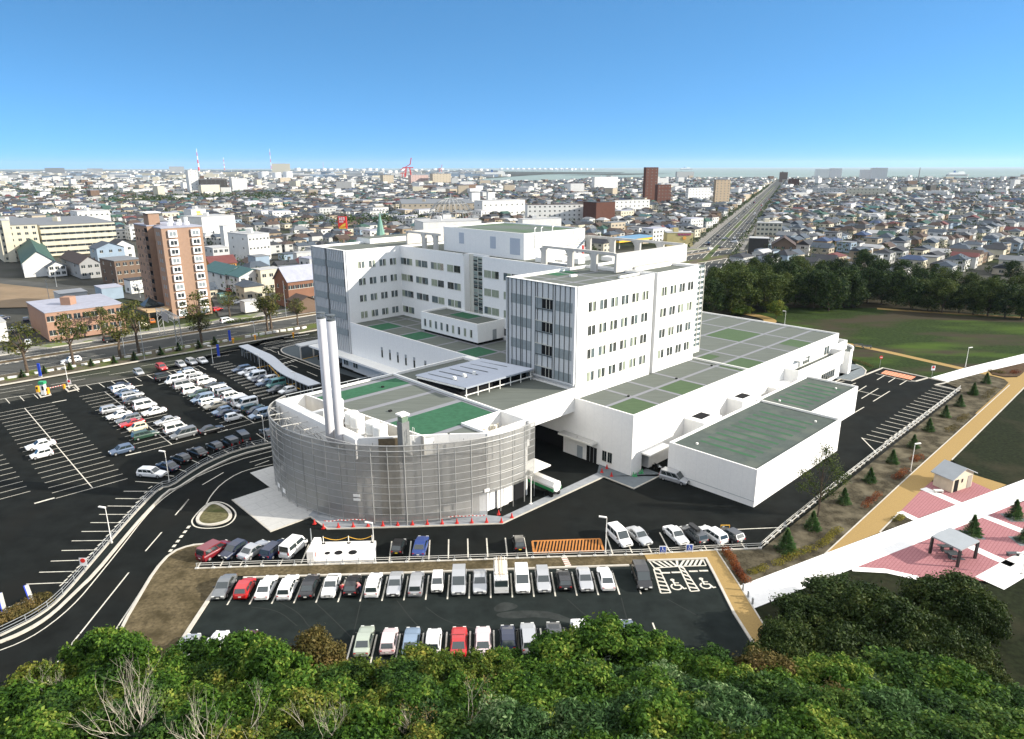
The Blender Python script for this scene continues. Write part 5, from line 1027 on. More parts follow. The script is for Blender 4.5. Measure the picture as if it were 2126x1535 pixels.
# ================================================================ STREET FURNITURE
M_galv = MATS['galvanised_steel']; M_bar = mat('guard_rail_white', (.66, .64, .58), .5)
M_conc_w = mat('concrete_block_white', (.62, .60, .55), .9, .1, 2)
def guard_rail(label, pts, step=2.0, h=.85, rails=(.82, .55), base=True, kerb_w=.3, kerb_h=.14, name='guard_rail', m=None, group=None, postw=.05, z0=0):
    m = m or M_bar; pts = [Vector((p[0], p[1], 0)) for p in pts]; t = thing(name, label, 'guard rail' if name == 'guard_rail' else 'railing', pts[0], group)
    b = MB(); S_ = along(pts, step)
    if kerb_w: b.strip(pts, kerb_w, 0, z1=kerb_h); b.build('kerb_beam', M_kerb, t)
    b = MB()
    for r_ in rails:
        b.tube([Vector((p.x, p.y, z0+r_)) for p in pts], .032, 5)
    b.build('rail', m, t)
    pm = None
    for i, p in enumerate(S_[:98]):
        if pm is None:
            q = MB(); q.tube([(0, 0, z0), (0, 0, z0+h)], postw, 5, 0)
            if base: q.box(-.20, .20, -.18, .18, 0, .2, 1)
            o = q.build('post', [M_gm, M_conc_w]); pm = o.data; bpy.data.objects.remove(o)
        o = bpy.data.objects.new('post', pm); COL.objects.link(o); o.parent = t; o.location = p-pts[0]
    return t
G7 = GP(z7, [(88, 400), (480, 386), (1200, 366)])+GP(z8, [(22, 343), (500, 326), (1010, 312), (1400, 288), (1755, 272)])
guard_rail('white two-bar guard rail on concrete feet between the two front rows of cars', G7)
guard_rail('white two-bar guard rail on concrete feet climbing beside the service road and saplings', GP(z8, [(1755, 272)])+GP(z9, [(370, 925), (700, 655), (980, 437), (1240, 240), (1515, 25)]), step=2.0, kerb_w=.10, kerb_h=.08)
WK = smooth(GP(z6, [(0, 978), (120, 920), (220, 868), (320, 800), (420, 705), (560, 540), (740, 330), (900, 150), (1010, 45)])+GP(z5, [(1150, 1130), (1250, 1055), (1400, 965), (1600, 885), (1815, 840)]), 1)
guard_rail('long curved grey railing between the left car park and the access road', WK, step=2.6, h=1.1, rails=(1.1, .75, .4), base=False, kerb_w=.25, kerb_h=.2, name='railing', m=M_gm)
WK2 = smooth(GP(z6, [(0, 1018), (120, 970), (240, 905), (340, 835), (460, 720), (600, 585), (760, 390), (900, 225), (1060, 60)])+GP(z5, [(1180, 1150), (1300, 1070), (1420, 1000), (1600, 920), (1815, 868)]), 1)
b = MB(); b.strip(WK2, .32, 0, z1=.25); tag(b.build('road_edge_kerb', M_kerb), kind='structure')
b = MB(); n = len(WK)
b.strip([WK[i].lerp(min(WK2, key=lambda q: (q-WK[i]).length), .5) for i in range(n)], 1.7, .06); tag(b.build('walkway', M_asph2), kind='structure')
# lamp posts
def lamp(foot, topp, label, arm=None, name='street_lamp', r=.07, group='lamp posts round the car parks', head=True, z=None):
    f = G(*foot); 
    if z is None:
        z = min((abs(prj((f.x, f.y, zz*.05))[1]-topp[1]), zz*.05) for zz in range(20, 400))[1]
    t = thing(name, label, 'street lamp' if head else 'pole', (f.x, f.y, 0), group)
    b = MB(); b.tube([(f.x, f.y, 0), (f.x, f.y, z)], [r, r*.6], 8); b.build('pole', M_cap if head else M_gm, t)
    b = MB(); b.cyl(f.x, f.y, 0, .3, .16, 8); b.build('base', M_conc, t)
    if head:
        d = Vector(arm or (-1, .2, 0)).normalized(); b = MB(); b.bar((f.x, f.y, z), (f.x+d.x*1.0, f.y+d.y*1.0, z+.05), .26, .14); b.build('lamp_head', M_cap, t)
    return t
def prj(p):
    d = (p[0], p[1], p[2]-HC); ct, st = math.cos(TH), math.sin(TH); zc_ = d[1]*ct-d[2]*st; y = -(d[1]*st+d[2]*ct)/zc_; x = d[0]/zc_; c, s = math.cos(RO), math.sin(RO); x, y = c*x+s*y, -s*x+c*y
    return 1063+x*FPX, 767.5+y*FPX
for f, tp, lb, arm in [((1256.8, 1150), (1260, 1075), 'white lamp post beside the orange hatched bays', None), (z7(1210, 355), z7(1198, 112), 'white lamp post at the right corner of the white platform', None), (z6(705, 390), z6(660, 165), 'lamp post standing on the curved walkway among the slanted bays', None), (z5(1132, 1095), z5(1100, 895), 'lamp post beside the white wagon on the curved rail', None), (z5(1772, 830), z5(1757, 655), 'lamp post close to the curved screen', None), (z5(1425, 305), z5(1410, 190), 'lamp post at the top corner of the left car park', None), (z5(1740, 350), z5(1735, 245), 'lamp post under the middle of the walkway roof', None), (z5(1982, 490), z5(1972, 365), 'lamp post in front of the lower walkway roof', None), (z5(462, 470), z5(448, 310), 'lamp post on the car park entry island', None), ((2004.1, 763), (2010.9, 722), 'lamp post on the far lawn beside the white path', (1, .2, 0)), ((1890, 981), (1898, 922), 'lamp post beside the ochre path and red shrubs', (1, .2, 0)), (zb(438, 385), zb(440, 293), 'lamp post behind the low wing roof', None), (z9(1905, 1210), z9(1920, 1075), 'lamp post at the right edge of the pink plaza', None), (zl(1610, 800), zl(1600, 695), 'lamp post on the planted tip of the boulevard verge', None)]:
    lamp(f, tp, lb, arm)
for f, tp, lb in [(z7(812, 245), z7(806, 145), 'thin grey pole behind the small white cabinet'), (zl(912, 928), zl(880, 690), 'tall pale pole on the boulevard verge'), (zl(792, 925), zl(760, 690), 'thin pinkish pole on the boulevard verge'), (zl(358, 472), zl(340, 320), 'pole beside the brown sports ground'), (zl(1805, 665), zl(1775, 435), 'tall curved lamp pole near the red brick hall'), (zl(318, 590), zl(295, 430), 'pole at the near edge of the sports ground'), (zl(750, 485), zl(735, 350), 'utility pole behind the tower'), (zl(885, 540), zl(880, 490), 'pole left of the tower porch'), (zl(1395, 330), zl(1385, 210), 'utility pole in the yard right of the tower')]: lamp(f, tp, lb, name='utility_pole', head=False, group='plain poles', r=.10)
# traffic cones with red and white chain
def cone(p, label, color='cone_red', grp='red cones round the curved building'):
    t = thing('traffic_cone', label, 'traffic cone', (p.x, p.y, .12), grp)
    m = mat(color, (.50, .018, .012), .6) if color == 'cone_red' else mat(color, (.06, .30, .12), .5)
    b = MB(); b.tube([(p.x, p.y, .15), (p.x, p.y, .85)], [.19, .045], 10); b.build('cone_body', m, t); b = MB(); b.box(p.x-.24, p.x+.24, p.y-.24, p.y+.24, .12, .17); b.build('cone_base', m, t)
CP = [z2(405, 1062), z2(461, 1090)]+[z2(555+93.4*i, 1083-3.2*i) for i in range(11)]+[z2(1582, 1052), z2(1565, 1003), z2(1648, 1022)]
CG = [G(*p) for p in CP]
for i, p in enumerate(CG): cone(p, 'red traffic cone apart on the dark asphalt, first from the left' if i == 0 else f'red traffic cone, {ORD[i]} from the left in front of the curved screen')
for i, p in enumerate([z4(418, 678), z4(447, 655), z4(474, 700)]): cone(G(*p), ['left one of three red cones by the low wing corner', 'rear one of three red cones by the low wing corner', 'nearest one of three red cones by the low wing corner'][i], grp='red cones by the low wing')
for i, p in enumerate([z4(602, 700), z4(615, 702), z4(640, 685), z4(652, 682)]): cone(G(*p), f'small green cone by the side door, {ORD[i]} from the left', 'cone_green', 'green cones by the side door')
b = MB(); n = 60; pts = [(q+Vector((0, 0, 1.0 if 0 else .95))) for q in CG[1:13]]; m1 = []
for i in range(len(pts)-1):
    for j in range(8):
        a = pts[i].lerp(pts[i+1], j/8); c = pts[i].lerp(pts[i+1], (j+1)/8); sag = lambda t: -.12*math.sin(math.pi*t)
        b.bar(a+Vector((0, .6, sag(j/8))), c+Vector((0, .6, sag((j+1)/8))), .07, .07, j % 2)
o = b.build('barrier_chain', [mat('chain_red', (.6, .05, .04), .6), M_cap]); tag(o, 'red and white plastic chain strung along the row of cones', 'chain')
# white platform with three manholes, cabinet, posts and yellow chain
t = thing('concrete_platform', 'raised white concrete platform with three dark round manholes', 'platform', U(z7, 1000, 300))
q = GP(z7, [(835, 368), (1215, 360), (1218, 240), (868, 248)]); 
b = MB(); b.prism([(p.x, p.y) for p in q], 0, .45); b.build('platform_slab', M_wpath, t)
for x, y, r_ in ((910, 300, .36), (980, 297, .52), (1070, 295, .55)): p = G(*z7(x, y), .45); b = MB(); b.cyl(p.x, p.y, .44, .47, r_, 20); b.build('manhole_cover', M_dark, t)
q = GP(z7, [(800, 372), (828, 370), (848, 240), (812, 240)])
t = thing('white_cabinet', 'tall narrow white cabinet at the left end of the platform', 'cabinet', q[0]); b = MB(); c0 = U(z7, 812, 368); b.box(c0.x-.55, c0.x+.35, c0.y, c0.y+3.6, 0, 1.7); b.build('cabinet_body', M_wpath, t); b = MB(); b.box(c0.x+.35, c0.x+.37, c0.y+.4, c0.y+.9, .6, 1.3); b.build('warning_sign', mat('sign_red', (.5, .08, .07), .6), t)
pp_ = [U(z7, 888, 258), U(z7, 1047, 255), U(z7, 1195, 250)]
t = thing('chain_fence', 'three short posts joined by a sagging yellow chain', 'chain fence', pp_[0])
for p in pp_: b = MB(); b.cyl(p.x, p.y, .4, 1.5, .05, 6); b.build('post', M_cap, t); b = MB(); b.cyl(p.x, p.y, .44, .5, .25, 10); b.build('post_foot', M_dark, t)
b = MB()
for a, c in zip(pp_[:-1], pp_[1:]): b.tube([a.lerp(c, i/8)+Vector((0, 0, 1.4-.45*math.sin(math.pi*i/8))) for i in range(9)], .035, 4)
b.build('chain', M_yellow, t)
# yellow hoop, wheelchair signs, no entry and parking signs, bollards
p = U(z8, 1560, 170); t = thing('hoop_barrier', 'yellow tubular hoop behind the last dark hatchback', 'hoop', p); b = MB(); a, c = U(z8, 1505, 165), U(z8, 1560, 165); b.tube([a, a+Vector((0, 0, 1)), c+Vector((0, 0, 1)), c], .06, 6); b.build('hoop', M_yellow, t)
M_signb = mat('sign_blue', (.02, .08, .42), .5); M_signw = mat('sign_white', (.8, .8, .8), .5); M_signr = mat('sign_red_face', (.65, .03, .02), .5)
def sign_wc(px, py, label):
    p = U(z8, px, py); t = thing('wheelchair_sign', label, 'sign', p, 'blue wheelchair signs')
    for s in (-.42, .42): b = MB(); b.cyl(p.x+s, p.y, 0, 1.25, .04, 6); b.build('leg', M_cap, t)
    b = MB(); b.box(p.x-.47, p.x+.47, p.y-.03, p.y+.03, .35, 1.3); b.build('sign_frame', M_signw, t)
    b = MB(); b.box(p.x-.38, p.x+.38, p.y-.045, p.y-.03, .42, 1.22); b.build('sign_face', M_signb, t)
    b = MB(); f = lambda x, z: Vector((p.x+x, p.y-.055, z)); b.tube([f(.17*math.cos(a)-.02, .64+.16*math.sin(a)) for a in [R(d) for d in range(110, 420, 30)]], .022, 4); b.tube([f(-.06, .98), f(-.04, .78), f(.12, .78), f(.2, .6), f(.27, .62)], .026, 4); b.tube([f(-.05, .88), f(.1, .88)], .02, 4); b.cyl(p.x-.06, p.y-.055, 1.04, 1.12, .05, 6); b.build('wheelchair_symbol', M_signw, t)
sign_wc(1140, 312, 'left blue wheelchair sign on the guard rail'); sign_wc(1308, 300, 'right blue wheelchair sign on the guard rail')
def disc_sign(foot, z, label, kind):
    p = G(*foot); t = thing('road_sign', label, 'sign', p); b = MB(); b.cyl(p.x, p.y, 0, z+.3, .04, 6); b.build('post', M_galv, t)
    if kind == 'no_entry': b = MB(); b.tube([(p.x, p.y-.06, z), (p.x, p.y-.1, z)], .42, 20); b.build('sign_face', M_signr, t); b = MB(); b.box(p.x-.3, p.x+.3, p.y-.13, p.y-.11, z-.07, z+.07); b.build('white_bar', M_signw, t)
    else:
        b = MB(); b.box(p.x-.45, p.x+.45, p.y-.08, p.y-.05, z-.6, z+.5); b.build('sign_face', M_signw, t); b = MB(); b.tube([(p.x, p.y-.09, z+.15), (p.x, p.y-.12, z+.15)], .3, 14); b.build('red_disc', M_signr, t)
disc_sign(zb(1107, 695), 2.8, 'round red sign on a post beside the far lawn', 'no_entry'); disc_sign(zb(1475, 755), 2.2, 'small white sign with a red mark where the white path starts', 'p')
p = U(z6, 540, 560); disc_sign(z6(540, 575), 1.6, 'white sign with a red triangle on the curved walkway', 'p')
disc_sign(z5(470, 470), 1.5, 'white sign with a red mark on the entry island', 'p')
for i, q in enumerate([z9(130, 1312), z9(162, 1358), z9(190, 1402)]):
    p = G(*q); t = thing('bollard', f'grey bollard across the mouth of the white path, {ORD[i]} from the building', 'bollard', p, 'three grey bollards'); b = MB(); b.cyl(p.x, p.y, .14, .8, .12, 10); b.build('bollard_post', M_gm, t); b = MB(); b.tube([(p.x, p.y, .8), (p.x, p.y, .95), (p.x, p.y, 1.0)], [.14, .12, .04], 10); b.build('bollard_cap', M_gm, t)
# tanker trailer by the curved building
p = G(1137, 1003); t = thing('tank_trailer', 'white gas tank trailer with a green stripe beside the curved building', 'trailer', p)
d = (P(0, -1)-P(0, 0)).normalized(); dn = Vector((-d.y, d.x, 0)); c = P(-13.6, -5.0)
def oct_(r): return [(r*math.cos(R(22.5+45*i)), r*math.sin(R(22.5+45*i))) for i in range(8)]
b = MB(); k_ = len(b.v); L_ = 5.2; e0 = P(-13.9, -3.4); e1 = e0+(P(0, -1)-P(0, 0))*L_
b.tube([e0+Vector((0, 0, 1.75)), e0+(e1-e0)*.03+Vector((0, 0, 1.75)), e1+Vector((0, 0, 1.75))], [.85, .98, .98], 8); b.build('tank', M_wpath, t)
b = MB(); nn = P(1, 0)-P(0, 0); q0 = e0-nn*.99; q1 = e1-nn*.99
for s in (-1, 1): q0 = e0+nn*.93*s+Vector((0, 0, 1.35)); q1 = e1+nn*.93*s+Vector((0, 0, 1.35)); b.bar(q0, q1, .06, .45)
b.build('green_stripe', mat('stripe_green', (.02, .22, .07), .5), t)
b = MB(); b.bar(e0+Vector((0, 0, .75)), e1+Vector((0, 0, .75)), 1.3, .2); b.build('chassis', M_trim, t)
for f_ in (.12, .28):
    for s in (-1, 1): q = e0+(e1-e0)*f_+nn*.75*s; b = MB(); b.tube([q-nn*.12+Vector((0, 0, .45)), q+nn*.12+Vector((0, 0, .45))], .42, 12); b.build('wheel', M_tyre, t)
# motorcycle near the side door
def bike(p, ang, label, col='black'):
    t = thing('motorcycle', label, 'motorcycle', (p.x, p.y, .1), 'motorcycles by the side door', ang)
    def loc(nm, mb, m): o = mb.build(nm, m); o.parent = t
    for x in (-.6, .6): b = MB(); b.tube([(x, -.05, .3), (x, .05, .3)], .3, 12); loc('wheel', b, M_tyre)
    b = MB(); b.tube([(-.5, 0, .55), (-.1, 0, .78), (.25, 0, .80), (.4, 0, .6)], [.10, .13, .15, .08], 6); loc('body', b, paint(col)); b = MB(); b.tube([(.6, 0, .3), (.42, 0, .95)], .04, 5); b.tube([(.42, -.3, .98), (.42, .3, .98)], .025, 5); loc('handlebar', b, M_galv); b = MB(); b.box(-.55, -.05, -.13, .13, .80, .88); loc('seat', b, M_trim)
bike(G(1362, 975), 2.2, 'dark motorcycle nearest the side door'); bike(G(1371, 980), 2.2, 'white motorcycle between the side door and the silver van', 'white')
# red and white crossing steps
b = MB(); q = GP(z8, [(500, 328), (535, 325), (568, 388), (530, 392)]); b.poly([(p.x, p.y, .115) for p in q]); tag(b.build('red_crossing', mat('crossing_red', (.30, .07, .06), .9)), kind='structure')
b = MB()
for i in range(5): a = q[0].lerp(q[3], .1+i*.19); c = q[1].lerp(q[2], .1+i*.19); b.strip([a, c], .32, .12)
tag(b.build('crossing_stripes', M_white), kind='structure')
# ticket booth, yellow machine and barrier at the car park entry
p = U(z5, 298, 515); t = thing('ticket_booth', 'green topped white car park ticket booth on its kerbed island', 'ticket booth', p)
b = MB(); b.box(p.x-.45, p.x+.45, p.y-.4, p.y+.4, .1, 2.5); b.build('booth_wall', M_wpath, t); b = MB(); b.prism([(p.x-.6, p.y-.5), (p.x+.6, p.y-.5), (p.x+.6, p.y+.5), (p.x-.6, p.y+.5)], 2.5, 3.1); b.box(p.x-.5, p.x-.45, p.y-.4, p.y+.4, .1, 2.5); b.build('booth_roof', mat('booth_green', (.03, .30, .13), .5), t)
b = MB(); b.box(p.x-.1, p.x+.35, p.y-.43, p.y-.4, 1.2, 2.1); b.build('booth_window', M_glass, t)
for x, y, lb in ((258, 500, 'yellow ticket machine left of the booth'), (322, 512, 'yellow ticket machine right of the booth')): q = U(z5, x, y); t = thing('ticket_machine', lb, 'ticket machine', q); b = MB(); b.box(q.x-.3, q.x+.3, q.y-.3, q.y+.3, .1, 1.5); b.build('machine_body', mat('machine_yellow', (.75, .36, .02), .5), t); b = MB(); b.box(q.x-.2, q.x+.2, q.y-.32, q.y-.3, .9, 1.3); b.build('machine_screen', M_glass, t)
a = U(z5, 330, 500); c = U(z5, 432, 476); t = thing('parking_barrier', 'red and white barrier arm across the car park entry', 'barrier', a); b = MB()
for i in range(12): b.bar(a.lerp(c, i/12)+Vector((0, 0, 1.0)), a.lerp(c, (i+1)/12)+Vector((0, 0, 1.0)), .1, .1, i % 2)
b.build('arm', [M_signr, M_cap], t); b = MB(); b.box(c.x-.2, c.x+.2, c.y-.2, c.y+.2, 0, 1.1); b.build('barrier_housing', MATS['machine_yellow'], t)
# blue posts, orange drums
for i, (x, y, zf) in enumerate([(272, 397, z5), (1464, 262, z5), (1540, 160, z5)]): p = U(zf, x, y); t = thing('blue_pylon', ['slim blue pylon sign on the verge at the left', 'slim blue pylon sign by the top row of cars', 'slim blue pylon sign at the boulevard mouth'][i], 'pylon sign', p, 'blue pylon signs'); b = MB(); b.box(p.x-.3, p.x+.3, p.y-.12, p.y+.12, .3, 3.4); b.build('sign_panel', mat('pylon_blue', (.02, .06, .45), .5), t); b = MB(); b.box(p.x-.35, p.x+.35, p.y-.2, p.y+.2, 0, .3); b.build('sign_base', M_conc, t)
for i, (x, y) in enumerate([(42, 320), (1250, 205), (485, 255)]): p = U(zw, x, y); t = thing('orange_beacon', ['orange beacon post at the boulevard kerb tip', 'orange beacon box on the internal road', 'small orange beacon at the verge corner'][i], 'beacon', p); b = MB(); b.cyl(p.x, p.y, 0, 1.0, .22, 8); b.build('beacon_post', MATS['machine_yellow'], t); b = MB(); b.cyl(p.x, p.y, 1.0, 1.5, .35, 8); b.build('beacon_lamp', mat('beacon_orange', (.8, .3, .02), .4), t)
# white stones along the verge
vs = SB[0]*.5+SB[1]*.5-.0; n = 0; q0 = ab_of(*z5(0, 418)); q1 = ab_of(*z5(1500, 160)); sm = None
sa = [ab_of(*z5(0, 420)), ab_of(*z5(640, 305)), ab_of(*z5(1230, 205)), ab_of(*z5(1520, 160))]; spts = [P(*s) for s in sa]
for i, p in enumerate(along(spts, 2.55)):
    L_ = 1.05+.25*math.sin(i*2.7); w_ = .36; t_ = MB()
    if sm is None:
        t_.prism([(-.95, -.3), (-.7, -.42), (.7, -.42), (.95, -.3), (.95, .3), (.7, .42), (-.7, .42), (-.95, .3)], 0, .55); o = t_.build('boundary_stone', M_conc_w); sm = o.data; bpy.data.objects.remove(o)
    o = bpy.data.objects.new('boundary_stone', sm); COL.objects.link(o); o.location = (p.x, p.y, .08); o.rotation_euler = (0, 0, ANG_A+.15*math.sin(i*5.1)); o.scale = (.85+.2*math.sin(i*1.7), .9+.15*math.cos(i*2.3), .8+.3*math.sin(i*3.1)**2)
    tag(o, 'pale oblong boundary block lying end to end along the boulevard verge', 'boundary block', 'pale blocks along the boulevard verge')
hp = [P(*s) for s in (ab_of(*zw(340, 205)), ab_of(*zw(900, 105)), ab_of(*zw(1480, 25)))]
for i, p in enumerate(along(hp, 2.2)):
    o = bpy.data.objects.new('boundary_stone', sm); COL.objects.link(o); o.location = (p.x, p.y, .08); o.rotation_euler = (0, 0, ANG_A+.3*math.sin(i)); o.scale = (.9, .8, 1.1)
    tag(o, 'pale boundary block in the row round the planted verge tip', 'boundary block', 'pale blocks round the verge tip')
# sign gantry over the boulevard
def gantry(p0, p1, h, label, base_w=1.4):
    t = thing('sign_gantry', label, 'sign gantry', p0); d = (p1-p0).normalized(); nn = Vector((-d.y, d.x, 0))*base_w/2
    for p in (p0, p1):
        b = MB()
        for s in (-1, 1): b.tube([p+nn*s, p+nn*s+Vector((0, 0, h))], .14, 6)
        for i in range(6): b.tube([p-nn+Vector((0, 0, h*i/6)), p+nn+Vector((0, 0, h*(i+1)/6))], .06, 4)
        b.build('gantry_leg', M_galv, t)
    b = MB()
    for s in (-1, 1):
        for z in (h, h-1.4): b.tube([p0+nn*s+Vector((0, 0, z)), p1+nn*s+Vector((0, 0, z))], .11, 5)
    n = 12
    for i in range(n):
        a = p0.lerp(p1, i/n); c = p0.lerp(p1, (i+1)/n)
        for s in (-1, 1): b.tube([a+nn*s+Vector((0, 0, h)), c+nn*s+Vector((0, 0, h-1.4))], .06, 4)
        b.tube([a-nn+Vector((0, 0, h)), c+nn+Vector((0, 0, h))], .06, 4)
    b.build('truss_beam', M_galv, t)
    b = MB(); m_ = p0.lerp(p1, .55)+nn*-1.3; b.prism([m_-d*3, m_+d*3, m_+d*3-nn*.1, m_-d*3-nn*.1], h-2.3, h+.3); b.build('sign_back', M_gm, t)
gantry(G(*zl(1025, 785)), G(*zl(1135, 850)), 8.5, 'pale steel truss sign gantry across the boulevard in front of the brown tower')
# hut, shelter with picnic table, benches
M_hutw = mat('hut_render', (.55, .48, .36), .85, .08, 1.5); M_hutr = mat('hut_roof', (.32, .34, .35), .6, .05, 1, metal=.3)
c = G(*z9(1457, 692)); e = G(*z9(1583, 650)); f = G(*z9(1338, 640)); t = thing('park_hut', 'small beige toilet hut with a grey gabled roof beside the ochre path', 'hut', c)
g_ = e+(f-c); hh = 2.6
b = MB(); b.prism([c, e, g_, f], .1, hh); mid0 = (c+e)/2; mid1 = (f+g_)/2
b.poly([(c.x, c.y, hh), (e.x, e.y, hh), (mid0.x, mid0.y, hh+1.1)]); b.poly([(f.x, f.y, hh), (mid1.x, mid1.y, hh+1.1), (g_.x, g_.y, hh)]); b.build('wall', M_hutw, t)
ov = (e-c)*.12; oz = (c-f)*.10; b = MB()
for A_, B_, C_, D_ in ((c-ov+oz, f-ov-oz, mid1-oz, mid0+oz), (mid0+oz, mid1-oz, g_+ov-oz, e+ov+oz)):
    zz = [hh-.15, hh-.15, hh+1.25, hh+1.25] if A_ is not mid0 and (A_-(mid0+oz)).length > .01 else [hh+1.25, hh+1.25, hh-.15, hh-.15]
    top = [Vector((q.x, q.y, z)) for q, z in zip((A_, B_, C_, D_), zz)]; bot = [q-Vector((0, 0, .14)) for q in top]
    if (top[1]-top[0]).cross(top[2]-top[0]).z < 0: top = top[::-1]; bot = bot[::-1]
    b.poly(top); b.poly(bot[::-1])
    for i in range(4): j = (i+1) % 4; b.poly([bot[i], bot[j], top[j], top[i]])
b.build('roof', M_hutr, t)
dd_ = (e-c).normalized(); nrm = (c-f).normalized()
def onwall(u0, u1, z0, z1, nm, m): 
    L_ = (e-c).length; a = c+dd_*L_*u0; q = c+dd_*L_*u1; b = MB(); b.prism([a, q, q+nrm*.04, a+nrm*.04], z0, z1); b.build(nm, m, t)
onwall(.08, .28, .1, 2.1, 'doorway', M_dark); onwall(.42, .5, 1.4, 2.0, 'window', M_glass); onwall(.74, .96, .1, 2.2, 'door', mat('hut_door', (.30, .26, .22), .7))
p = G(*z9(1380, 690)); t = thing('park_bench', 'small stone bench and basin beside the hut', 'bench', p); b = MB(); b.box(p.x-.8, p.x+.5, p.y-.3, p.y+.3, .45, .6); b.build('seat', M_conc_w, t)
for s in (-.6, .4): b = MB(); b.box(p.x+s-.1, p.x+s+.1, p.y-.25, p.y+.25, .1, .45); b.build('leg', M_conc_w, t)
zs = 2.64; Rf = [G(*z9(*q), zs) for q in ((1450, 905), (1640, 992), (1520, 1050), (1333, 960))]
t = thing('park_shelter', 'open picnic shelter with a flat grey roof on four dark posts', 'shelter', (Rf[0]+Rf[2])/2-Vector((0, 0, zs)))
b = MB(); b.prism(Rf, zs-.18, zs, 0, 0, True); b.build('roof', M_hutr, t)
cc = (Rf[0]+Rf[2])/2
for q in Rf: w_ = q.lerp(cc, .06); b = MB(); b.box(w_.x-.14, w_.x+.14, w_.y-.14, w_.y+.14, .13, zs-.18); b.build('post', M_trim, t)
M_slate = mat('dark_timber', (.07, .08, .085), .7)
def table(px, py, label):
    p = G(*z9(px, py)); t = thing('picnic_table', label, 'picnic table', (p.x, p.y, .13), 'picnic tables under the shelter'); x, y = p.x, p.y
    b = MB(); b.box(x-.8, x+.8, y-.35, y+.35, .82, .88); b.build('tabletop', M_slate, t)
    for s in (-1, 1): b = MB(); b.box(x-.8, x+.8, y+s*.75-.14, y+s*.75+.14, .50, .56); b.build('bench_seat', M_slate, t)
    for s in (-.6, .6): b = MB(); b.bar((x+s, y-.8, .5), (x+s, y+.8, .5), .08, .08); b.box(x+s-.04, x+s+.04, y-.3, y+.3, .13, .82); b.build('leg', M_slate, t)
table(1425, 1062, 'far picnic table under the flat grey shelter'); table(1475, 1112, 'near picnic table under the flat grey shelter')
def bench(p, label, w=1.5, grp=None, m=None, back=True):
    m = m or M_slate; t = thing('park_bench', label, 'bench', (p.x, p.y, .1), grp); b = MB(); b.box(p.x-w/2, p.x+w/2, p.y-.25, p.y+.25, .5, .58); b.build('seat', m, t)
    for s in (-1, 1): b = MB(); b.box(p.x+s*w*.4-.06, p.x+s*w*.4+.06, p.y-.22, p.y+.22, .1, .5); b.build('leg', m, t)
    if back: b = MB(); b.box(p.x-w/2, p.x+w/2, p.y+.22, p.y+.28, .7, 1.0); b.build('backrest', m, t)
bench(G(*z9(1848, 1092)), 'dark low bench on the pink paving at the right', 1.6, back=False)
bench(G(*zb(957, 548)), 'left one of two dark benches on the far ochre path', 2.6, 'benches on the far path'); bench(G(*zb(1018, 558)), 'right one of two dark benches on the far ochre path', 2.6, 'benches on the far path')
# two people beside the black hatchback
def person(p, face, label, shirt, trousers, lean=.12, arm=0.6):
    t = thing('person', label, 'person', (p.x, p.y, .02), None, face)
    J = [(0, 0, .95), (lean*.5, 0, 1.2), (lean, 0, 1.42), (lean*1.1, 0, 1.52), (lean*1.25, 0, 1.66), (lean, .18, 1.40), (lean+.08, .24, 1.12), (lean+.3*arm, .2, .92), (lean, -.18, 1.40), (lean+.10, -.25, 1.12), (lean+.35*arm, -.2, .95), (.0, .1, .90), (.04, .11, .50), (-.02, .12, .07), (.1, .12, .05), (0, -.1, .90), (-.02, -.11, .5), (-.06, -.12, .07), (.06, -.12, .05)]
    Ed = [(0, 1), (1, 2), (2, 3), (3, 4), (2, 5), (5, 6), (6, 7), (2, 8), (8, 9), (9, 10), (0, 11), (11, 12), (12, 13), (13, 14), (0, 15), (15, 16), (16, 17), (17, 18)]
    rad = [.15, .14, .15, .055, .10, .07, .05, .035, .07, .05, .035, .10, .065, .045, .04, .10, .065, .045, .04]
    me = bpy.data.meshes.new('body'); me.from_pydata(J, Ed, []); o = bpy.data.objects.new('body', me); COL.objects.link(o); o.parent = t
    s = o.modifiers.new('skin', 'SKIN'); sv = me.skin_vertices[0].data
    for i, r_ in enumerate(rad): sv[i].radius = (r_, r_)
    sv[0].use_root = True; u = o.modifiers.new('sub', 'SUBSURF'); u.levels = 1; u.render_levels = 1; me.materials.append(mat('skin', (.45, .28, .20), .6))
    b = MB(); b.tube([(0, 0, .93), (lean*.5, 0, 1.2), (lean, 0, 1.45)], [.17, .175, .16], 10)
    for s_ in (1, -1): b.tube([(lean, .17*s_, 1.42), (lean+.07, .235*s_, 1.15), (lean+.2*arm, .22*s_, 1.0)], [.09, .075, .06], 7)
    q = b.build('shirt', shirt); q.parent = t
    b = MB()
    for s_ in (1, -1): b.tube([(0, .09*s_, .98), (.02, .11*s_, .5), (-.03, .12*s_, .10)], [.125, .09, .075], 8)
    q = b.build('trousers', trousers); q.parent = t
    b = MB(); b.tube([(lean*1.2-.03, 0, 1.64), (lean*1.25-.03, 0, 1.72), (lean*1.3-.02, 0, 1.80)], [.10, .115, .05], 8); q = b.build('hair', mat('dark_hair', (.02, .015, .012), .7)); q.parent = t
M_check = gridmat('check_shirt', (.62, .55, .54), (.45, .05, .06), .16, .32, .3, .2)
person(U(z7, 1010, 572), VEL+.3, 'person in a red and white checked shirt behind the black hatchback', M_check, mat('dark_cloth', (.03, .03, .04), .9)); person(U(z7, 1118, 552), VEL+2.2, 'person in a pink striped shirt bending to the right door of the black hatchback', mat('striped_shirt', (.55, .22, .24), .8, .4, 12, stretch=(1, 1, 8)), mat('blue_cloth', (.06, .08, .16), .9), .3, 1.0)
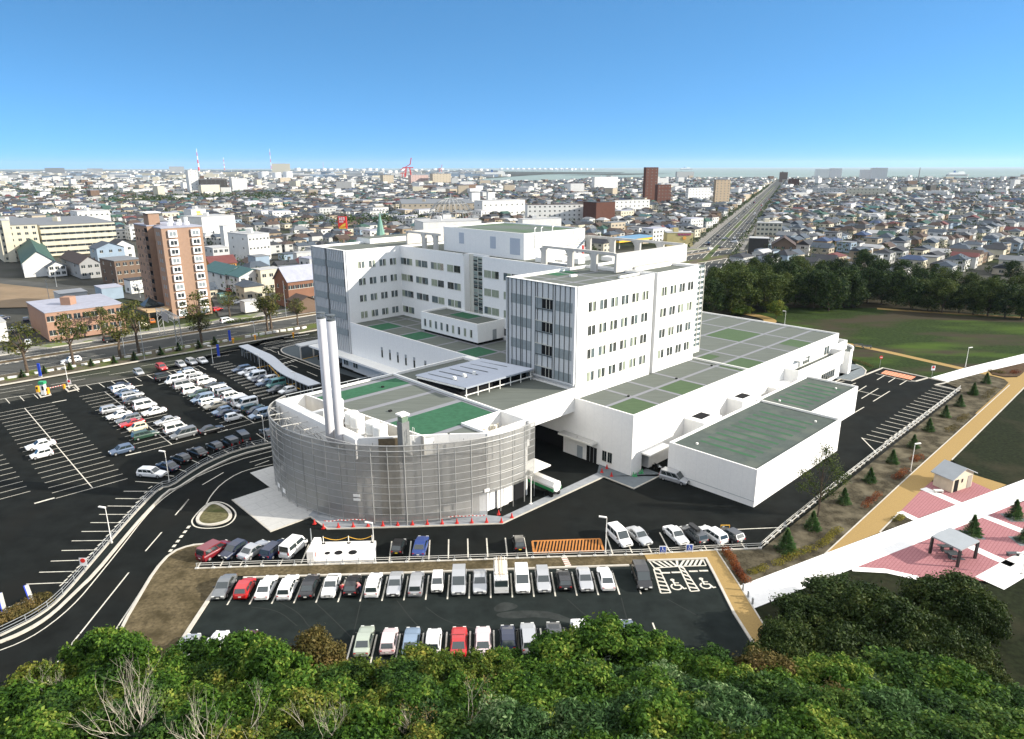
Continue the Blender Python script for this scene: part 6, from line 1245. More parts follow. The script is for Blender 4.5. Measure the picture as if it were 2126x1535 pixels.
# ================================================================ VEGETATION
L_GREEN = leafmat('leaf_green', [(.009, .028, .004), (.034, .085, .010), (.082, .160, .018), (.27, .31, .055)], .3)
L_YEL = leafmat('leaf_yellowgreen', [(.012, .030, .005), (.045, .085, .010), (.11, .15, .022), (.34, .30, .06)], .3)
L_DARK = leafmat('leaf_dark', [(.006, .018, .004), (.018, .048, .008), (.045, .095, .014), (.13, .19, .035)], .2)
L_BLUE = leafmat('leaf_bluegreen', [(.009, .026, .008), (.030, .072, .020), (.075, .145, .045), (.30, .38, .18)], .25)
L_BROWN = leafmat('leaf_brown', [(.035, .035, .010), (.075, .065, .018), (.13, .10, .03), (.22, .15, .06)], .2)
L_OLIVE = leafmat('leaf_olive', [(.014, .026, .006), (.032, .052, .010), (.060, .085, .017), (.12, .135, .035)], .2)
L_BELT = leafmat('leaf_belt', [(.006, .014, .004), (.014, .030, .007), (.030, .056, .011), (.075, .10, .025)], .15)
L_BUSH = leafmat('leaf_bush', [(.008, .018, .004), (.018, .034, .007), (.035, .058, .012), (.085, .10, .025)], .15)
L_STREET = leafmat('leaf_street', [(.03, .045, .012), (.07, .085, .02), (.12, .12, .035), (.20, .15, .05)], .3)
L_RED = leafmat('leaf_red', [(.05, .012, .006), (.12, .028, .010), (.20, .06, .016), (.24, .11, .03)], .2)
L_AUT = leafmat('leaf_autumn', [(.05, .05, .008), (.12, .11, .015), (.24, .20, .025), (.10, .13, .02)], .2)
L_NEEDLE = leafmat('needle_green', [(.020, .05, .014), (.045, .105, .025), (.085, .16, .045), (.17, .25, .08)], .15)
M_bark = mat('bark', (.10, .075, .055), .95, .3, 3); M_barkp = mat('bark_pale', (.40, .36, .29), .9, .2, 3)
def leaves(cl, n, size, rng, up=.35, asp=.55, sc=.13):
    'n leaves spread over ellipsoid clumps cl = (x, y, z, rx, ry, rz, weight); mostly near each surface, each leaf its own small folded face'
    cl = np.array(cl, float); wt = cl[:, 6]/cl[:, 6].sum(); idx = rng.choice(len(cl), n, p=wt); c = cl[idx]
    d = rng.normal(size=(n, 3)); d[:, 2] += .25; d /= np.linalg.norm(d, axis=1)[:, None]; rad = np.clip(rng.normal(.90, sc, n), .3, 1.6)
    pos = c[:, :3]+d*c[:, 3:6]*rad[:, None]
    nrm = d*.8+rng.normal(size=(n, 3))*.55; nrm[:, 2] += up; nrm /= np.linalg.norm(nrm, axis=1)[:, None]
    t = rng.normal(size=(n, 3)); t -= nrm*(t*nrm).sum(1)[:, None]; t /= np.linalg.norm(t, axis=1)[:, None]; s = np.cross(nrm, t)
    L = size*rng.uniform(.6, 1.35, n)[:, None]; Wd = L*asp
    v = np.empty((n, 4, 3)); v[:, 0] = pos-t*L*.5; v[:, 1] = pos+s*Wd*.5+nrm*Wd*.12; v[:, 2] = pos+t*L*.5-nrm*L*.08; v[:, 3] = pos-s*Wd*.5+nrm*Wd*.12
    return v.reshape(-1, 3)
def leafmesh(name, verts, m):
    n = len(verts)//4; me = bpy.data.meshes.new(name); me.vertices.add(n*4); me.vertices.foreach_set('co', verts.astype(np.float32).ravel())
    me.loops.add(n*4); me.loops.foreach_set('vertex_index', np.arange(n*4, dtype=np.int32)); me.polygons.add(n); me.polygons.foreach_set('loop_start', np.arange(0, n*4, 4, dtype=np.int32)); me.polygons.foreach_set('loop_total', np.full(n, 4, dtype=np.int32))
    me.materials.append(m); me.update(calc_edges=True); return me
def clumps(rng, n, R_, H0, H1, r0, r1, flat=.8, taper=.6):
    out = []
    for i in range(n):
        h = rng.uniform(0, 1); z = H0+(H1-H0)*h; rr_ = R_*math.sqrt(max(.05, 1-abs(2*h-.75)**2*taper))*math.sqrt(rng.uniform(.05, 1)); a = rng.uniform(0, 2*math.pi); r = rng.uniform(r0, r1)
        out.append((rr_*math.cos(a), rr_*math.sin(a), z, r, r, r*flat, r*r))
    return out
def limbs(cl, H0, r, rng, k=7):
    b = MB(); b.tube([(0, 0, -.4), (rng.uniform(-.1, .1), 0, H0*.5), (rng.uniform(-.2, .2), rng.uniform(-.2, .2), H0)], [r, r*.8, r*.6], 7)
    for c in sorted(cl, key=lambda c: -c[6])[:k]:
        m = Vector((c[0]*.4, c[1]*.4, H0+(c[2]-H0)*.4)); b.tube([(0, 0, H0*.85), m, (c[0], c[1], c[2])], [r*.5, r*.3, r*.12], 5)
    return b
TV = {}
def tree_variant(key, n, R_, H, trunk, leaf, size, m, nc, r0, r1, flat=.8, bark=None, seed=0, k=7, asp=.55, taper=.6):
    rng = np.random.default_rng(seed+101); cl = clumps(rng, nc, R_, trunk, H-r1*.6, r0, r1, flat, taper)
    me = leafmesh('crown', leaves(cl, leaf, size, rng, asp=asp, sc=.30 if key[:5] in ('front', 'bush') else .18, up=.2), m); tb = limbs(cl, trunk, .022*H+.05, rng, k); tm = tb.build('trunk', bark or M_bark); tme = tm.data; bpy.data.objects.remove(tm)
    TV.setdefault(key, []).append((me, tme, H))
def plant_tree(key, vi, p, rot, sc, label, cat='tree', group=None, name='tree'):
    me, tme, H = TV[key][vi % len(TV[key])]
    t = thing(name, label, cat, p, group, rot); t.scale = sc if isinstance(sc, tuple) else (sc, sc, sc)
    for nm, m in (('crown', me), ('trunk', tme)): o = bpy.data.objects.new(nm, m); COL.objects.link(o); o.parent = t
    return t
# --- front canopy
for i in range(3): tree_variant('front_green', 1, 4.0, 8.8, 2.4, 19000, .36, L_GREEN, 120, .35, .85, seed=i)
for i in range(2): tree_variant('front_yel', 1, 3.9, 8.6, 2.4, 18000, .34, L_YEL, 120, .32, .8, seed=10+i)
for i in range(2): tree_variant('front_dark', 1, 4.1, 8.8, 2.4, 19000, .37, L_DARK, 120, .35, .9, seed=20+i)
for i in range(2): tree_variant('front_blue', 1, 3.9, 8.6, 2.4, 17000, .42, L_BLUE, 120, .32, .85, seed=30+i, asp=.36)
tree_variant('front_brown', 1, 3.0, 7.0, 2.4, 12000, .28, L_BROWN, 70, .35, .8, seed=41)
FT = [  # x, y of crown top in the photo, distance, kind, width scale
 (60, 1395, 47, 'front_yel', .55), (200, 1325, 51, 'front_green', .95), (250, 1345, 48, 'front_green', .8), (390, 1360, 50, 'front_green', .95), (490, 1335, 49, 'front_green', 1.0), (560, 1350, 46, 'front_green', .9), (645, 1325, 51, 'front_brown', .95), (735, 1395, 47, 'front_yel', .9), (860, 1375, 49, 'front_yel', 1.0), (985, 1375, 48, 'front_yel', .9), (1060, 1370, 50, 'front_green', .85), (1150, 1340, 51, 'front_green', 1.0), (1265, 1308, 52, 'front_green', 1.1), (1375, 1345, 50, 'front_green', 1.0), (1480, 1375, 49, 'front_dark', 1.0), (1600, 1370, 48, 'front_brown', .95), (1700, 1395, 47, 'front_green', .9), (1800, 1400, 49, 'front_green', 1.0), (1900, 1385, 48, 'front_dark', 1.05), (2010, 1405, 46, 'front_green', .9), (2090, 1500, 44, 'front_dark', .9),
 (20, 1455, 42, 'front_green', .85), (130, 1440, 43, 'front_green', .85), (300, 1430, 42, 'front_green', .95), (430, 1430, 43, 'front_yel', .9), (560, 1430, 41, 'front_green', .95), (700, 1440, 42, 'front_green', .9), (830, 1440, 41, 'front_dark', .95), (960, 1440, 42, 'front_green', .9), (1090, 1425, 42, 'front_green', .95), (1220, 1410, 43, 'front_green', 1.0), (1350, 1425, 42, 'front_green', .95), (1480, 1440, 42, 'front_blue', .9), (1610, 1440, 42, 'front_dark', .95), (1730, 1450, 42, 'front_brown', 1.0), (1850, 1460, 42, 'front_green', .95), (1980, 1480, 41, 'front_dark', .95), (2090, 1560, 40, 'front_dark', .9),
 (70, 1510, 35, 'front_green', .8), (230, 1500, 35, 'front_dark', .85), (400, 1500, 34, 'front_green', .85), (570, 1500, 35, 'front_yel', .85), (740, 1505, 34, 'front_green', .85), (900, 1500, 35, 'front_dark', .85), (1060, 1495, 34, 'front_blue', .85), (1220, 1490, 35, 'front_blue', .85), (1380, 1490, 34, 'front_green', .9), (1540, 1500, 35, 'front_blue', .85), (1700, 1510, 34, 'front_green', .85), (1860, 1520, 34, 'front_dark', .85), (2010, 1530, 34, 'front_dark', .85),
 (150, 1590, 30, 'front_green', .75), (480, 1590, 29, 'front_green', .75), (780, 1585, 30, 'front_dark', .75), (1080, 1580, 29, 'front_blue', .8), (1360, 1580, 30, 'front_blue', .8), (1640, 1590, 29, 'front_green', .75), (1900, 1600, 29, 'front_dark', .75)]
rr = random.Random(21)
for D_, y0, y1, st_ in ((46.5, 1385, 1405, 118), (39.5, 1455, 1475, 112), (32.5, 1540, 1560, 130)):
    for q_ in range(0, 17): FT.append((90+q_*st_+rr.uniform(-25, 25), rr.uniform(y0, y1)+(45 if q_*st_ > 1750 and D_ > 44 else 0), D_, rr.choice(['front_green', 'front_green', 'front_yel', 'front_dark']) if q_ < 9 else rr.choice(['front_green', 'front_green', 'front_dark', 'front_blue']), .8))
lab = dict(front_green='bright green', front_yel='yellowish green', front_dark='dark green', front_blue='blue-green narrow-leaved', front_brown='brownish thin')
cnt = {}
for i, (px, py, D, kk, sw) in enumerate(FT):
    tp = at_depth(px, py, D); gz = hill_z(tp.x, tp.y); H = TV[kk][0][2]; sz = max(.55, (tp.z-gz+.3)/H); r_ = 'front' if D >= 44 else ('second' if D >= 40 else ('third' if D >= 33 else 'lowest'))
    key = (kk, r_); cnt[key] = cnt.get(key, 0)+1
    plant_tree(kk, i, (tp.x, tp.y, gz), rr.uniform(0, 6.28), (sw, sw, min(sz, 1.6)), f'{lab[kk]} tree, {ORD[cnt[key]-1]} of its colour from left, {r_} rank of the near slope', group='leafy trees on the near slope', name='leafy_tree')
# --- right foreground bushes
tree_variant('bush', 1, 4.4, 5.6, .8, 16000, .34, L_BUSH, 100, .4, 1.0, seed=51); tree_variant('bush', 1, 4.4, 5.4, .8, 16000, .34, L_BUSH, 100, .4, 1.0, seed=52)
for i, (px, py, D, sx, sz) in enumerate([(1760, 1225, 66, 1.15, 1.3), (1690, 1260, 62, 1.0, 1.15), (1840, 1240, 61, 1.0, 1.2), (1640, 1300, 57, .8, .8), (1930, 1290, 58, .85, 1.1), (1985, 1205, 66, 1.0, 1.5), (2040, 1240, 63, .7, 1.2), (1780, 1320, 56, 1.0, .9), (1900, 1340, 55, .9, .9), (1700, 1350, 55, .8, .7), (2000, 1330, 56, .8, .9), (2060, 1400, 52, .6, .9), (1620, 1340, 53, .7, .5)]):
    tp = at_depth(px, py, D); plant_tree('bush', i % 2 if i not in (5, 6) else 1, (tp.x, tp.y, 0), i*1.3, (sx, sx, max(.5, tp.z/5.4)), f'dark bushy tree in the hollow below the white path, {ORD[i]} counted from its top left', group='dark bushes below the white path', name='bushy_tree')
# --- forest belt on the right
for i in range(3): tree_variant('belt', 1, 5.0, 13.0, 2.0, 7000, .52, L_OLIVE, 54, .9, 2.0, seed=60+i)
for i in range(3): tree_variant('belt_d', 1, 5.2, 13.0, 1.8, 7000, .52, L_BELT, 54, .9, 2.0, seed=70+i)
tree_variant('belt_l', 1, 4.2, 10.0, 2.4, 3600, .6, L_YEL, 28, 1.0, 1.9, seed=80)
rr = random.Random(9)
BT = []; BC = {}
def belt(zf, pts, kind, H0):
    for x, y in pts: BT.append((zf, x, y, kind, H0))
belt(None, [(1468, 655), (1500, 640), (1535, 652), (1560, 638), (1590, 648), (1620, 640), (1650, 636), (1530, 622), (1580, 615), (1630, 612), (1668, 622)], 'belt', 13.5)
belt(None, [(1690, 640), (1720, 646), (1700, 620), (1745, 636), (1770, 640), (1765, 615), (1800, 628), (1830, 632), (1860, 636), (1820, 606), (1870, 612), (1735, 605), (1790, 596)], 'belt_d', 12.5)
belt(None, [(1890, 644), (1925, 646), (1955, 650), (1990, 650), (2020, 654), (2050, 656), (2085, 660), (2120, 662), (2150, 664), (1910, 620), (1960, 622), (2010, 626), (2060, 628), (2110, 632), (2150, 630)], 'belt', 11.0)
belt(None, [(1480, 600), (1520, 590), (1560, 585), (1610, 588), (1655, 590), (1700, 592), (1600, 570), (1650, 574)], 'belt', 10)
for i, (zf, x, y, kd, H0) in enumerate(BT):
    p = G(x, y); k2 = kd if (i % 3 or kd == 'belt_d') else ('belt_d' if kd == 'belt' else 'belt'); s = H0/13*rr.uniform(.9, 1.15)
    plant_tree(k2, i, p, rr.uniform(0, 6.28), (s*rr.uniform(.9, 1.15), s, s), (BC.__setitem__(k2, BC.get(k2, 0)+1) or f'{ORD[min(29, BC[k2]-1)]} {"dark green" if k2 == "belt_d" else "olive green"} tree of the belt between lawn and town'), group='tree belt between the lawn and the town', name='broadleaf_tree')
plant_tree('belt_l', 0, G(*zb(378, 345)), 1, .62, 'single small bright tree on the lawn edge behind the low wing roof', name='broadleaf_tree')
for i, (x, y) in enumerate([(120, 300), (165, 318), (100, 330)]): plant_tree('belt_l', 0, G(*zb(x, y)), i, (.55, .55, .3), f'low golden shrub at the corner behind the low wing, {ORD[i]} from the left', cat='shrub', group='golden shrubs behind the low wing', name='golden_shrub')
for i, (x, y) in enumerate([(1940, 590), (2098, 585), (1790, 555), (2150, 600)]): plant_tree('belt_d', i, G(x, y), i, .7, f'round dark tree standing alone in the town edge above the belt, {ORD[i]} from the left', name='broadleaf_tree', group='lone trees in the near town')
# birch
p = G(*zb(65, 280)); t = thing('birch_tree', 'forked birch with pale trunks at the front of the tree belt', 'tree', p); b = MB(); b.tube([p, p+Vector((-.2, 0, 3))], [.2, .15], 6); b.tube([p+Vector((-.2, 0, 3)), p+Vector((-.9, 0, 6)), p+Vector((-.7, 0, 12))], [.13, .1, .04], 6); b.tube([p+Vector((-.2, 0, 3)), p+Vector((.6, 0, 5.5)), p+Vector((.5, 0, 12))], [.13, .1, .04], 6); b.build('trunk', mat('birch_bark', (.62, .60, .55), .8, .3, 3), t)
rng = np.random.default_rng(4); o = bpy.data.objects.new('crown', leafmesh('crown', leaves([(-.6, 0, 10, 1.8, 1.8, 3.2, 1), (.6, 0, 10.5, 1.8, 1.8, 3, 1)], 900, .4, rng), L_OLIVE)); COL.objects.link(o); o.parent = t
# --- conifer saplings along the guard rail
def conifer_variant(seed, H=2.7, Rb=1.15):
    rng = np.random.default_rng(seed); b = []; n = 1700
    h = rng.uniform(0, 1, n)**1.25; r = Rb*(1-h)*(.5+.5*np.abs(np.sin(h*13)))*rng.uniform(.4, 1.25, n); a = rng.uniform(0, 2*np.pi, n)
    pos = np.stack([r*np.cos(a), r*np.sin(a), .25+h*(H-.25)-r*.18], 1); d = np.stack([np.cos(a), np.sin(a), np.full(n, .25)], 1); s = np.cross(d, np.array([0, 0, 1.])); s /= np.linalg.norm(s, axis=1)[:, None]
    L = (.30*rng.uniform(.6, 1.4, n))[:, None]; v = np.empty((n, 4, 3)); v[:, 0] = pos-d*L*.5; v[:, 1] = pos+s*L*.22; v[:, 2] = pos+d*L*.5; v[:, 3] = pos-s*L*.22+np.array([0, 0, .05])
    me = leafmesh('crown', v.reshape(-1, 3), L_NEEDLE); tb = MB(); tb.tube([(0, 0, -.1), (0, 0, H*.9)], [.06, .02], 5); o = tb.build('trunk', M_bark); tme = o.data; bpy.data.objects.remove(o); TV.setdefault('conifer', []).append((me, tme, H))
for i in range(3): conifer_variant(i)
CF = [(400, 1062, 1.25), (568, 920, 1.05), (768, 755, .95), (935, 620, .95), (1078, 500, .95), (1212, 400, .95), (1310, 295, 1.0), (1415, 205, .95), (1508, 135, .95), (1595, 65, .85)]
for i, (x, y, s) in enumerate(CF): plant_tree('conifer', i, G(*z9(x, y)), i*2.1, s, f'young fir sapling on the brown bank, {ORD[i]} up from the parking corner', group='fir saplings on the bank', name='fir_sapling')
for i, (x, y) in enumerate([(1765, 880), (1855, 805)]): plant_tree('conifer', i, G(*zb(x, y)), i, 1.0, ['young fir near the ochre loop path, lower of two', 'young fir near the ochre loop path, upper of two'][i], name='fir_sapling', group='firs near the loop path')
for i, (x, y, s) in enumerate([(1585, 960, 1.15), (1855, 850, 1.1), (1915, 1000, .95)]): 
    p = G(*z9(x, y)); plant_tree('conifer', i, p, i, s, ['fir in a square bed behind the picnic shelter', 'fir in a square bed on the upper right pink paving', 'fir in a square bed cut by the right edge'][i], name='fir_sapling', group='firs in the pink paving'); b = MB(); b.box(p.x-1.2, p.x+1.2, p.y-1.2, p.y+1.2, .13, .17); tag(b.build('tree_grate', M_pathg), kind='structure')
VS = [(150, 400), (300, 375), (470, 350), (612, 325), (765, 305), (900, 285), (1075, 250), (1195, 222), (1330, 205), (1437, 180)]
for i, (x, y) in enumerate(VS): plant_tree('conifer', i, U(z5, x, y), i, (.75 if i < 5 else .9) , f'small sapling beside the pale blocks on the boulevard verge, {ORD[i]} from the left', group='saplings on the boulevard verge', name='verge_sapling')
# --- hedges and shrubs
def shrub_row(name, label, pts, w, h, m, n, size=.16, group=None, zb0=.1):
    pts = [Vector(p) for p in pts]; cl = []; rng = np.random.default_rng(int(abs(pts[0].x*100)) % 9999)
    for q in along(pts, w*.45): cl.append((q.x-pts[0].x+rng.uniform(-.15, .15), q.y-pts[0].y+rng.uniform(-.15, .15), zb0+h*.45, w*.5*rng.uniform(.7, 1.1), w*.5*rng.uniform(.7, 1.1), h*.55*rng.uniform(.7, 1.1), 1))
    t = thing(name, label, 'shrub', (pts[0].x, pts[0].y, 0), group); o = bpy.data.objects.new('foliage', leafmesh('foliage', leaves(cl, n, size, rng), m)); COL.objects.link(o); o.parent = t
    b = MB(); 
    for c in cl[::3]: b.tube([(c[0], c[1], 0), (c[0], c[1], h*.6)], [.03, .02], 4)
    o = b.build('stems', M_bark); o.parent = t
shrub_row('red_shrub', 'long red-orange shrub hedge beside the ochre path corner', GP(z8, [(1535, 290), (1600, 400), (1660, 490)]), 1.3, .8, L_RED, 2600)
shrub_row('red_shrub', 'rusty red shrub strip beside the ochre path, lowest of three', GP(z9, [(900, 785), (1000, 700)]), 1.3, .8, L_RED, 1100, group='rusty shrubs by the path')
shrub_row('red_shrub', 'rusty red shrub below the lamp post by the ochre path', GP(z9, [(1100, 605), (1165, 560)]), 1.5, .9, L_RED, 1000, group='rusty shrubs by the path')
shrub_row('red_shrub', 'rusty red shrub just above the lamp post by the ochre path', GP(z9, [(1215, 490), (1265, 468)]), 1.5, .9, L_RED, 800, group='rusty shrubs by the path')
shrub_row('yellow_shrub', 'yellow-green shrub strip at the left end above the white path', GP(z9, [(180, 1205), (290, 1170)]), 1.3, .6, L_AUT, 700, group='yellow shrubs above the white path')
shrub_row('yellow_shrub', 'yellow-green shrub strip in the middle above the white path', GP(z9, [(345, 1150), (470, 1090), (580, 1050)]), 1.4, .7, L_AUT, 1400, group='yellow shrubs above the white path')
shrub_row('yellow_shrub', 'yellow-green shrub strip at the right end beside the ochre path', GP(z9, [(625, 1030), (690, 970), (750, 925)]), 1.4, .7, L_AUT, 1300, group='yellow shrubs above the white path')
shrub_row('olive_shrub', 'olive shrub on the bank near the ochre path, upper left', GP(z9, [(1430, 300), (1490, 270)]), 1.6, .7, L_BROWN, 700, group='dull shrubs on the bank'); shrub_row('olive_shrub', 'olive shrub on the bank above the other dull one', GP(z9, [(1510, 235), (1560, 200)]), 1.5, .7, L_BROWN, 700, group='dull shrubs on the bank'); shrub_row('olive_shrub', 'topmost dull shrub on the bank', GP(z9, [(1670, 90), (1740, 30)]), 1.8, .7, L_BROWN, 800, group='dull shrubs on the bank')
shrub_row('small_shrub', 'small yellow shrub in the triangular bed between the paths', GP(z9, [(1100, 870), (1150, 850)]), 1.2, .7, L_AUT, 500)
shrub_row('rust_hedge', 'rusty low hedge curling round the far end of the low wing', GP(zb, [(920, 645), (1000, 670), (1060, 695)]), 1.4, .6, L_BROWN, 900)
shrub_row('rust_hedge', 'brown heather patch inside the upper right bed', GP(zb, [(1900, 720), (1990, 735)]), 2.2, .5, L_BROWN, 900, group='heather patches'); shrub_row('rust_hedge', 'orange heather patch at the right of the upper right bed', GP(zb, [(2050, 735), (2085, 725)]), 2, .6, L_RED, 600, group='heather patches')
shrub_row('roadside_shrub', 'low rust-brown scrub in the corner by the curved railing at the lower left', GP(z6, [(-20, 900), (120, 840), (250, 770)]), 3.2, .9, L_BROWN, 3500, .2)
shrub_row('median_hedge', 'low green hedge along the boulevard median near the brown tower', [P(*ab_of(*zl(1440, 705))), P(*ab_of(*zl(1660, 678)))], 2.0, 1.0, L_OLIVE, 1400, .3)
# --- street trees on the boulevard
for i in range(3): tree_variant('street', 1, 1.9, 7.6, 3.4, 800, .36, L_STREET, 16, .5, 1.0, seed=90+i, k=9, flat=.7)
ST = [(zl, 175, 1015, 700), (zl, 465, 960, 640), (zl, 880, 900, 545), (zl, 1272, 825, 500), (zl, 1272, 830, 640), (zl, 1690, 750, 520), (zl, 1712, 740, 470), (zl, 1878, 715, 545), (zl, 655, 790, 590), (zl, 1450, 665, 500), (zl, 760, 925, 650)]
for i, (zf, x, y, ty) in enumerate(ST):
    p = G(*zf(x, y)); zt = min((abs(prj((p.x, p.y, zz*.1))[1]-zf(x, ty)[1]), zz*.1) for zz in range(20, 220))[1]; s = zt/7.6
    plant_tree('street', i, p, i*1.9, (min(s, 1.5)*1.25, min(s, 1.5)*1.25, s), f'thin-crowned street tree along the boulevard, {["leftmost", "second", "dense", "right of the gantry", "in front of the brown tower", "near the verge tip", "tall at the verge tip", "rightmost", "before the brown low block", "by the yard", "slim yellowish"][i]}', group='street trees on the boulevard', name='street_tree')
# --- slender tree in front of the annex
tp = G(*z9(605, 840)); cl = [(-.8, .3, 8.2, .9, .9, 1.0, 1), (.6, -.2, 9.0, .9, .9, .9, 1), (0, 0, 10.2, .8, .8, .8, 1), (-2.4, .3, 6.6, .9, .9, .6, .8), (1.6, 0, 7.4, 1.0, 1.0, .9, 1), (2.4, .2, 5.6, 1.1, 1.1, .7, 1), (-1.4, 0, 5.2, 1.1, 1, .8, .8), (1.3, .2, 4.2, 1.1, 1, .8, 1), (-2.8, 0, 4.6, .8, .8, .5, .5), (0, .5, 3.2, 1, 1, .8, .7), (3.2, 0, 6.3, .8, .8, .5, .7)]
t = thing('slender_tree', 'slender airy tree standing before the front annex wall', 'tree', tp); rng = np.random.default_rng(8); o = bpy.data.objects.new('crown', leafmesh('crown', leaves(cl, 2600, .24, rng, sc=.35), L_OLIVE)); COL.objects.link(o); o.parent = t
b = MB(); b.tube([(0, 0, -.1), (.1, 0, 3), (-.1, 0, 6), (.1, 0, 10)], [.15, .12, .08, .02], 6)
for c in cl: b.tube([(0, 0, max(1.5, c[2]*.55)), (c[0]*.6, c[1]*.6, c[2]*.85), (c[0], c[1], c[2]+.4)], [.05, .03, .012], 4)
o = b.build('trunk', M_bark); o.parent = t
# --- bare trees at the lower left
def bare(base, H, label, seed, lean=(0, 0), sp=1.0, name='bare_tree', autumn=False):
    rg = random.Random(seed); t = thing(name, label, 'tree', base, 'leafless trees on the near slope'); b = MB(); tips = []
    def grow(p, d, L, r, dep):
        n = 3; pts = [p]; rs = [r]; q = p
        for i in range(n): d = (d+Vector((rg.uniform(-.2, .2), rg.uniform(-.2, .2), rg.uniform(-.02, .16)))).normalized(); q = q+d*L/n; pts.append(q); rs.append(r*(1-.33*(i+1)/n))
        b.tube(pts, rs, 5 if dep < 3 else 3)
        if dep >= 5: tips.append(q); return
        for j in range(rg.choice([2, 3, 3]) if dep < 4 else 2):
            nd = (d+Vector((rg.uniform(-1, 1), rg.uniform(-1, 1), rg.uniform(-.1, .6)))*.62*sp).normalized(); grow(pts[rg.choice([2, 3])], nd, L*rg.uniform(.6, .82), rs[-1]*.72, dep+1)
    grow(Vector((0, 0, -.2)), Vector((lean[0], lean[1], 1)).normalized(), H*.34, .11*H/9, 0); o = b.build('branches', M_barkp); o.parent = t
    if autumn and tips:
        rng = np.random.default_rng(seed); cl = [(q.x, q.y, q.z, .25, .25, .2, 1) for q in tips[::2]]; o = bpy.data.objects.new('last_leaves', leafmesh('last_leaves', leaves(cl, len(cl)*5, .13, rng), L_BROWN)); COL.objects.link(o); o.parent = t
for i, (px, py, D, H, ln) in enumerate([(330, 1345, 36, 11, (.0, 0)), (430, 1400, 33, 10, (.1, 0)), (240, 1400, 35, 9, (-.2, 0)), (930, 1400, 36, 8.5, (.05, 0)), (860, 1440, 35, 7.5, (-.1, 0)), (80, 1385, 44, 5.0, (0, 0)), (600, 1420, 34, 8, (.1, 0))]):
    tp = at_depth(px, py, D); bare((tp.x, tp.y, tp.z-H*1.0), H, f'pale leafless tree sticking out of the green slope, {["tallest", "second tallest", "leaning left", "reddish", "left of the reddish one", "small at the far left", "right of the tall pair"][i]}', 31+i, ln, autumn=(i in (3, 4)))
# ================================================================ TOWN
OCC = []        # occupied circles (x, y, r)
def wm(c, name=None): return mat('wall_'+(name or '_'.join(str(int(x*100)) for x in c)), c, .85, .07, .4)
WC = dict(white=(0.605, 0.596, 0.563), cream=(0.521, 0.479, 0.370), grey=(0.302, 0.302, 0.294), beige=(0.403, 0.344, 0.260), brown=(0.151, 0.105, 0.076), brick=(0.210, 0.109, 0.071), yellowwall=(.50, .42, .20), terracotta=(.33, .20, .14), tan=(0.286, 0.227, 0.160), pink=(0.437, 0.319, 0.286), blue=(0.252, 0.319, 0.386), dark=(0.059, 0.055, 0.050), orange=(0.462, 0.218, 0.067), maroonbrick=(0.097, 0.046, 0.034), mint=(0.252, 0.386, 0.319), palegrey=(0.437, 0.437, 0.420))
RC = dict(dark=(0.040, 0.042, 0.047), slate=(0.061, 0.076, 0.094), brown=(0.072, 0.050, 0.040), maroon=(0.122, 0.043, 0.040), green=(0.036, 0.079, 0.061), teal=(0.050, 0.115, 0.115), blue=(0.043, 0.065, 0.122), grey=(0.158, 0.166, 0.173), pale=(0.360, 0.360, 0.353), red=(0.302, 0.065, 0.043), lilac=(0.302, 0.310, 0.360), mint=(0.158, 0.288, 0.230))
def wmat(n): return mat('wall_'+n, WC[n], .85, .08, .35)
def rmat(n): return mat('roof_'+n, RC[n], .7, .10, .5)
M_win = mat('town_window', (.03, .038, .042), .2); M_win2 = mat('town_window_pale', (.22, .25, .26), .3)
WINM = {}
def winmesh(w, h):
    k_ = (round(w, 1), round(h, 1))
    if k_ not in WINM:
        b = MB(); b.box(-w/2, w/2, -.06, .0, 0, h, 0); b.box(-w/2-.1, w/2+.1, -.04, .0, -.12, 0, 1); b.box(-.04, .04, -.09, -.06, 0, h, 1)
        o = b.build('window', [M_win, M_frame]); WINM[k_] = o.data; bpy.data.objects.remove(o)
    return WINM[k_]
def solve_len(c, d, px_target):
    lo, hi = .5, 140
    f = lambda s: prj((c.x+d.x*s, c.y+d.y*s, 0))[0]
    inc = f(hi) > f(lo)
    for _ in range(40):
        m = (lo+hi)/2
        if (f(m) < px_target) == inc: lo = m
        else: hi = m
    return (lo+hi)/2
def height_at(p, ytop):
    lo, hi = 0, 400
    for _ in range(40):
        m = (lo+hi)/2
        if prj((p.x, p.y, m))[1] > ytop: lo = m
        else: hi = m
    return lo
def facing(c, ang): return Vector((math.cos(ang), math.sin(ang), 0))
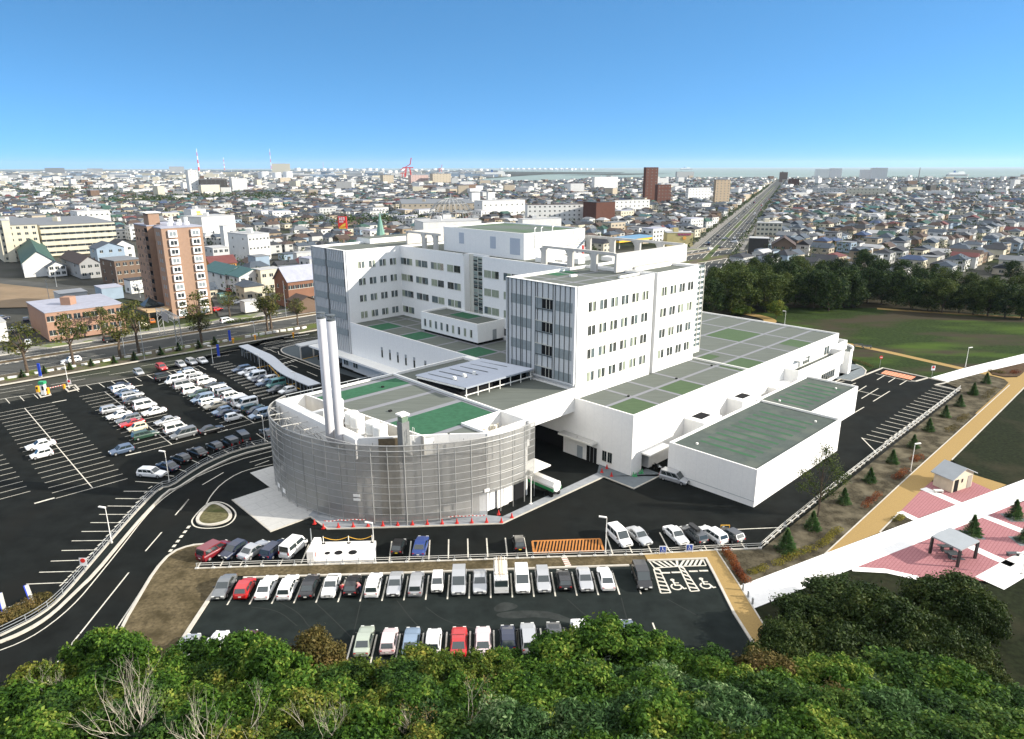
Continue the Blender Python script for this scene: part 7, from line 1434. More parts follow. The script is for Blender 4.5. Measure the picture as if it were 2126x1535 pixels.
def blk(label, cat, xl, xc, xr, yb, yt, wall='white', roof='pale', floors=0, cr=0, cl=0, name='town_building', rot=0.0, gable=0, group=None, ww=1.5, wh=1.3, para=.6, extra=None, lmax=None, dep=None):
    'box with its near corner at (xc, yb); right face runs away along A, left face along -B'
    c = G(xc, yb); aA = ANG_A+rot; dA = facing(c, aA); dB = facing(c, aA+math.pi/2)
    LA = solve_len(c, dA, xr) if xr > xc+.5 else 8; LB = solve_len(c, dB, xl) if xl < xc-.5 else 8
    if lmax: LA = min(LA, lmax); LB = min(LB, lmax)
    if dep: LB = dep
    H = height_at(c, yt); t = thing(name, label, cat, c, group)
    q = [c, c+dA*LA, c+dA*LA+dB*LB, c+dB*LB]; b = MB()
    H0 = H-(gable if gable else 0); b.prism(q, 0, H0, 0)
    if gable:
        m0 = (q[0]+q[3])/2; m1 = (q[1]+q[2])/2
        if LB > LA*1.0: q = [q[1], q[2], q[3], q[0]]; m0 = (q[0]+q[3])/2; m1 = (q[1]+q[2])/2
        for a_, e_, m_ in ((q[0], q[3], m0), (q[2], q[1], m1)): b.poly([(a_.x, a_.y, H0), (e_.x, e_.y, H0), (m_.x, m_.y, H)][::-1])
    w_ = b.build('wall', wmat(wall), t); b = MB()
    if gable:
        ux = (q[1]-q[0]).normalized()*.5; vv = (q[3]-q[0]).normalized()*.5
        for A_, B_, C_, D_ in ((q[0]-ux-vv, q[1]+ux-vv, m1+ux, m0-ux), (m0-ux, m1+ux, q[2]+ux+vv, q[3]-ux+vv)):
            zz = [H0-.2, H0-.2, H+.12, H+.12] if (A_-(q[0]-ux-vv)).length < .01 else [H+.12, H+.12, H0-.2, H0-.2]; top = [Vector((p.x, p.y, z)) for p, z in zip((A_, B_, C_, D_), zz)]
            bot = [p-Vector((0, 0, .2)) for p in top]; b.poly(top); b.poly(bot[::-1])
            for i in range(4): j = (i+1) % 4; b.poly([bot[i], bot[j], top[j], top[i]])
    else:
        qq = [c-dA*.15-dB*.15, c+dA*(LA+.15)-dB*.15, c+dA*(LA+.15)+dB*(LB+.15), c-dA*.15+dB*(LB+.15)]
        b.prism(qq, H0, H0+.25)
    rf = b.build('roof', rmat(roof), t)
    if not gable and LA > 12 and LB > 6 and para:
        b = MB(); m = c+dA*LA*.3+dB*LB*.4; b.box(m.x, m.x+3, m.y, m.y+3, H0+.25, H0+2.6); b.build('roof_housing', wmat(wall), t)
    if floors:
        fh = H0/floors; me = winmesh(ww, min(wh, fh*.6))
        for (n, s, d, L, a) in ((cr, c, dA, LA, aA), (cl, c, dB, LB, aA-math.pi/2)):
            for i in range(n):
                for j in range(floors):
                    if n*floors > 96: continue
                    p = s+d*(L*(i+.5)/n); o = bpy.data.objects.new('window', me); COL.objects.link(o); o.parent = t; o.location = (p.x-c.x, p.y-c.y, fh*(j+.38)); o.rotation_euler = (0, 0, a if d is dA else aA-math.pi/2)
                    if d is dB: o.rotation_euler = (0, 0, aA-math.pi/2)
    m = (q[0]+q[2])/2; OCC.append((m.x, m.y, max(LA, LB)*.62+3))
    return t, c, dA, dB, LA, LB, H0
# the brown tower, with bay windows, dark slot and roof housings
c = G(360.3, 662.8); H = 29.4; dA, dB = AX, -BX
t = thing('apartment_tower', 'ten storey brown tiled apartment tower with two columns of white framed bay windows', 'apartment tower', c)
M_tile = mat('brown_tile', (.30, .195, .135), .8, .07, 1.2); M_tiled = mat('brown_tile_dark', (.20, .14, .105), .8, .08, 1.2)
b = MB(); q = lambda a, e: c+dA*a+dB*e
b.prism([q(0, 0), q(12.9, 0), q(12.9, 27), q(0, 27), q(0, 13.5), q(2.6, 13.5), q(2.6, 6.6), q(0, 6.6)], 0, H); b.build('wall', [M_tile], t)
b = MB(); b.prism([q(-.15, -.15), q(13, -.15), q(13, 27.1), q(-.15, 27.1), q(-.15, 13.4), q(2.5, 13.4), q(2.5, 6.7), q(-.15, 6.7)], H, H+.35); b.build('roof', rmat('lilac'), t)
b = MB(); b.prism([q(1, 14), q(4.5, 14), q(4.5, 19), q(1, 19)], H+.35, H+4.2, 0); b.prism([q(.2, 13.4), q(5, 13.4), q(5, 19.6), q(.2, 19.6)], H+4.2, H+4.5, 1); b.build('roof_housing', [M_tile, M_cap], t)
b = MB()
for i in range(7): v = q(4+i*1.1, 6+(i*37 % 5)); b.box(v.x, v.x+.9, v.y, v.y+.9, H+.3, H+1.3+(i % 3)*.8)
b.build('roof_tank', [M_cap], t)
for j in range(10):
    z = 1.0+j*2.86
    for a in (1.8, 9.0):
        b = MB(); s = q(a, 0); e = q(a+2.7, 0); nn = BX*.75; b.prism([s, s+nn, e+nn, e], z-.25, z+2.0, 0); s1_, e1_ = q(a+.35, 0)+BX*.77, q(a+2.35, 0)+BX*.77; b.prism([s1_-BX*.03, s1_, e1_, e1_-BX*.03], z+.25, z+1.55, 1 if j % 3 else 2); m_ = (s1_+e1_)/2; b.prism([m_-dA*.06, m_-dA*.06+BX*.03, m_+dA*.06+BX*.03, m_+dA*.06], z+.25, z+1.55, 0); b.build('bay_window', [M_wall, M_win, M_win2], t)
    for e_ in (2.0, 3.8): b = MB(); s = q(-.04, e_); b.prism([s, s+dA*.04, s+dA*.04+dB*.9, s+dB*.9], z+.2, z+1.4, 0); b.build('window', [M_win2], t)
    for e_ in (17.5, 21.5, 24.5): b = MB(); s = q(-.04, e_); b.prism([s, s+dA*.04, s+dA*.04+dB*.8, s+dB*.8], z+.3, z+1.3, 0); b.build('window', [M_win], t)
    b = MB(); b.prism([q(-1.0, 13.5), q(0, 13.5), q(0, 16.5), q(-1.0, 16.5)], z-.6, z+.6, 0); b.prism([q(-.03, 13.6), q(0, 13.6), q(0, 16.4), q(-.03, 16.4)], z+.6, z+2.0, 1); b.build('balcony', [M_tiled, M_dark], t)
b = MB(); b.prism([q(-7.5, 1), q(0, 1), q(0, 11), q(-7.5, 11)], 2.9, 3.4, 0); b.prism([q(-7, 1.5), q(-6.6, 1.5), q(-6.6, 1.9), q(-7, 1.9)], 0, 2.9, 1); b.prism([q(-5, 7), q(0, 7), q(0, 12), q(-5, 12)], 3.4, 4.2, 2); b.build('entrance_porch', [mat('porch_timber', (.42, .30, .17), .7), M_tiled, rmat('slate')], t)
b = MB(); pk = q(-4, 8.5)
for a_, e_ in ((q(-6.5, 6), q(-1.5, 6)), (q(-1.5, 6), q(-1.5, 11)), (q(-1.5, 11), q(-6.5, 11)), (q(-6.5, 11), q(-6.5, 6))): b.poly([(a_.x, a_.y, 4.2), (e_.x, e_.y, 4.2), (pk.x, pk.y, 6.8)])
b.build('glass_pyramid', M_glass, t); m = q(6, 13); OCC.append((m.x, m.y, 20))
# long low brown block with a hipped pale roof
T_ = blk('two storey brown block with a pale lilac roof in front of the sports ground', 'nursing home', 66, 103.7, 263, 709, 651, 'terracotta', 'lilac', floors=2, cr=9, cl=0, ww=1.7, wh=1.5)
blk('grey brown gabled house with a brown roof left of the dark brown flats', 'house', 130, 170, 212, 580, 534, 'grey', 'brown', 2, 3, 2, gable=3, name='town_house')
blk('dark brown three storey flats left of the brown tower', 'apartment building', 214, 245, 300, 594, 543, 'brown', 'grey', 3, 4, 2, rot=.1)
blk('white gabled house front left of the dark flats', 'house', 90, 104, 140, 576, 545, 'white', 'slate', 2, 3, 2, gable=2, name='town_house')
blk('large green roofed hall with a white gable at the left edge', 'hall', -60, 52, 119, 577, 524, 'white', 'green', 0, gable=5, rot=-.15)
blk('long cream five storey apartment slab with balcony rows', 'apartment building', 50, 94, 247, 533, 469, 'cream', 'grey', 5, 10, 2, ww=4.4, wh=1.2, rot=-.05, lmax=90)
blk('taller cream apartment wing with a stair tower behind the balcony slab', 'apartment building', -30, 10, 90, 545, 470, 'cream', 'grey', 6, 5, 2, rot=-.05)
blk('cream stair tower rising between the two cream apartment blocks', 'apartment building', 10, 20, 36, 545, 459, 'cream', 'pale', 0, rot=-.05)
blk('small cream block cut by the left edge', 'apartment building', -30, -5, 14, 528, 492, 'cream', 'pale', 3, 2, 1)
blk('white building with a pale grey flat roof behind the cream slab', 'office building', 150, 165, 232, 470, 440, 'white', 'pale', 2, 6, 1)
blk('blue-grey house with a slate roof behind the dark flats', 'house', 190, 205, 262, 548, 506, 'blue', 'slate', 2, 3, 1, gable=2.5, name='town_house')
blk('white gabled house above the blue-grey one', 'house', 225, 240, 282, 540, 500, 'white', 'dark', 2, 2, 2, gable=3, name='town_house')
blk('white supermarket with an orange mark right of the tower top', 'shop', 380, 424, 492, 500, 452, 'white', 'pale', 0, rot=.25)
T_ = blk('white cube carrying the orange emblem on the supermarket roof', 'shop', 386, 402, 432, 480, 436, 'white', 'pale', 0, rot=.2)
_, c_, dA_, dB_, LA_, LB_, H_ = T_; nn_ = Vector((dA_.y, -dA_.x, 0)); b = MB()
for i, (z0, z1, mi) in enumerate(((.62, .70, 1), (.72, .80, 0), (.82, .93, 0))): q0_ = c_+dA_*LA_*.35; q1_ = c_+dA_*LA_*(.72 if i < 2 else .62); b.prism([q0_, q0_+nn_*.2, q1_+nn_*.2, q1_], H_*z0, H_*z1, mi)
b.build('emblem', [mat('emblem_orange', (.75, .35, .06), .6), M_signr], T_[0])
blk('white stepped office with round openings right of the tower', 'office building', 478, 520, 564, 545, 488, 'white', 'pale', 3, 6, 2, ww=1.0, wh=1.0, rot=.1)
blk('white tower part beside the stepped office', 'office building', 462, 470, 482, 530, 470, 'white', 'pale', 0, rot=.1)
blk('pale grey low shop in front of the stepped office', 'shop', 428, 447, 480, 562, 516, 'palegrey', 'pale', 3, 3, 2)
blk('orange walled house with a maroon hipped roof right of the tower', 'house', 428, 441, 494, 582, 535, 'orange', 'maroon', 2, 4, 1, gable=3, name='town_house')
blk('long teal roofed terrace right of the tower', 'terrace', 424, 470, 528, 605, 556, 'white', 'teal', 2, 5, 3, gable=2.6, name='terrace')
blk('second teal roofed house nearer the yard', 'terrace', 470, 500, 560, 612, 562, 'white', 'teal', 2, 4, 2, gable=2.4, name='terrace')
blk('cream flat roofed house behind the brick hall', 'house', 530, 545, 588, 610, 562, 'cream', 'pale', 2, 3, 1, name='town_house')
blk('red brick hall with a long pale grey roof left of the hospital', 'hall', 574, 602, 665, 640, 558, 'brick', 'lilac', 2, 7, 2, gable=4.5, rot=.02, name='brick_hall')
blk('dark brown front part of the brick hall', 'hall', 600, 622, 660, 652, 618, 'brown', 'brown', 0, gable=1.5, name='brick_hall')
blk('twin pale blue-grey garage blocks in the yard', 'garage', 518, 534, 562, 570, 534, 'blue', 'grey', 0, name='garage')
blk('long white shed behind the left ward block', 'shed', 610, 618, 655, 552, 526, 'palegrey', 'pale', 0, name='shed')
blk('small white shed beside the boulevard right of the tower', 'shed', 500, 510, 538, 650, 628, 'white', 'pale', 0, name='shed', lmax=10)
blk('teal glass kiosk beside the yard', 'kiosk', 452, 458, 474, 630, 612, 'mint', 'teal', 0, name='kiosk', lmax=6)
blk('grey changing hut at the edge of the sports ground', 'hut', 200, 214, 258, 624, 600, 'blue', 'lilac', 0, name='hut', lmax=16)
blk('white walled yard hut beside the grey changing hut', 'hut', 115, 128, 185, 636, 612, 'palegrey', 'pale', 0, name='hut', lmax=18)
blk('white garage cut by the left edge below the trees', 'garage', -40, -5, 20, 712, 672, 'white', 'pale', 0, name='garage', lmax=16)
# church spire, red sign, dome frame, petrol station
p = G(790, 505); t = thing('church_spire', 'slender pale green church spire behind the hospital', 'church', p); H = height_at(p, 440); b = MB(); b.box(p.x-4, p.x+4, p.y, p.y+12, 0, H*.28); b.build('nave', wmat('beige'), t); b = MB(); b.tube([(p.x, p.y+2, H*.2), (p.x, p.y+2, H*.34), (p.x, p.y+2, H*.97)], [3.4, 2.6, .15], 8); b.build('spire', rmat('mint'), t); b = MB(); b.tube([(p.x, p.y+2, H*.95), (p.x, p.y+2, H*1.05)], .12, 4); b.build('finial', M_galv, t); OCC.append((p.x, p.y, 12))
p = G(714, 502); t = thing('roof_sign', 'tall red advertising sign on a white mast', 'sign', p); H = height_at(p, 450); Hb = height_at(p, 475); b = MB(); b.box(p.x-.6, p.x+.6, p.y-.4, p.y+.4, 0, Hb); b.build('mast', M_cap, t); w_ = 17*p.y/1443; b = MB(); b.box(p.x-w_/2, p.x+w_/2, p.y-1, p.y+1, Hb, H); b.build('sign_panel', mat('sign_panel_red', (.60, .03, .02), .5), t)
b = MB(); b.poly([(p.x-w_*.4, p.y-1.05, Hb+(H-Hb)*.12), (p.x+w_*.35, p.y-1.05, Hb+(H-Hb)*.2), (p.x+w_*.4, p.y-1.05, Hb+(H-Hb)*.5), (p.x, p.y-1.05, Hb+(H-Hb)*.35)]); b.build('yellow_swoosh', mat('swoosh_yellow', (.8, .5, .05), .5), t)
hh_ = H-Hb; b = MB(); b.box(p.x-w_*.42, p.x+w_*.42, p.y-1.06, p.y-1.0, Hb, Hb+hh_*.1); b.build('yellow_band', MATS['swoosh_yellow'], t); b = MB()
for x0, x1, z0, z1 in ((-.36, -.30, .70, .94), (-.26, -.20, .70, .94), (-.28, -.18, .80, .85), (-.12, -.06, .70, .94), (-.06, .04, .70, .75), (-.06, .04, .88, .94), (.10, .16, .70, .94), (.16, .24, .88, .94), (.24, .30, .70, .94), (-.34, -.28, .52, .62), (-.24, -.18, .52, .62), (-.14, -.08, .52, .62), (-.04, .02, .52, .62), (.06, .12, .52, .66)): b.box(p.x+w_*x0, p.x+w_*x1, p.y-1.08, p.y-1.0, Hb+hh_*z0, Hb+hh_*z1)
b.build('white_lettering', M_signw, t)
def text3(s, loc, size, m, parent, name='lettering', rx=math.pi/2, rz=0, align='CENTER'):
    cu = bpy.data.curves.new(name, 'FONT'); cu.body = s; cu.size = size; cu.align_x = align; cu.extrude = .02; o = bpy.data.objects.new(name, cu); COL.objects.link(o); cu.materials.append(m); o.rotation_euler = (rx, 0, rz); o.location = Vector(loc)-WL[parent.name]; o.parent = parent
text3('TSUTAYA'[:0]+'TSU', (p.x, p.y-1.1, Hb+(H-Hb)*.72), (H-Hb)*.26, M_signw, t) if 0 else None
c = G(937, 470); t = thing('dome_frame', 'open steel dome skeleton above the rooftops behind the hospital', 'dome', c); R_ = 48*c.y/1443; H = height_at(c, 410); b = MB()
for i in range(20):
    a = 2*math.pi*i/20; b.tube([(c.x+R_*math.cos(a)*math.cos(u), c.y+R_*math.sin(a)*math.cos(u), H*(.18+.80*math.sin(u))) for u in [R(x) for x in range(0, 91, 15)]], .32, 4)
for u in (0, 25, 50, 72): u = R(u); b.tube([(c.x+R_*math.cos(u)*math.cos(a), c.y+R_*math.cos(u)*math.sin(a), H*(.18+.80*math.sin(u))) for a in [R(x) for x in range(0, 361, 20)]], .25, 4)
b.tube([(c.x, c.y, H*.9), (c.x, c.y, H*1.12)], .4, 5); b.build('dome_rib', M_galv, t); b = MB(); b.cyl(c.x, c.y, 0, H*.18, R_, 24); b.build('dome_base', wmat('palegrey'), t); OCC.append((c.x, c.y, R_))
p = G(1285, 520); t = thing('petrol_station', 'petrol station with a blue and yellow canopy beyond the roof frame', 'petrol station', p); w_ = AX*34; d_ = -BX*10; b = MB(); z0 = height_at(p, 500); b.prism([p, p+w_, p+w_+d_, p+d_], z0-1.3, z0-.1, 0); b.build('canopy_fascia', mat('fascia_yellow', (.75, .42, .02), .5), t); b = MB(); b.prism([p-AX*.2+BX*.2, p+w_+BX*.2, p+w_+d_, p+d_], z0-.1, z0+1.0); b.build('canopy_roof', mat('fascia_blue', (.10, .22, .34), .5), t)
for f_ in (.2, .8): q_ = p+w_*f_+d_*.5; b = MB(); b.cyl(q_.x, q_.y, 0, z0, .3, 8); b.build('canopy_post', M_cap, t)
OCC.append(((p+w_/2).x, (p+w_/2).y, 24))
T_ = blk('yellow fronted shop with purple roof lettering near the crossing', 'shop', 1384, 1384, 1438, 512, 484, 'yellowwall', 'pale', 0, rot=-.75, dep=10, name='shop')
_, c_, dA_, dB_, LA_, LB_, H_ = T_; nn_ = Vector((dA_.y, -dA_.x, 0)); b = MB()
for i in range(9): q0_ = c_+dA_*LA_*(.40+i*.058); q1_ = q0_+dA_*LA_*.034; b.prism([q0_, q0_+nn_*.25, q1_+nn_*.25, q1_], H_*(.80 if i % 2 else .83), H_*.95, 0)
b.build('roof_lettering', mat('letter_purple', (.38, .03, .16), .6), T_[0]); b = MB(); q0_ = c_+dA_*LA_*.66; b.tube([q0_+nn_*.05+Vector((0, 0, H_*.62)), q0_+nn_*.3+Vector((0, 0, H_*.62))], H_*.13, 14); b.build('round_emblem', MATS['emblem_orange'], T_[0])
# white flats, brick flats, dark tower and the taller blocks to the right
blk('long white four storey flats with dotted windows behind the penthouse', 'apartment building', 1090, 1095, 1237, 462, 426, 'white', 'brown', 4, 14, 0, rot=-.55, lmax=120)
blk('dark red brick flats right of the long white flats', 'apartment building', 1210, 1237, 1276, 464, 421, 'maroonbrick', 'dark', 0, rot=-.1)
blk('white flats behind the brick flats', 'apartment building', 1270, 1276, 1348, 442, 417, 'white', 'pale', 3, 8, 0, rot=-.3)
blk('white building with two square roof towers left of the long flats', 'office building', 985, 1002, 1090, 452, 418, 'white', 'pale', 2, 8, 1, rot=-.2)
blk('square white stair tower, left one above the white building', 'office building', 975, 980, 997, 430, 401, 'white', 'pale', 0)
blk('square white stair tower, right one above the white building', 'office building', 1010, 1014, 1028, 428, 400, 'white', 'pale', 0)
blk('long beige apartment slab behind the dome', 'apartment building', 830, 835, 990, 450, 424, 'beige', 'grey', 3, 14, 0, rot=-.6, lmax=110)
blk('white curved public building with a raised cube just behind the penthouse', 'public building', 862, 880, 1000, 505, 462, 'white', 'pale', 0, rot=-.4, lmax=60)
blk('white cube on the public building', 'public building', 918, 921, 938, 490, 446, 'white', 'pale', 0, rot=-.4)
blk('long low white hall right of the dome', 'public building', 1075, 1085, 1165, 488, 456, 'white', 'pale', 0, rot=-.4, lmax=70)
blk('tall dark brown slab tower, the highest block in the town', 'apartment tower', 1333, 1338, 1363, 425, 348, 'maroonbrick', 'dark', 12, 3, 0, rot=-.2)
blk('lower dark red wing of the tall dark tower', 'apartment building', 1358, 1364, 1391, 428, 384, 'maroonbrick', 'dark', 6, 4, 0, rot=-.2)
blk('tan brown ten storey slab left of the avenue', 'apartment tower', 1479, 1483, 1513, 428, 374, 'tan', 'brown', 10, 4, 0, rot=-.2)
blk('white hotel slab with window rows between the two tall brown blocks', 'hotel', 1422, 1428, 1474, 420, 391, 'white', 'pale', 5, 7, 1, rot=-.2)
blk('white multi storey block behind the hospital far to the left of the dark tower', 'apartment building', 1228, 1234, 1282, 395, 368, 'white', 'pale', 4, 6, 0, rot=-.2)
blk('white glass and dark office complex on the left skyline', 'office building', 390, 396, 416, 405, 354, 'white', 'pale', 8, 2, 0, rot=-.2)
blk('dark grey office slab joined to the white one on the left skyline', 'office building', 414, 418, 474, 405, 373, 'dark', 'grey', 7, 6, 0, rot=-.3)
blk('stepped white block right of the dark office slab', 'office building', 478, 484, 515, 402, 371, 'white', 'pale', 0, rot=-.2)
blk('cream pair of slabs, left one, behind the town centre', 'apartment building', 790, 796, 818, 385, 364, 'beige', 'brown', 5, 4, 0, rot=-.2)
blk('pinkish white slab between the two cream slabs', 'apartment building', 848, 854, 890, 384, 364, 'pink', 'pale', 5, 6, 0, rot=-.2)
blk('cream pair of slabs, right one, behind the town centre', 'apartment building', 893, 899, 937, 384, 361, 'beige', 'brown', 6, 6, 0, rot=-.2)
blk('cream white six storey building at the start of the avenue', 'office building', 1568, 1568, 1620, 500, 463, 'cream', 'pale', 4, 6, 0, rot=-1.14, dep=12)
blk('black low shop with a pale roof beside the avenue', 'shop', 1552, 1552, 1592, 530, 495, 'dark', 'pale', 0, rot=-1.14, dep=10, name='shop')
blk('brown gabled house right of the black low shop', 'house', 1600, 1600, 1648, 535, 493, 'brown', 'brown', 2, 3, 0, rot=-1.14, dep=16, gable=4, name='town_house')
blk('white apartment row far right behind the houses', 'apartment building', 1760, 1760, 1840, 410, 391, 'cream', 'pale', 3, 10, 0, rot=-1.0, dep=12)
blk('long pale apartment row left of the cream one', 'apartment building', 1682, 1682, 1755, 405, 391, 'palegrey', 'pale', 3, 8, 0, rot=-1.0, dep=12)
blk('dark red office slab near the vanishing end of the avenue', 'office building', 1637, 1637, 1658, 390, 372, 'maroonbrick', 'dark', 5, 2, 0, rot=-1.0, dep=15)
blk('brown narrow slab on the right horizon', 'apartment tower', 1618, 1618, 1634, 378, 358, 'brown', 'brown', 0, rot=-1.0, dep=15)
for i, (xl, xr, yb, yt) in enumerate([(1692, 1722, 372, 352), (1722, 1746, 373, 350), (1786, 1808, 375, 353), (1808, 1840, 376, 349)]): blk(f'white high rise on the right skyline, {ORD[i]} of four from the left', 'high rise', xl, xl, xr, yb, yt, 'white', 'pale', 0, rot=-1.0, dep=25, group='white high rises on the right skyline')
blk('long low grey factory on the left horizon', 'factory', 92, 95, 178, 364, 349, 'grey', 'grey', 0, rot=-.7, lmax=900, name='factory')
blk('pale long factory roofs right of the grey one', 'factory', 178, 182, 270, 361, 350, 'palegrey', 'pale', 0, rot=-.7, lmax=900, name='factory')
blk('pale block group under the first red and white chimney', 'factory', 349, 352, 398, 360, 346, 'palegrey', 'pale', 0, rot=-.6, lmax=500, name='factory')
blk('white power station hall beside the tall thin chimney', 'power station', 562, 566, 607, 362, 340, 'cream', 'pale', 0, rot=-.6, lmax=500, name='power_station')
blk('grey slab left of the far harbour', 'factory', 1402, 1405, 1440, 370, 357, 'grey', 'grey', 0, rot=-.5, name='factory')
blk('dark roofed market hall at the right, front part', 'market hall', 1920, 1930, 2010, 402, 385, 'dark', 'grey', 0, rot=.2, name='market_hall', lmax=200)
for i, x in enumerate([1985, 2010, 2035, 2060, 2085]): blk(f'pale vaulted hall roof at the right, {ORD[i]} from the left', 'market hall', x-12, x-8, x+14, 398, 379, 'palegrey', 'pale', 0, rot=.5, gable=5, name='market_hall', group='pale vaulted halls at the right')
# chimneys with bands, cranes, ships, tanks, silos
def banded(px, yb, yt, r, label, lattice=False):
    p = G(px, yb); H = height_at(p, yt); t = thing('banded_chimney', label, 'chimney', p, 'red and white chimneys on the skyline')
    for i in range(7):
        b = MB(); z0, z1 = H*i/7, H*(i+1)/7; r0 = r*(1.9-1.5*i/7) if lattice else r*(1.2-.4*i/7); r1 = r*(1.9-1.5*(i+1)/7) if lattice else r*(1.2-.4*(i+1)/7); b.tube([(p.x, p.y, z0), (p.x, p.y, z1)], [r0, r1], 8); b.build('band', M_signr if i % 2 else M_cap, t)
banded(414, 362, 309, 4.0, 'red and white tower chimney, tallest on the left skyline', True); banded(467, 358, 327, 3.6, 'thin red and white chimney right of the tallest one'); banded(564, 358, 309, 3.2, 'thin red and white chimney beside the white power station hall'); banded(672, 354, 336, 3.2, 'small white chimney far right of the power station')
p = G(1906, 378); b = MB(); H = height_at(p, 348); b.tube([(p.x, p.y, 0), (p.x, p.y, H)], [2.2, 1.3], 8); o = b.build('thin_chimney', wmat('grey')); tag(o, 'thin grey chimney on the right skyline', 'chimney')
p = G(1312, 392); 
def crane(px, yb, yt, label, lean):
    p = G(px, yb); H = height_at(p, yt); t = thing('harbour_crane', label, 'crane', p, 'red harbour cranes'); b = MB(); s = H*.16
    for sx in (-1, 1):
        for sy in (-1, 1): b.tube([(p.x+sx*s, p.y+sy*s, 0), (p.x+sx*s*.5, p.y+sy*s*.5, H*.55)], H*.022, 4)
    b.tube([(p.x-s*1.6, p.y, H*.55), (p.x+s*1.6, p.y, H*.55)], H*.03, 4); b.build('crane_leg', M_signr, t); b = MB(); b.tube([(p.x-s*2.2*lean, p.y, H*.45), (p.x+s*.7*lean, p.y, H*.7), (p.x+s*1.1*lean, p.y, H)], H*.028, 4); b.tube([(p.x-s*2.2*lean, p.y, H*.45), (p.x-s*1.0, p.y, H*.55)], H*.02, 4); b.build('crane_jib', M_signr, t)
crane(848, 373, 328, 'tall red harbour crane with a raised jib', 1); crane(915, 362, 342, 'lower red and white harbour crane', 1); crane(838, 372, 350, 'small red crane left of the tall one', 1)
def ship(px, y, w_px, label, hull):
    p = G(px, y, -1); L = w_px*p.y/1443; t = thing('ship', label, 'ship', p); h = L*.07; b = MB(); b.prism([(p.x-L/2, p.y-8), (p.x+L*.40, p.y-8), (p.x+L/2, p.y), (p.x+L*.40, p.y+8), (p.x-L/2, p.y+8)], -1, h); b.build('hull', hull, t); b = MB(); b.box(p.x-L*.42, p.x+L*.30, p.y-6, p.y+6, h, h*2.1); b.box(p.x+L*.05, p.x+L*.25, p.y-5, p.y+5, h*2.1, h*2.8); b.build('superstructure', M_cap, t); b = MB(); b.box(p.x-L*.2, p.x-L*.13, p.y-3, p.y+3, h*2.1, h*3.3); b.build('funnel', mat('funnel_blue', (.05, .12, .3), .5), t)
ship(1031, 367, 56, 'white ferry moored in the harbour basin', M_cap); ship(1988, 366, 44, 'grey white ship lying off the right shore', wmat('grey')); ship(1425, 353, 26, 'small ship on the horizon right of the dark tower', wmat('grey'))
tk_ = mat('storage_tank_white', (.70, .70, .68), .6); n_ = 0
tm_ = MB(); tm_.cyl(0, 0, 0, 1, .5, 16); tmo = tm_.build('tank_shell', tk_); tme_ = tmo.data; bpy.data.objects.remove(tmo)
rr = random.Random(14)
for i, (x, y, s) in enumerate([(618+i*13.5, 357+rr.uniform(-2, 3), rr.uniform(7, 13)) for i in range(30)]+[(590, 360, 9), (604, 361, 8)]+[(1040+i*11.2, 354, 8) for i in range(14)]+[(1145+i*12, 353.5, 6.5) for i in range(8)]+[(255+i*11, 359, 8) for i in range(9)]+[(548, 374, 20), (575, 374, 18), (598, 372, 18)]):
    p = G(x, y); D = s*p.y/1443
    o = bpy.data.objects.new('storage_tank', tme_); COL.objects.link(o); o.location = p; o.scale = (D, D, D*.55 if s < 15 else D*.8)
    z_ = 'on the skyline' if i < 32 else ('on the breakwater' if i < 54 else ('by the left factory' if i < 63 else 'near the white office'))
    tag(o, f'white round storage tank {z_}, {ORD[(i if i < 30 else (i-30 if i < 32 else (i-32 if i < 54 else (i-54 if i < 63 else i-63))))]}{" big" if i >= 63 else (" small" if 30 <= i < 32 else "")} from the left', 'storage tank', 'storage tanks on the skyline')
# sports ground, yards
hull_sheet('sports_ground', [G(*zl(*q_)) for q_ in [(-300, 460), (0, 448), (330, 478), (560, 520), (460, 560), (250, 600), (-300, 612)]], .02, mix2(mat('sports_ground', (.21, .155, .10), 1, .12, .1), (.15, .12, .08), .03))
hull_sheet('yard_asphalt', [G(*zl(*q_)) for q_ in [(1330, 540), (1500, 520), (1960, 350), (2200, 330), (2200, 420), (1700, 560), (1650, 620), (1380, 660)]], .015, M_road)
for pts_ in ([(-200, 415), (330, 470), (900, 540), (1000, 560)],): b = MB(); b.strip([G(*zl(*q_)) for q_ in pts_], 9, .035); tag(b.build('side_street', M_road), kind='structure')
# ---- the houses of the town
print('avenue deg', math.degrees(math.atan2(AVD.y, AVD.x)))
def free(x, y, r):
    if y < 200 or y > 3400: return False
    g = Vector((x, y, 0))-O0; a_, b_ = g.dot(AX), g.dot(BX)
    if SB[5]-12 < b_ < SB[0]+12 and a_ < T1+15: return False        # boulevard strip
    v = Vector((x, y, 0))-av0; s = v.dot(AVN); tt = v.dot(AVD)
    if abs(s) < AVW+9 and tt > -200: return False
    if b_ > SB[0]+10 and y < 390 and x > -60: 
        if y < 300+max(0, (240-x))*.0 or x < 40: return False
    px, py = prj((x, y, 0))
    if px < -260 or px > 2380: return False
    if px > 1430 and py > 578: return False
    if -60 < px < 2200 and b_ > SB[0]-4 and b_ < 40 and a_ < 150: return False
    if px < 250 and 590 < py < 700: return False
    if px < 700 and py > 640: return False
    for ox, oy, orr in OCC:
        if (x-ox)**2+(y-oy)**2 < (orr+r)**2: return False
    # water
    if y > 1850:
        cx = coast; inside = False; n = len(cx)
        for i in range(n):
            x1, y1 = cx[i]; x2, y2 = cx[(i+1) % n]
            if (y1 > y) != (y2 > y) and x < (x2-x1)*(y-y1)/(y2-y1)+x1: inside = not inside
        if not inside: return False
    return True
rr = random.Random(77)
cells = []
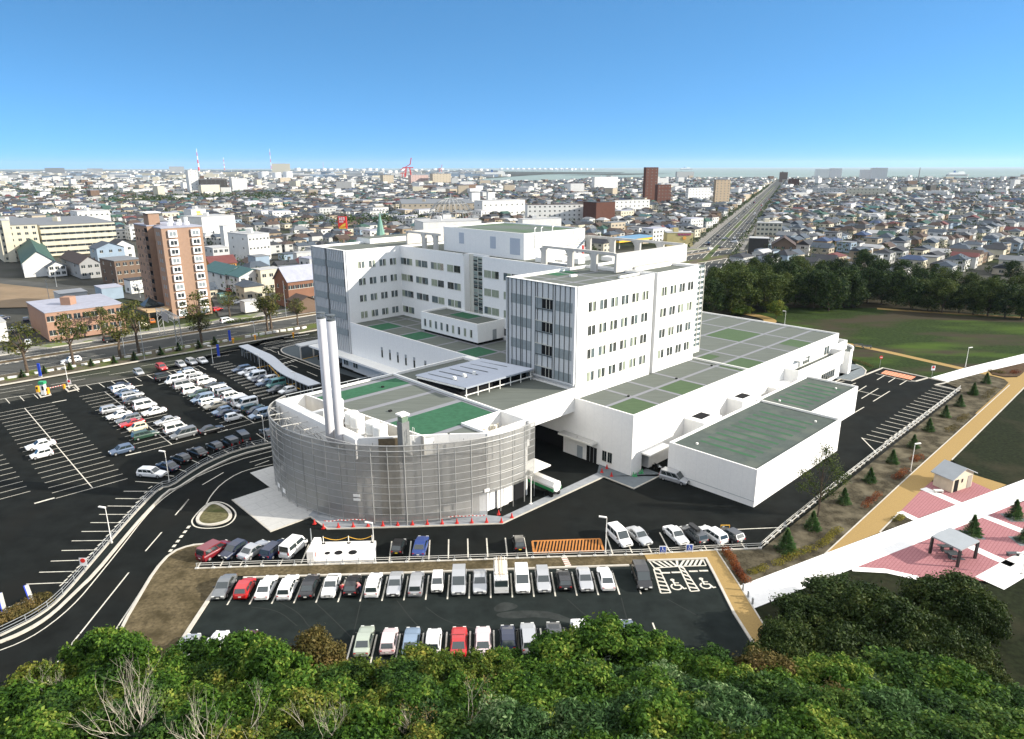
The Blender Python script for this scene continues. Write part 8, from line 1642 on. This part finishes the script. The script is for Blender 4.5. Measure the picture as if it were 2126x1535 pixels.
for side in (0, 1):
    ang = ANG_A-R(0) if side == 0 else math.atan2(AVD.y, AVD.x)-R(24); u = Vector((math.cos(ang), math.sin(ang), 0)); v = Vector((-u.y, u.x, 0)); org = O0 if side == 0 else av0
    for i in range(-260, 300):
        for j in range(-260, 260):
            uu = i*12.5+(i//7)*8; vv = (j//2)*33+(j % 2)*14.0
            p = org+u*uu+v*vv
            s = (Vector((p.x, p.y, 0))-av0).dot(AVN)
            if (side == 0) != (s < 0): continue
            if p.y < 200 or p.y > 3300 or abs(p.x) > p.y*.80+60: continue
            if p.y > 1500 and rr.random() < .25: continue
            p = p+u*rr.uniform(-2.6, 2.6)+v*rr.uniform(-2.4, 2.4)
            cells.append((p.x, p.y, ang))
cells = [c for c in cells if free(c[0], c[1], 5)]; cells.sort(key=lambda c: math.hypot(c[0], c[1]))
print('cells', len(cells))
WN = ['white', 'white', 'cream', 'cream', 'beige', 'beige', 'palegrey', 'palegrey', 'grey', 'tan', 'palegrey', 'blue', 'brown']; RN = ['dark', 'dark', 'dark', 'slate', 'slate', 'slate', 'brown', 'brown', 'grey', 'grey', 'dark', 'pale']*3+['maroon', 'green', 'teal', 'brown', 'blue', 'green']
wlab = dict(palegrey='pale grey', pink='pinkish', tan='tan'); 
def house_geo(b, br, x, y, ang, w, d, h, rh, kind, mi, ri, base=0.0, win=True, wi=0):
    u = Vector((math.cos(ang), math.sin(ang), 0)); v = Vector((-u.y, u.x, 0)); c = Vector((x, y, 0)); q = [c-u*w/2-v*d/2, c+u*w/2-v*d/2, c+u*w/2+v*d/2, c-u*w/2+v*d/2]; k = len(b.v)
    b.v.extend([(p.x, p.y, base) for p in q]+[(p.x, p.y, base+h) for p in q]); b.f.extend([(k, k+1, k+5, k+4), (k+1, k+2, k+6, k+5), (k+2, k+3, k+7, k+6), (k+3, k, k+4, k+7)]); b.m.extend([mi]*4)
    o = .45
    if kind == 'flat':
        e = [c-u*(w/2+.15)-v*(d/2+.15), c+u*(w/2+.15)-v*(d/2+.15), c+u*(w/2+.15)+v*(d/2+.15), c-u*(w/2+.15)+v*(d/2+.15)]; br.prism(e, base+h, base+h+.35, ri)
    else:
        k = len(br.v); ww, dd2 = w/2+o, d/2+o; hip = 0 if kind == 'gable' else min(w*.3, d*.45)
        for p, z in ((c-u*ww-v*dd2, h-.15), (c+u*ww-v*dd2, h-.15), (c+u*ww+v*dd2, h-.15), (c-u*ww+v*dd2, h-.15), (c-u*(ww-hip), h+rh), (c+u*(ww-hip), h+rh)): br.v.append((p.x, p.y, base+z))
        br.f.extend([(k, k+1, k+5, k+4), (k+2, k+3, k+4, k+5), (k+1, k+2, k+5), (k+3, k, k+4), (k+3, k+2, k+1, k)]); br.m.extend([ri]*5)
        if kind == 'gable':
            k = len(b.v)
            for s in (-1, 1): 
                for p, z in ((c+u*s*w/2-v*d/2, h), (c+u*s*w/2+v*d/2, h), (c+u*s*w/2, h+rh-.05)): b.v.append((p.x, p.y, base+z))
            b.f.extend([(k, k+2, k+1), (k+3, k+4, k+5)]); b.m.extend([mi]*2)
    if win:
        fl = max(1, int(h/2.7))
        for (cx, dr, L, nn) in ((c-v*(d/2+.03), u, w, -v), (c-u*(w/2+.03), v, d, -u), (c+u*(w/2+.03), v, d, u), (c+v*(d/2+.03), u, w, v)):
            if (cx+nn-Vector((0, 0, 0))).length > (cx).length+.2: continue
            n = max(1, int(L/3.2))
            for i in range(n):
                for j in range(fl):
                    m = cx+dr*(L*((i+.5)/n-.5)); z = base+.9+j*2.7; hw = .75 if (i+j) % 2 else .5
                    f = [(m-dr*hw), (m+dr*hw)]; pts = [(f[0].x, f[0].y, z), (f[1].x, f[1].y, z), (f[1].x, f[1].y, z+1.2), (f[0].x, f[0].y, z+1.2)]
                    n_ = (Vector(pts[1])-Vector(pts[0])).cross(Vector(pts[2])-Vector(pts[0])); b.poly(pts if n_.dot(nn) > 0 else pts[::-1], wi)
NI = 300; far_w = MB(); tw = MB(); MWL = [wmat(n) for n in WC]; MRL = [rmat(n) for n in RC]; WI = {n: i for i, n in enumerate(WC)}; RI = {n: i for i, n in enumerate(RC)}; OFF = len(MWL); TREES = []; nb = {}
ni = 0
for idx, (x, y, ang) in enumerate(cells):
    r_ = rr.random(); dist = math.hypot(x, y)
    if r_ < .11: TREES.append((x, y, rr.uniform(4, 8))); continue
    if r_ < .15: continue
    wn, rn = rr.choice(WN), rr.choice(RN); kind = rr.choice(['gable', 'gable', 'hip', 'hip', 'flat']); w, d, h, rh = rr.uniform(7.5, 11), rr.uniform(6.5, 8.5), rr.choice([3.2, 5.2, 5.6, 5.8, 6]), rr.uniform(1.3, 2.4)
    if rr.random() < (.06 if x < 100 else .03): kind = 'flat'; w, d, h = rr.uniform(11, 19), rr.uniform(8, 11), rr.choice([6, 6, 9, 9]); wn = rr.choice(['white', 'white', 'cream', 'palegrey', 'beige']); rn = rr.choice(['pale', 'grey', 'lilac'])
    if dist > 1300 and rr.random() < .03: w *= 1.8; h *= 1.7; kind = 'flat'; wn = 'white'; rn = 'pale'
    if kind == 'flat' and rn in ('red', 'maroon', 'blue', 'green', 'teal'): rn = 'grey'
    a2 = ang+(math.pi/2 if rr.random() < .35 else 0)+rr.uniform(-.09, .09)
    if rr.random() < .85: TREES.append((x+rr.uniform(-8, 8), y+rr.uniform(-8, 8), rr.uniform(4.0, 8.5)))
    px, py = prj((x, y, 3)); 
    if ni < NI and 0 < px < 2126 and not (645 < px < 1440 and py > 545):
        ni += 1; zone = 'left of the hospital' if px < 640 else ('behind the hospital' if px < 1430 else 'right of the avenue'); near = 'near' if dist < 420 else ('middle' if dist < 560 else 'farther'); key = (wn, rn, kind, zone, near); nb[key] = nb.get(key, 0)+1
        stor = 'single storey' if h < 4 else ('two storey' if h < 7 else 'multi storey')
        dist_l = f'{stor} {wlab.get(wn, wn)} house, {"slate blue" if rn == "slate" else rn} {kind} roof, {zone}, {near} rows'
        if nb[key] > 1: dist_l = dist_l.replace(' rows', f' rows, {ORD[nb[key]-1]}')
        t = thing('town_house', dist_l, 'house', (x, y, 0), 'houses of the town'); bw, br_ = MB(), MB(); house_geo(bw, br_, x, y, a2, w, d, h, rh, kind, 0, 0, win=False)
        bw.build('wall', wmat(wn), t); rfo = br_.build('roof', rmat(rn), t)
        if ni % 3 == 0 and kind != 'flat': b = MB(); b.box(x-.3+w*.2, x+.3+w*.2, y-.3, y+.3, h+rh*.2, h+rh+.7); b.build('chimney', M_fin, rfo)
        # windows as separate parts on the two sides we can see
        u = Vector((math.cos(a2), math.sin(a2), 0)); v = Vector((-u.y, u.x, 0)); c = Vector((x, y, 0)); me = winmesh(1.7, 1.2)
        for (cx, dr, L, nn) in ((c-v*(d/2+.0), u, w, -v), (c-u*(w/2), v, d, -u), (c+u*(w/2), v, d, u), (c+v*(d/2), u, w, v)):
            if nn.dot(c) > -.15*c.length: continue
            n = max(1, int(L/3.6))
            for i in range(n):
                for j in range(max(1, int(h/2.7))):
                    m = cx+dr*(L*((i+.5)/n-.5)); o = bpy.data.objects.new('window', me); COL.objects.link(o); o.parent = t; o.location = (m.x-x, m.y-y, .9+j*2.7); o.rotation_euler = (0, 0, math.atan2(nn.y, nn.x)+math.pi/2)
    else:
        house_geo(far_w, far_w, x, y, a2, w, d, h, rh, kind, WI[wn], OFF+RI[rn], win=dist < 1100, wi=OFF+len(RC))
o = far_w.build('distant_houses', MWL+MRL+[M_win]); tag(o, 'dense carpet of small houses filling the town to the sea', 'houses', kind='stuff')
print('individual houses', ni, 'stuff faces', len(far_w.f))
# larger mid-rise blocks scattered in the distance
rr = random.Random(5); mb_ = MB()
for i in range(240):
    y = rr.uniform(1100, 3300); x = rr.uniform(-.78, .78)*y
    if not free(x, y, 12): continue
    w, d, h = rr.uniform(14, 36), rr.uniform(9, 14), rr.choice([9, 9, 12, 12, 15, 20]); house_geo(mb_, mb_, x, y, ANG_A+rr.choice([0, math.pi/2, -.5]), w, d, h, 0, 'flat', WI[rr.choice(['white', 'white', 'cream', 'palegrey', 'beige', 'brown', 'grey'])], OFF+RI[rr.choice(['pale', 'grey', 'lilac'])], win=False)
# low port sheds out to the far shore
for i in range(900):
    y = rr.uniform(3300, 9000); x = rr.uniform(-.78, -.02)*y
    cx = coast; inside = False; n = len(cx)
    for k2 in range(n):
        x1, y1 = cx[k2]; x2, y2 = cx[(k2+1) % n]
        if (y1 > y) != (y2 > y) and x < (x2-x1)*(y-y1)/(y2-y1)+x1: inside = not inside
    if not inside: continue
    house_geo(mb_, mb_, x, y, rr.uniform(-.3, .3), rr.uniform(30, 130), rr.uniform(20, 50), rr.uniform(6, 22), 0, 'flat', WI[rr.choice(['white', 'palegrey', 'cream', 'grey', 'blue'])], OFF+RI[rr.choice(['pale', 'grey', 'lilac', 'pale'])], win=False)
o = mb_.build('distant_blocks', MWL+MRL); tag(o, 'far off apartment blocks and port sheds on the plain', 'buildings', kind='stuff')
# town trees
rng = np.random.default_rng(3); vs_ = []
for (x, y, h) in TREES:
    dist = math.hypot(x, y); n = 70 if dist < 600 else (34 if dist < 1200 else 14); sz = .9 if dist < 600 else (1.5 if dist < 1200 else 2.6)
    vs_.append(leaves([(x, y, h*.62, h*.36, h*.36, h*.40, 1), (x+h*.15, y, h*.42, h*.34, h*.34, h*.3, .6)], n, sz, rng))
for (cx, cy, ex, ey, n) in [G(300, 425).to_2d()[:]+(60, 28, 130), G(430, 418).to_2d()[:]+(110, 30, 260), G(560, 412).to_2d()[:]+(55, 30, 120), G(820, 470).to_2d()[:]+(30, 20, 40), G(740, 475).to_2d()[:]+(40, 25, 60), G(120, 400).to_2d()[:]+(120, 40, 200), G(300, 375).to_2d()[:]+(300, 60, 300), G(1830, 372).to_2d()[:]+(160, 50, 160), G(2080, 378).to_2d()[:]+(120, 40, 100), G(200, 410).to_2d()[:]+(160, 30, 200)]:
    for i in range(n):
        x, y = cx+rng.normal()*ex*.6, cy+rng.normal()*ey*.7; h = rng.uniform(7, 12); vs_.append(leaves([(x, y, h*.55, h*.42, h*.42, h*.45, 1)], 26, 1.9, rng))
# trees lining the avenue and the boulevard
for tt in range(-100, 1500, 16):
    for s in (-AVW-2.5, AVW+2.5, 0):
        if s == 0 and tt % 48: continue
        p = AV(tt+rng.uniform(-3, 3), s); h = rng.uniform(4, 7); vs_.append(leaves([(p.x, p.y, h*.6, h*.33, h*.33, h*.38, 1)], 40 if tt < 500 else 16, 1.0 if tt < 500 else 1.8, rng))
L_TOWN = leafmat('leaf_town', [(.012, .028, .008), (.026, .050, .012), (.048, .075, .017), (.10, .105, .03)], .15)
o = bpy.data.objects.new('town_trees', leafmesh('town_trees', np.concatenate(vs_), L_TOWN)); COL.objects.link(o); tag(o, 'scattered dark green trees between the houses of the town', 'trees', kind='stuff')

# ---- the air: far things fade
b = MB(); b.box(-17000, 17000, -400, 30000, -3.0, 260, 0)
hz = b.build('haze', []); hm = bpy.data.materials.new('haze_air'); hm.use_nodes = True; n_ = hm.node_tree; n_.nodes.remove(n_.nodes['Principled BSDF'])
pv = n_.nodes.new('ShaderNodeVolumePrincipled'); pv.inputs['Density'].default_value = .000028; pv.inputs['Color'].default_value = (.70, .86, 1.0, 1); pv.inputs['Anisotropy'].default_value = .2
n_.links.new(pv.outputs[0], n_.nodes['Material Output'].inputs['Volume']); hz.data.materials.append(hm); tag(hz, 'thin pale air that fades the far town and harbour', 'haze', kind='stuff')
for o in SC.objects:
    if o.get('label') and len(o['label'].split()) > 16: print('LONG', o.name, o['label'])
